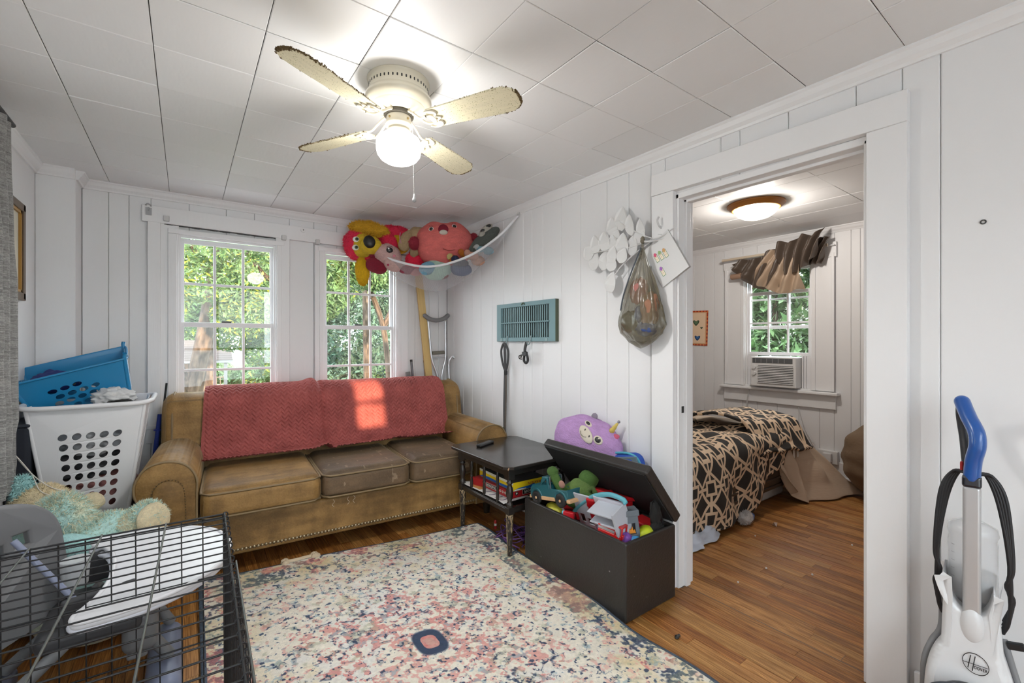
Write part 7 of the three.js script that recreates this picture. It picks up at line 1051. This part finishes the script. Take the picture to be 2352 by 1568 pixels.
{ // bed
  const t = thing('bed', 'low dark framed bed under the patterned duvet', 'bed', [0, 0, 0]); const mFr = MP(L(0.028, 0.018, 0.012), 0.35, { clearcoat: 0.2 });
  obj('side_rail', [rbx(2.30, 4.14, 0.135, 0.37, -1.645, -1.60, 0.006), rbx(2.30, 4.145, 0.20, 0.215, -1.605, -1.592, 0.004), rbx(2.30, 4.145, 0.135, 0.16, -1.605, -1.590, 0.004)], mFr, t); obj('foot_rail', [rbx(4.10, 4.145, 0.135, 0.37, -3.2, -1.60, 0.006)], mFr, t); obj('under_bed_box', [rbx(2.40, 4.05, 0.0, 0.13, -3.1, -1.68, 0.03)], M(L(0.62, 0.62, 0.62), 0.8, { bumpMap: rep(clothBump, 2), bumpScale: 0.01 }), t); obj('mattress', [rbx(2.30, 4.10, 0.30, 0.50, -3.15, -1.63, 0.05, 4)], M(L(0.6, 0.56, 0.5), 0.9), t);
  const duv = canvasTex(512, 512, (c, w) => { c.fillStyle = '#2b2826'; c.fillRect(0, 0, w, w); c.strokeStyle = '#d9bfa2'; c.lineWidth = 25; c.lineJoin = 'miter'; const n = 2, s = w / n; for (let i = -1; i <= n; i++) for (let j = -1; j <= n; j++) { const x = i * s, y = j * s; c.beginPath(); c.moveTo(x + s / 2, y - s * 0.06); c.lineTo(x + s * 1.06, y + s / 2); c.lineTo(x + s / 2, y + s * 1.06); c.lineTo(x - s * 0.06, y + s / 2); c.closePath(); c.stroke(); c.strokeRect(x + s * 0.30, y + s * 0.30, s * 0.40, s * 0.40); c.beginPath(); c.moveTo(x + s * 0.5, y + s * 0.08); c.lineTo(x + s * 0.5, y + s * 0.30); c.moveTo(x + s * 0.5, y + s * 0.70); c.lineTo(x + s * 0.5, y + s * 0.92); c.moveTo(x + s * 0.08, y + s * 0.5); c.lineTo(x + s * 0.30, y + s * 0.5); c.moveTo(x + s * 0.70, y + s * 0.5); c.lineTo(x + s * 0.92, y + s * 0.5); c.stroke(); } });
  duv.wrapS = duv.wrapT = THREE.RepeatWrapping;
  const d = thing('duvet', 'black and cream lattice duvet sliding off the bed', 'duvet'); const mDu = M(L(1, 1, 1), 0.8, { map: duv, side: THREE.DoubleSide, bumpMap: clothBump, bumpScale: 0.002 });
  const dfn = (u, v) => { // v 0 at the far side of the bed, 1 at the hem
    const x = mix(2.22, 3.86, u) + 0.04 * Math.sin(v * 9), drop = mix(0.60, 0.22, step(0.35, 1, u)), tot = 1.3 + drop, s = v * tot; let y, z;
    if (s < 1.26) { z = -2.95 + s; y = 0.555; } else { const k = Math.min(1, (s - 1.26) / 0.12), a = k * PI / 2, rest = Math.max(0, s - 1.38); z = -1.69 + 0.10 * Math.sin(a) + 0.05 * rest + 0.02 * Math.sin(u * 22) * clamp(rest * 4); y = 0.555 - 0.10 * (1 - Math.cos(a)) - rest; }
    const fold = 0.07 * (n3(u * 7, v * 7, 3) - 0.5) + 0.035 * (n3(u * 16, v * 14, 8) - 0.5); return V(x + 0.02 * n3(u * 6, v * 9, 4), Math.max(y + fold * (s < 1.3 ? 1 : 0.25), 0.045), z + fold * (s < 1.3 ? 0.3 : 0.8)); };
  obj('cover', [sheet(dfn, 110, 130, 0.012, [1.64 / 0.36, 1.7 / 0.36])], mDu, d);
  const fl = (u, v) => { const x = mix(3.45, 4.12, u), y = 0.60 + 0.07 * Math.sin(v * PI) - 0.02 * u + 0.03 * (n3(u * 8, v * 8, 1) - 0.5) - 0.18 * step(0.82, 1, v), z = mix(-2.35, -1.60, v) + 0.25 * u * v * 0.4; return V(x, y, z); }; obj('cover_fold', [sheet(fl, 50, 50, 0.02, [0.7 / 0.36, 0.75 / 0.36])], mDu, d); for (const x of [3.90, 3.97]) obj('care_tag', [rbx(x, x + 0.035, 0.34, 0.43, -1.555, -1.553, 0.0005)], M(L(0.7, 0.68, 0.64), 0.8), d);
  const sh = thing('bed_sheet', 'beige sheet pulled off the bed corner onto the floor', 'bed sheet'); const mSh = M(L(0.56, 0.44, 0.33), 0.85, { side: THREE.DoubleSide, bumpMap: clothBump, bumpScale: 0.002 });
  obj('sheet_top', [sheet((u, v) => V(mix(2.3, 4.16, u), 0.515 + 0.10 * Math.exp(-Math.pow((u - 0.25) / 0.2, 2)) * Math.sin(v * 3) + 0.03 * n3(u * 9, v * 9, 2), mix(-3.15, -1.75, v)), 60, 40, 0.004)], mSh, sh);
  const TC = new THREE.CatmullRomCurve3([[3.62, 0.585, -1.70], [3.85, 0.60, -1.66], [4.06, 0.59, -1.64], [4.17, 0.57, -1.72], [4.19, 0.55, -1.95]].map((q) => V(...q))), BC = new THREE.CatmullRomCurve3([[3.80, 0.10, -1.53], [3.90, 0.015, -1.48], [4.10, 0.008, -1.42], [4.50, 0.008, -1.29], [4.46, 0.008, -1.50], [4.40, 0.05, -1.95]].map((q) => V(...q)));
  obj('sheet_spill', [sheet((u, v) => { const a = TC.getPoint(u), b = BC.getPoint(u), q = a.clone().lerp(b, v); q.y = mix(a.y, b.y, Math.pow(v, 0.8)) + 0.015 * n3(u * 10, v * 6, 1); const f = 0.045 * Math.sin(u * 30 + v * 1.5) * Math.sin(clamp(v * 1.3) * PI * 0.75) + 0.03 * (n3(u * 9, v * 5, 7) - 0.5); q.x += f * 0.6; q.z += f; return q; }, 110, 50, 0.003)], mSh, sh);
  const wf = thing('blue_blanket', 'pale blue blanket edge trailing below the duvet', 'blanket'); obj('edge', [sheet((u, v) => V(mix(2.30, 2.80, u), Math.max(0.006, 0.085 * (1 - v) + 0.02 * n3(u * 9, v * 4, 3)), -1.565 + 0.05 * v + 0.012 * Math.sin(u * 17) + 0.02 * n3(u * 12, v * 5, 1) - 0.04 * u), 40, 14, 0.004)], M(L(0.55, 0.60, 0.70), 0.9, { side: THREE.DoubleSide }), wf);
  const sk = thing('fuzzy_slipper', 'fuzzy white slipper with a blue end under the bed', 'slipper', [3.15, 0, -1.56], 0.2); furry(at(blob(0.075, 0.04, 0.045, { n: 0.1 }), 0, 0.045, 0), plushM(0.85, 0.84, 0.84), sk, 'slipper', 1200, 0.012, 0.0018); obj('blue_end', [at(blob(0.03, 0.03, 0.035, { n: 0.1 }), 0.085, 0.032, 0.005)], M(L(0.03, 0.12, 0.42), 0.6), sk);
  const sc = thing('paper_scrap', 'tiny crumpled paper scrap on the bedroom floor', 'scrap', [3.28, 0, -1.42]); obj('scrap', [at(new THREE.TetrahedronGeometry(0.022), 0, 0.012, 0, 0.3, 0.5, 0)], M(L(0.6, 0.5, 0.45), 0.9), sc);
}
{ // bean bag
  const t = thing('bean_bag', 'brown slouching bean bag beyond the bed corner', 'bean bag', [4.54, 0, -1.10]); const m = MP(L(0.155, 0.098, 0.055), 0.8, { sheen: 0.4, sheenColor: L(0.4, 0.3, 0.2), bumpMap: clothBump, bumpScale: 0.003 });
  const g = blob(0.33, 0.33, 0.31, { n: 0.05, seg: 64, f: 2, fn: (d) => 0.03 * Math.sin(d.y * 14 + 3 * d.x + 2 * n3(d.x * 3, d.y * 3, d.z * 3)) * (1 - Math.abs(d.y)) - 0.10 * Math.max(0, -d.y) ** 4 + 0.05 * Math.exp(-Math.pow((d.y - 0.5) / 0.2, 2)) }); g.translate(0, 0.298, 0); obj('bag', [g], m, t); obj('top_seam', [tube([[-0.27, 0.44, 0.10], [-0.22, 0.55, 0.14], [-0.05, 0.60, 0.16], [0.15, 0.58, 0.14]], 0.006, 30, 6), tube([[-0.27, 0.46, 0.08], [-0.20, 0.53, -0.1], [0, 0.56, -0.16]], 0.006, 30, 6)], m, t);
}
// crumbs on the bedroom floor
for (const [x, z, r, k] of [[2.62, -1.18, 0.006, 'nearest the door jamb'], [2.35, -1.20, 0.005, 'beside the jamb foot'], [3.35, -1.0, 0.006, 'in the middle of the bedroom floor'], [3.0, -1.42, 0.005, 'near the bed shadow'], [2.75, -1.0, 0.006, 'left of the middle'], [3.9, -0.95, 0.005, 'farthest towards the bean bag']])
  tag(obj('crumb', [at(new THREE.DodecahedronGeometry(r), x, r * 0.7, z, 0.3, 0.7, 0)], M(L(0.7, 0.68, 0.66), 0.8)), 'tiny white crumb on the bedroom floor ' + k, 'crumb', 'crumbs on the bedroom floor');
// ================= OUTSIDE =================
{
  const mGrass = M(L(1, 1, 1), 0.95, { map: tex(256, 256, (u, v) => { const a = fbm(u, v, 8, 8, 4, 1), b = fbm(u, v, 64, 64, 2, 2); const t = clamp(0.6 * a + 0.5 * b - 0.05); return [mix(0.14, 0.36, t), mix(0.22, 0.42, t), mix(0.10, 0.20, t)]; }) });
  const gnd = sheet((u, v) => { const x = mix(-40, 60, u), z = mix(-150, 40, v); const y = z < -4 ? -0.8 + 2.6 * step(-4, -48, z) * -1 : -0.8; return V(x, y + 0.3 * (n3(x * 0.2, 0, z * 0.2) - 0.5), z); }, 80, 80, 0, [60, 60]);
  struct('ground', gnd, mGrass);
  struct('added_paving', [bx(-30, 2.0, -0.9, -0.60, -6.5, 30)], M(L(0.42, 0.41, 0.40), 0.9));  // unseen grey ground added to keep the bounce light neutral
  const barkTex = tex(128, 256, (u, v) => { const r = fbm(u, v, 18, 5, 4, 11), t = clamp(r * 1.3 - 0.15); return [mix(0.20, 0.50, t), mix(0.16, 0.42, t), mix(0.13, 0.36, t)]; });
  const mBark = M(L(1, 1, 1), 0.95, { map: rep(barkTex, 2, 3), bumpMap: rep(gtex(128, 256, (u, v) => fbm(u, v, 18, 5, 4, 11)), 2, 3), bumpScale: 0.03 });
  const leafM = [M(L(1, 1, 1), 0.8, { vertexColors: true, side: THREE.DoubleSide }), MP(L(1, 1, 1), 0.8, { vertexColors: true, side: THREE.DoubleSide, transmission: 0.35, thickness: 0 })];
  // a cloud of single leaves
  function foliage(n, blobs, size, tone) {
    const P = [], C = [], N = [];
    for (let i = 0; i < n; i++) {
      const b = blobs[Math.floor(rnd() * blobs.length)], d = V(rr(-1, 1), rr(-1, 1), rr(-1, 1)); if (d.length() > 1) { i--; continue; }
      d.setLength(Math.pow(d.length(), 0.45)); const c = V(b[0] + d.x * b[3], b[1] + d.y * b[4], b[2] + d.z * b[5]);
      const q = new THREE.Quaternion().setFromEuler(new THREE.Euler(rr(-1, 1), rr(0, 6.28), rr(-0.9, 0.9))), s = size * rr(0.6, 1.3);
      const ps = [[-s, 0, 0], [0, 0.05 * s, -0.32 * s], [s, 0, 0], [0, 0.05 * s, 0.32 * s]].map((a) => V(...a).applyQuaternion(q).add(c)), nn = V(0, 1, 0).applyQuaternion(q);
      const t = tone(rnd(), c), a = [0, 2, 1, 0, 3, 2]; for (const k of a) { P.push(ps[k].x, ps[k].y, ps[k].z); C.push(...t); N.push(nn.x, nn.y, nn.z); }
    }
    const g = new THREE.BufferGeometry(); g.setAttribute('position', new THREE.Float32BufferAttribute(P, 3)); g.setAttribute('color', new THREE.Float32BufferAttribute(C, 3)); g.setAttribute('normal', new THREE.Float32BufferAttribute(N, 3)); return g;
  }
  const tones = {
    mid: (r) => { const k = 0.6 + 0.9 * rnd(); return [0.105 * k + 0.02 * r, 0.215 * k, 0.075 * k]; },
    bright: (r) => { const k = 0.6 + 0.9 * rnd(); return [0.26 * k, 0.34 * k, 0.03 * k]; },
    mixd: (r) => r < 0.15 ? [0.40, 0.44, 0.05] : tones.mid(r),
    dark: (r) => { const k = 0.6 + 0.8 * rnd(); return [0.07 * k, 0.14 * k, 0.06 * k]; },
    hedge: (r) => { const k = 0.5 + 0.9 * rnd(); return [0.08 * k, 0.155 * k, 0.10 * k]; },
  };
  function tree(label, [x, y, z], trunk, branches, n, blobs, size, tone, group, thru = 1) {
    const t = thing('tree', label, 'tree', [x, y, z], 0, group);
    if (trunk) { const [pts, r0, r1] = trunk, c = new THREE.CatmullRomCurve3(pts.map((p) => V(...p))), g = new THREE.TubeGeometry(c, 24, 1, 14); const p = g.attributes.position, w = 15; // taper
      for (let i = 0; i < p.count; i++) { const s = Math.floor(i / w) / 24, o = c.getPointAt(Math.min(s, 1)), v = V(p.getX(i), p.getY(i), p.getZ(i)).sub(o).multiplyScalar(mix(r0, r1, s)).add(o); p.setXYZ(i, v.x, v.y, v.z); } g.computeVertexNormals(); obj('trunk', g, mBark, t); }
    for (const [pts, r] of branches) obj('branch', tube(pts, r, 16, 8), mBark, t);
    if (n) { const f = obj('foliage', foliage(n, blobs, size, tone), leafM[thru], t); f.userData.kind = 'stuff'; }
    return t;
  }
  // seen through the left sash
  tree('big leaning tree with forked bare trunk outside the left window', [-0.25, -1.3, -11], [[[0.30, -0.4, 0], [0.34, 1.2, 0], [0.62, 3.1, 0.1], [0.9, 5.2, 0.2]], 0.17, 0.13],
    [[[[0.30, 1.5, 0], [-0.05, 2.6, 0.1], [-0.2, 4.6, 0.3]], 0.14], [[[0.8, 4.3, 0.1], [1.6, 5.0, 0.3], [3.0, 5.7, 0.6]], 0.07], [[[0.7, 3.8, 0.1], [0.2, 4.6, 0.5], [-0.4, 5.0, 1.0]], 0.05], [[[1.1, 4.7, 0.2], [1.5, 4.0, 0.6], [1.9, 3.6, 0.8]], 0.045]],
    20000, [[0.5, 3.7, 1.3, 0.9, 0.45, 0.4], [-0.2, 3.2, 1.3, 0.5, 0.5, 0.4], [1.2, 3.1, 1.0, 0.6, 0.45, 0.4], [0.9, 5.4, 0.8, 1.9, 1.2, 1.2], [2.2, 5.2, 0.6, 1.5, 1.0, 1.0], [0.3, 4.6, 1.4, 1.0, 0.7, 0.7], [1.7, 4.0, 0.7, 1.0, 0.55, 0.7], [2.8, 4.1, 0.5, 0.9, 0.8, 0.7]], 0.062, tones.mixd);
  tree('sunny yellow green tree behind the porch roof', [3.4, -2.2, -24], [[[0, 0, 0], [0.1, 3, 0], [0, 5, 0]], 0.25, 0.12], [], 14000, [[-1.6, 4.6, 0, 2.0, 1.6, 1.5], [0.4, 3.6, 0, 1.8, 2.0, 1.4], [1.0, 5.5, 0, 2.0, 1.6, 1.4], [0.6, 1.9, 1.5, 1.2, 1.0, 1.0]], 0.15, tones.mixd);
  tree('pale feathery tree filling the top of the left window', [0.6, -2.0, -19], [[[0, 0, 0], [0.1, 3, 0], [0.4, 6, 0]], 0.2, 0.1], [], 13000, [[-0.4, 6.2, 0, 2.4, 2.2, 1.5], [2.8, 6.6, 0, 2.0, 2.0, 1.4], [1.0, 4.4, 0.4, 2.0, 0.9, 1.2]], 0.13, tones.mid);
  // seen through the right sash
  tree('dark trunk leaning behind the right window sash', [3.0, -1.3, -10.5], [[[0.95, -0.4, 0], [0.95, 2.0, 0], [0.75, 3.2, 0], [0.2, 4.4, 0], [-0.6, 6.0, 0.1]], 0.075, 0.055], [[[[0.85, 2.9, 0], [1.3, 4.0, 0], [1.6, 5.6, 0]], 0.07], [[[0.1, 4.5, 0], [-0.5, 4.2, 0.4], [-1.2, 4.4, 0.6]], 0.03]],
    12000, [[0.4, 4.2, 0.6, 0.6, 0.5, 0.4], [-0.9, 4.6, 0.6, 0.9, 0.9, 0.6], [0.0, 5.4, 0.4, 1.4, 0.9, 0.8], [1.6, 4.8, 0.2, 1.0, 1.2, 0.8], [-0.7, 3.6, 0.3, 0.6, 0.6, 0.5], [1.8, 3.6, 0.4, 0.7, 0.6, 0.5]], 0.08, tones.mid);
  tree('straight sunlit trunk seen low in the right window', [3.75, -1.4, -13], [[[0.55, -0.4, 0], [0.5, 2.2, 0], [0.45, 5.5, 0]], 0.10, 0.085], [], 0);
  for (const [x, z, s, tn, lb] of [[4.6, -18, 1.0, 'hedge', 'blue green hedge tree left of the sunlit trunk'], [7.4, -20.5, 1.1, 'hedge', 'blue green hedge tree right of the sunlit trunk'], [10.4, -20, 1.2, 'dark', 'dark hedge tree farthest right beyond the back windows'], [6.0, -27, 1.9, 'dark', 'tall dark tree rising behind the blue green hedge']])
    tree(lb, [x, -2.2, z], null, [], 9000, [[0, 1.6 * s, 0, 1.7 * s, 1.6 * s, 1.2], [0.6, 3.6 * s, 0, 1.6 * s, 1.6 * s, 1.1], [-0.6, 5.6 * s, 0, 1.7 * s, 1.5 * s, 1.1]], 0.14, tones[tn], 'hedge trees behind the right window');
  // behind the bedroom window
  for (const [x, z, s, tn, lb, n] of [[9.6, -4.2, 0.9, 'mid', 'green tree centred outside the bedroom window', 7000], [11.5, -6.6, 1.0, 'mid', 'green tree at the left outside the bedroom window', 7000], [15.5, -7.0, 1.4, 'dark', 'dark tree farthest back outside the bedroom window', 9000], [9.4, -2.2, 0.9, 'dark', 'green tree at the right outside the bedroom window', 7000], [17.5, -4.0, 1.5, 'dark', 'dark tree at the far right outside the bedroom window', 9000]])
    tree(lb, [x, -1.2, z], [[[0, 0, 0], [0.1, 2, 0], [0.1, 4, 0]], 0.07, 0.05], [[[[0.1, 1.6, 0], [0.2, 2.3, 0.9], [0.0, 2.8, 1.8]], 0.03]], n, [[0, 1.9 * s, 0, 0.8, 1.2 * s, 1.35 * s], [0.3, 3.3 * s, 0.2, 0.8, 1.3 * s, 1.35 * s], [0.2, 4.6 * s, -0.2, 0.8, 1.2, 1.3]], 0.13, tones[tn], 'trees outside the bedroom window');
  // far belt of trees that closes the view between the nearer ones
  for (const [x, z, lb] of [[-3.5, -62, 'far hazy tree left of the neighbour house'], [11, -60, 'far hazy tree right of the neighbour house'], [20, -48, 'far hazy tree beyond the right window']])
    tree(lb, [x, -4, z], null, [], 16000, [[-3, -1, 0, 5, 4, 2], [4, 0, 0, 5, 4, 2], [0, 4, 0, 5.5, 4, 2], [2, 9, 0, 5, 4.5, 2], [-2, 12, 0, 5, 4, 2], [1, 16, 0, 5, 4, 2]], 0.42, tones.mid, 'far trees behind the house');
  tree('low green hedge right of the neighbour porch', [6.6, -3.8, -43], null, [], 7000, [[0, 1.6, 0, 2.8, 1.9, 1.2], [3.4, 2.2, 0, 2.6, 2.2, 1.2]], 0.22, tones.mixd);
  // neighbour's house with a porch, down the slope
  const h = thing('neighbour_house', 'small white house with shingled porch roof beyond the left window', 'house', [-1.3, -3.1, -46]);
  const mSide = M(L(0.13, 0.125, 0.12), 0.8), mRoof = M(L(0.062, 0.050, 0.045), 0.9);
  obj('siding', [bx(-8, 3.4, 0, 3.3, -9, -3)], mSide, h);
  for (let r = 0; r < 9; r++) obj('shingle_course', [at(rbx(-8.4, 4.6, 0, 0.05, -0.34, 0, 0.01), 0, 2.75 + r * 0.19, 0.3 - r * 0.31, 0.56, 0, 0)], mRoof, h);
  obj('porch_floor', [bx(-8, 4.3, 0.2, 0.45, -3, 0.1)], M(L(0.4, 0.33, 0.26), 0.8), h);
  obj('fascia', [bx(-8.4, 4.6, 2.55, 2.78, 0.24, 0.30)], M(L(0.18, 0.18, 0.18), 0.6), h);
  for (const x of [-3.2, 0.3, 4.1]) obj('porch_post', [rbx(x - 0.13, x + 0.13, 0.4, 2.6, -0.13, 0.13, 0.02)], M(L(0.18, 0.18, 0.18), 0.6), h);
  obj('rail', [bx(0.4, 4.1, 1.25, 1.35, -0.05, 0.05), bx(0.4, 4.1, 0.55, 0.63, -0.05, 0.05)], M(L(0.22, 0.15, 0.09), 0.7), h);
  for (let x = 0.6; x < 4; x += 0.28) obj('baluster', [bx(x, x + 0.07, 0.6, 1.28, -0.03, 0.03)], M(L(0.24, 0.17, 0.10), 0.7), h);
  obj('window', [bx(2.0, 3.1, 1.3, 2.3, -3.02, -2.96)], M(L(0.3, 0.33, 0.36), 0.2), h);
  obj('door', [bx(0.6, 1.5, 0.45, 2.4, -3.02, -2.96)], M(L(0.3, 0.2, 0.15), 0.6), h);
  const car = thing('parked_car', 'small red car beside the far porch', 'car', [4.0, -3.4, -42], 0.3);
  obj('car_body', [rbx(-1.7, 1.7, 0.25, 0.75, -0.75, 0.75, 0.15, 3), rbx(-0.9, 0.9, 0.7, 1.2, -0.65, 0.65, 0.2, 3)], M(L(0.55, 0.05, 0.03), 0.3), car);
  for (const [a, b] of [[-1, 1], [1, 1], [-1, -1], [1, -1]]) obj('wheel', at(new THREE.CylinderGeometry(0.3, 0.3, 0.2, 16).rotateX(PI / 2), a * 1.05, 0.3, b * 0.72), mBlack, car);
  const fb = structG('sun_block_wall'); // added unseen wall that blocks the low sun except through its gap
  obj('sun_block_panel', [bx(-14, 1.98, -0.9, 3.75, 8, 8.4)], M(L(0.62, 0.62, 0.62), 0.85), fb); obj('sun_block_panel', [bx(2.68, 16, -0.9, 3.75, 8, 8.4)], M(L(0.62, 0.62, 0.62), 0.85), fb);
}
renderer.render(scene, camera);
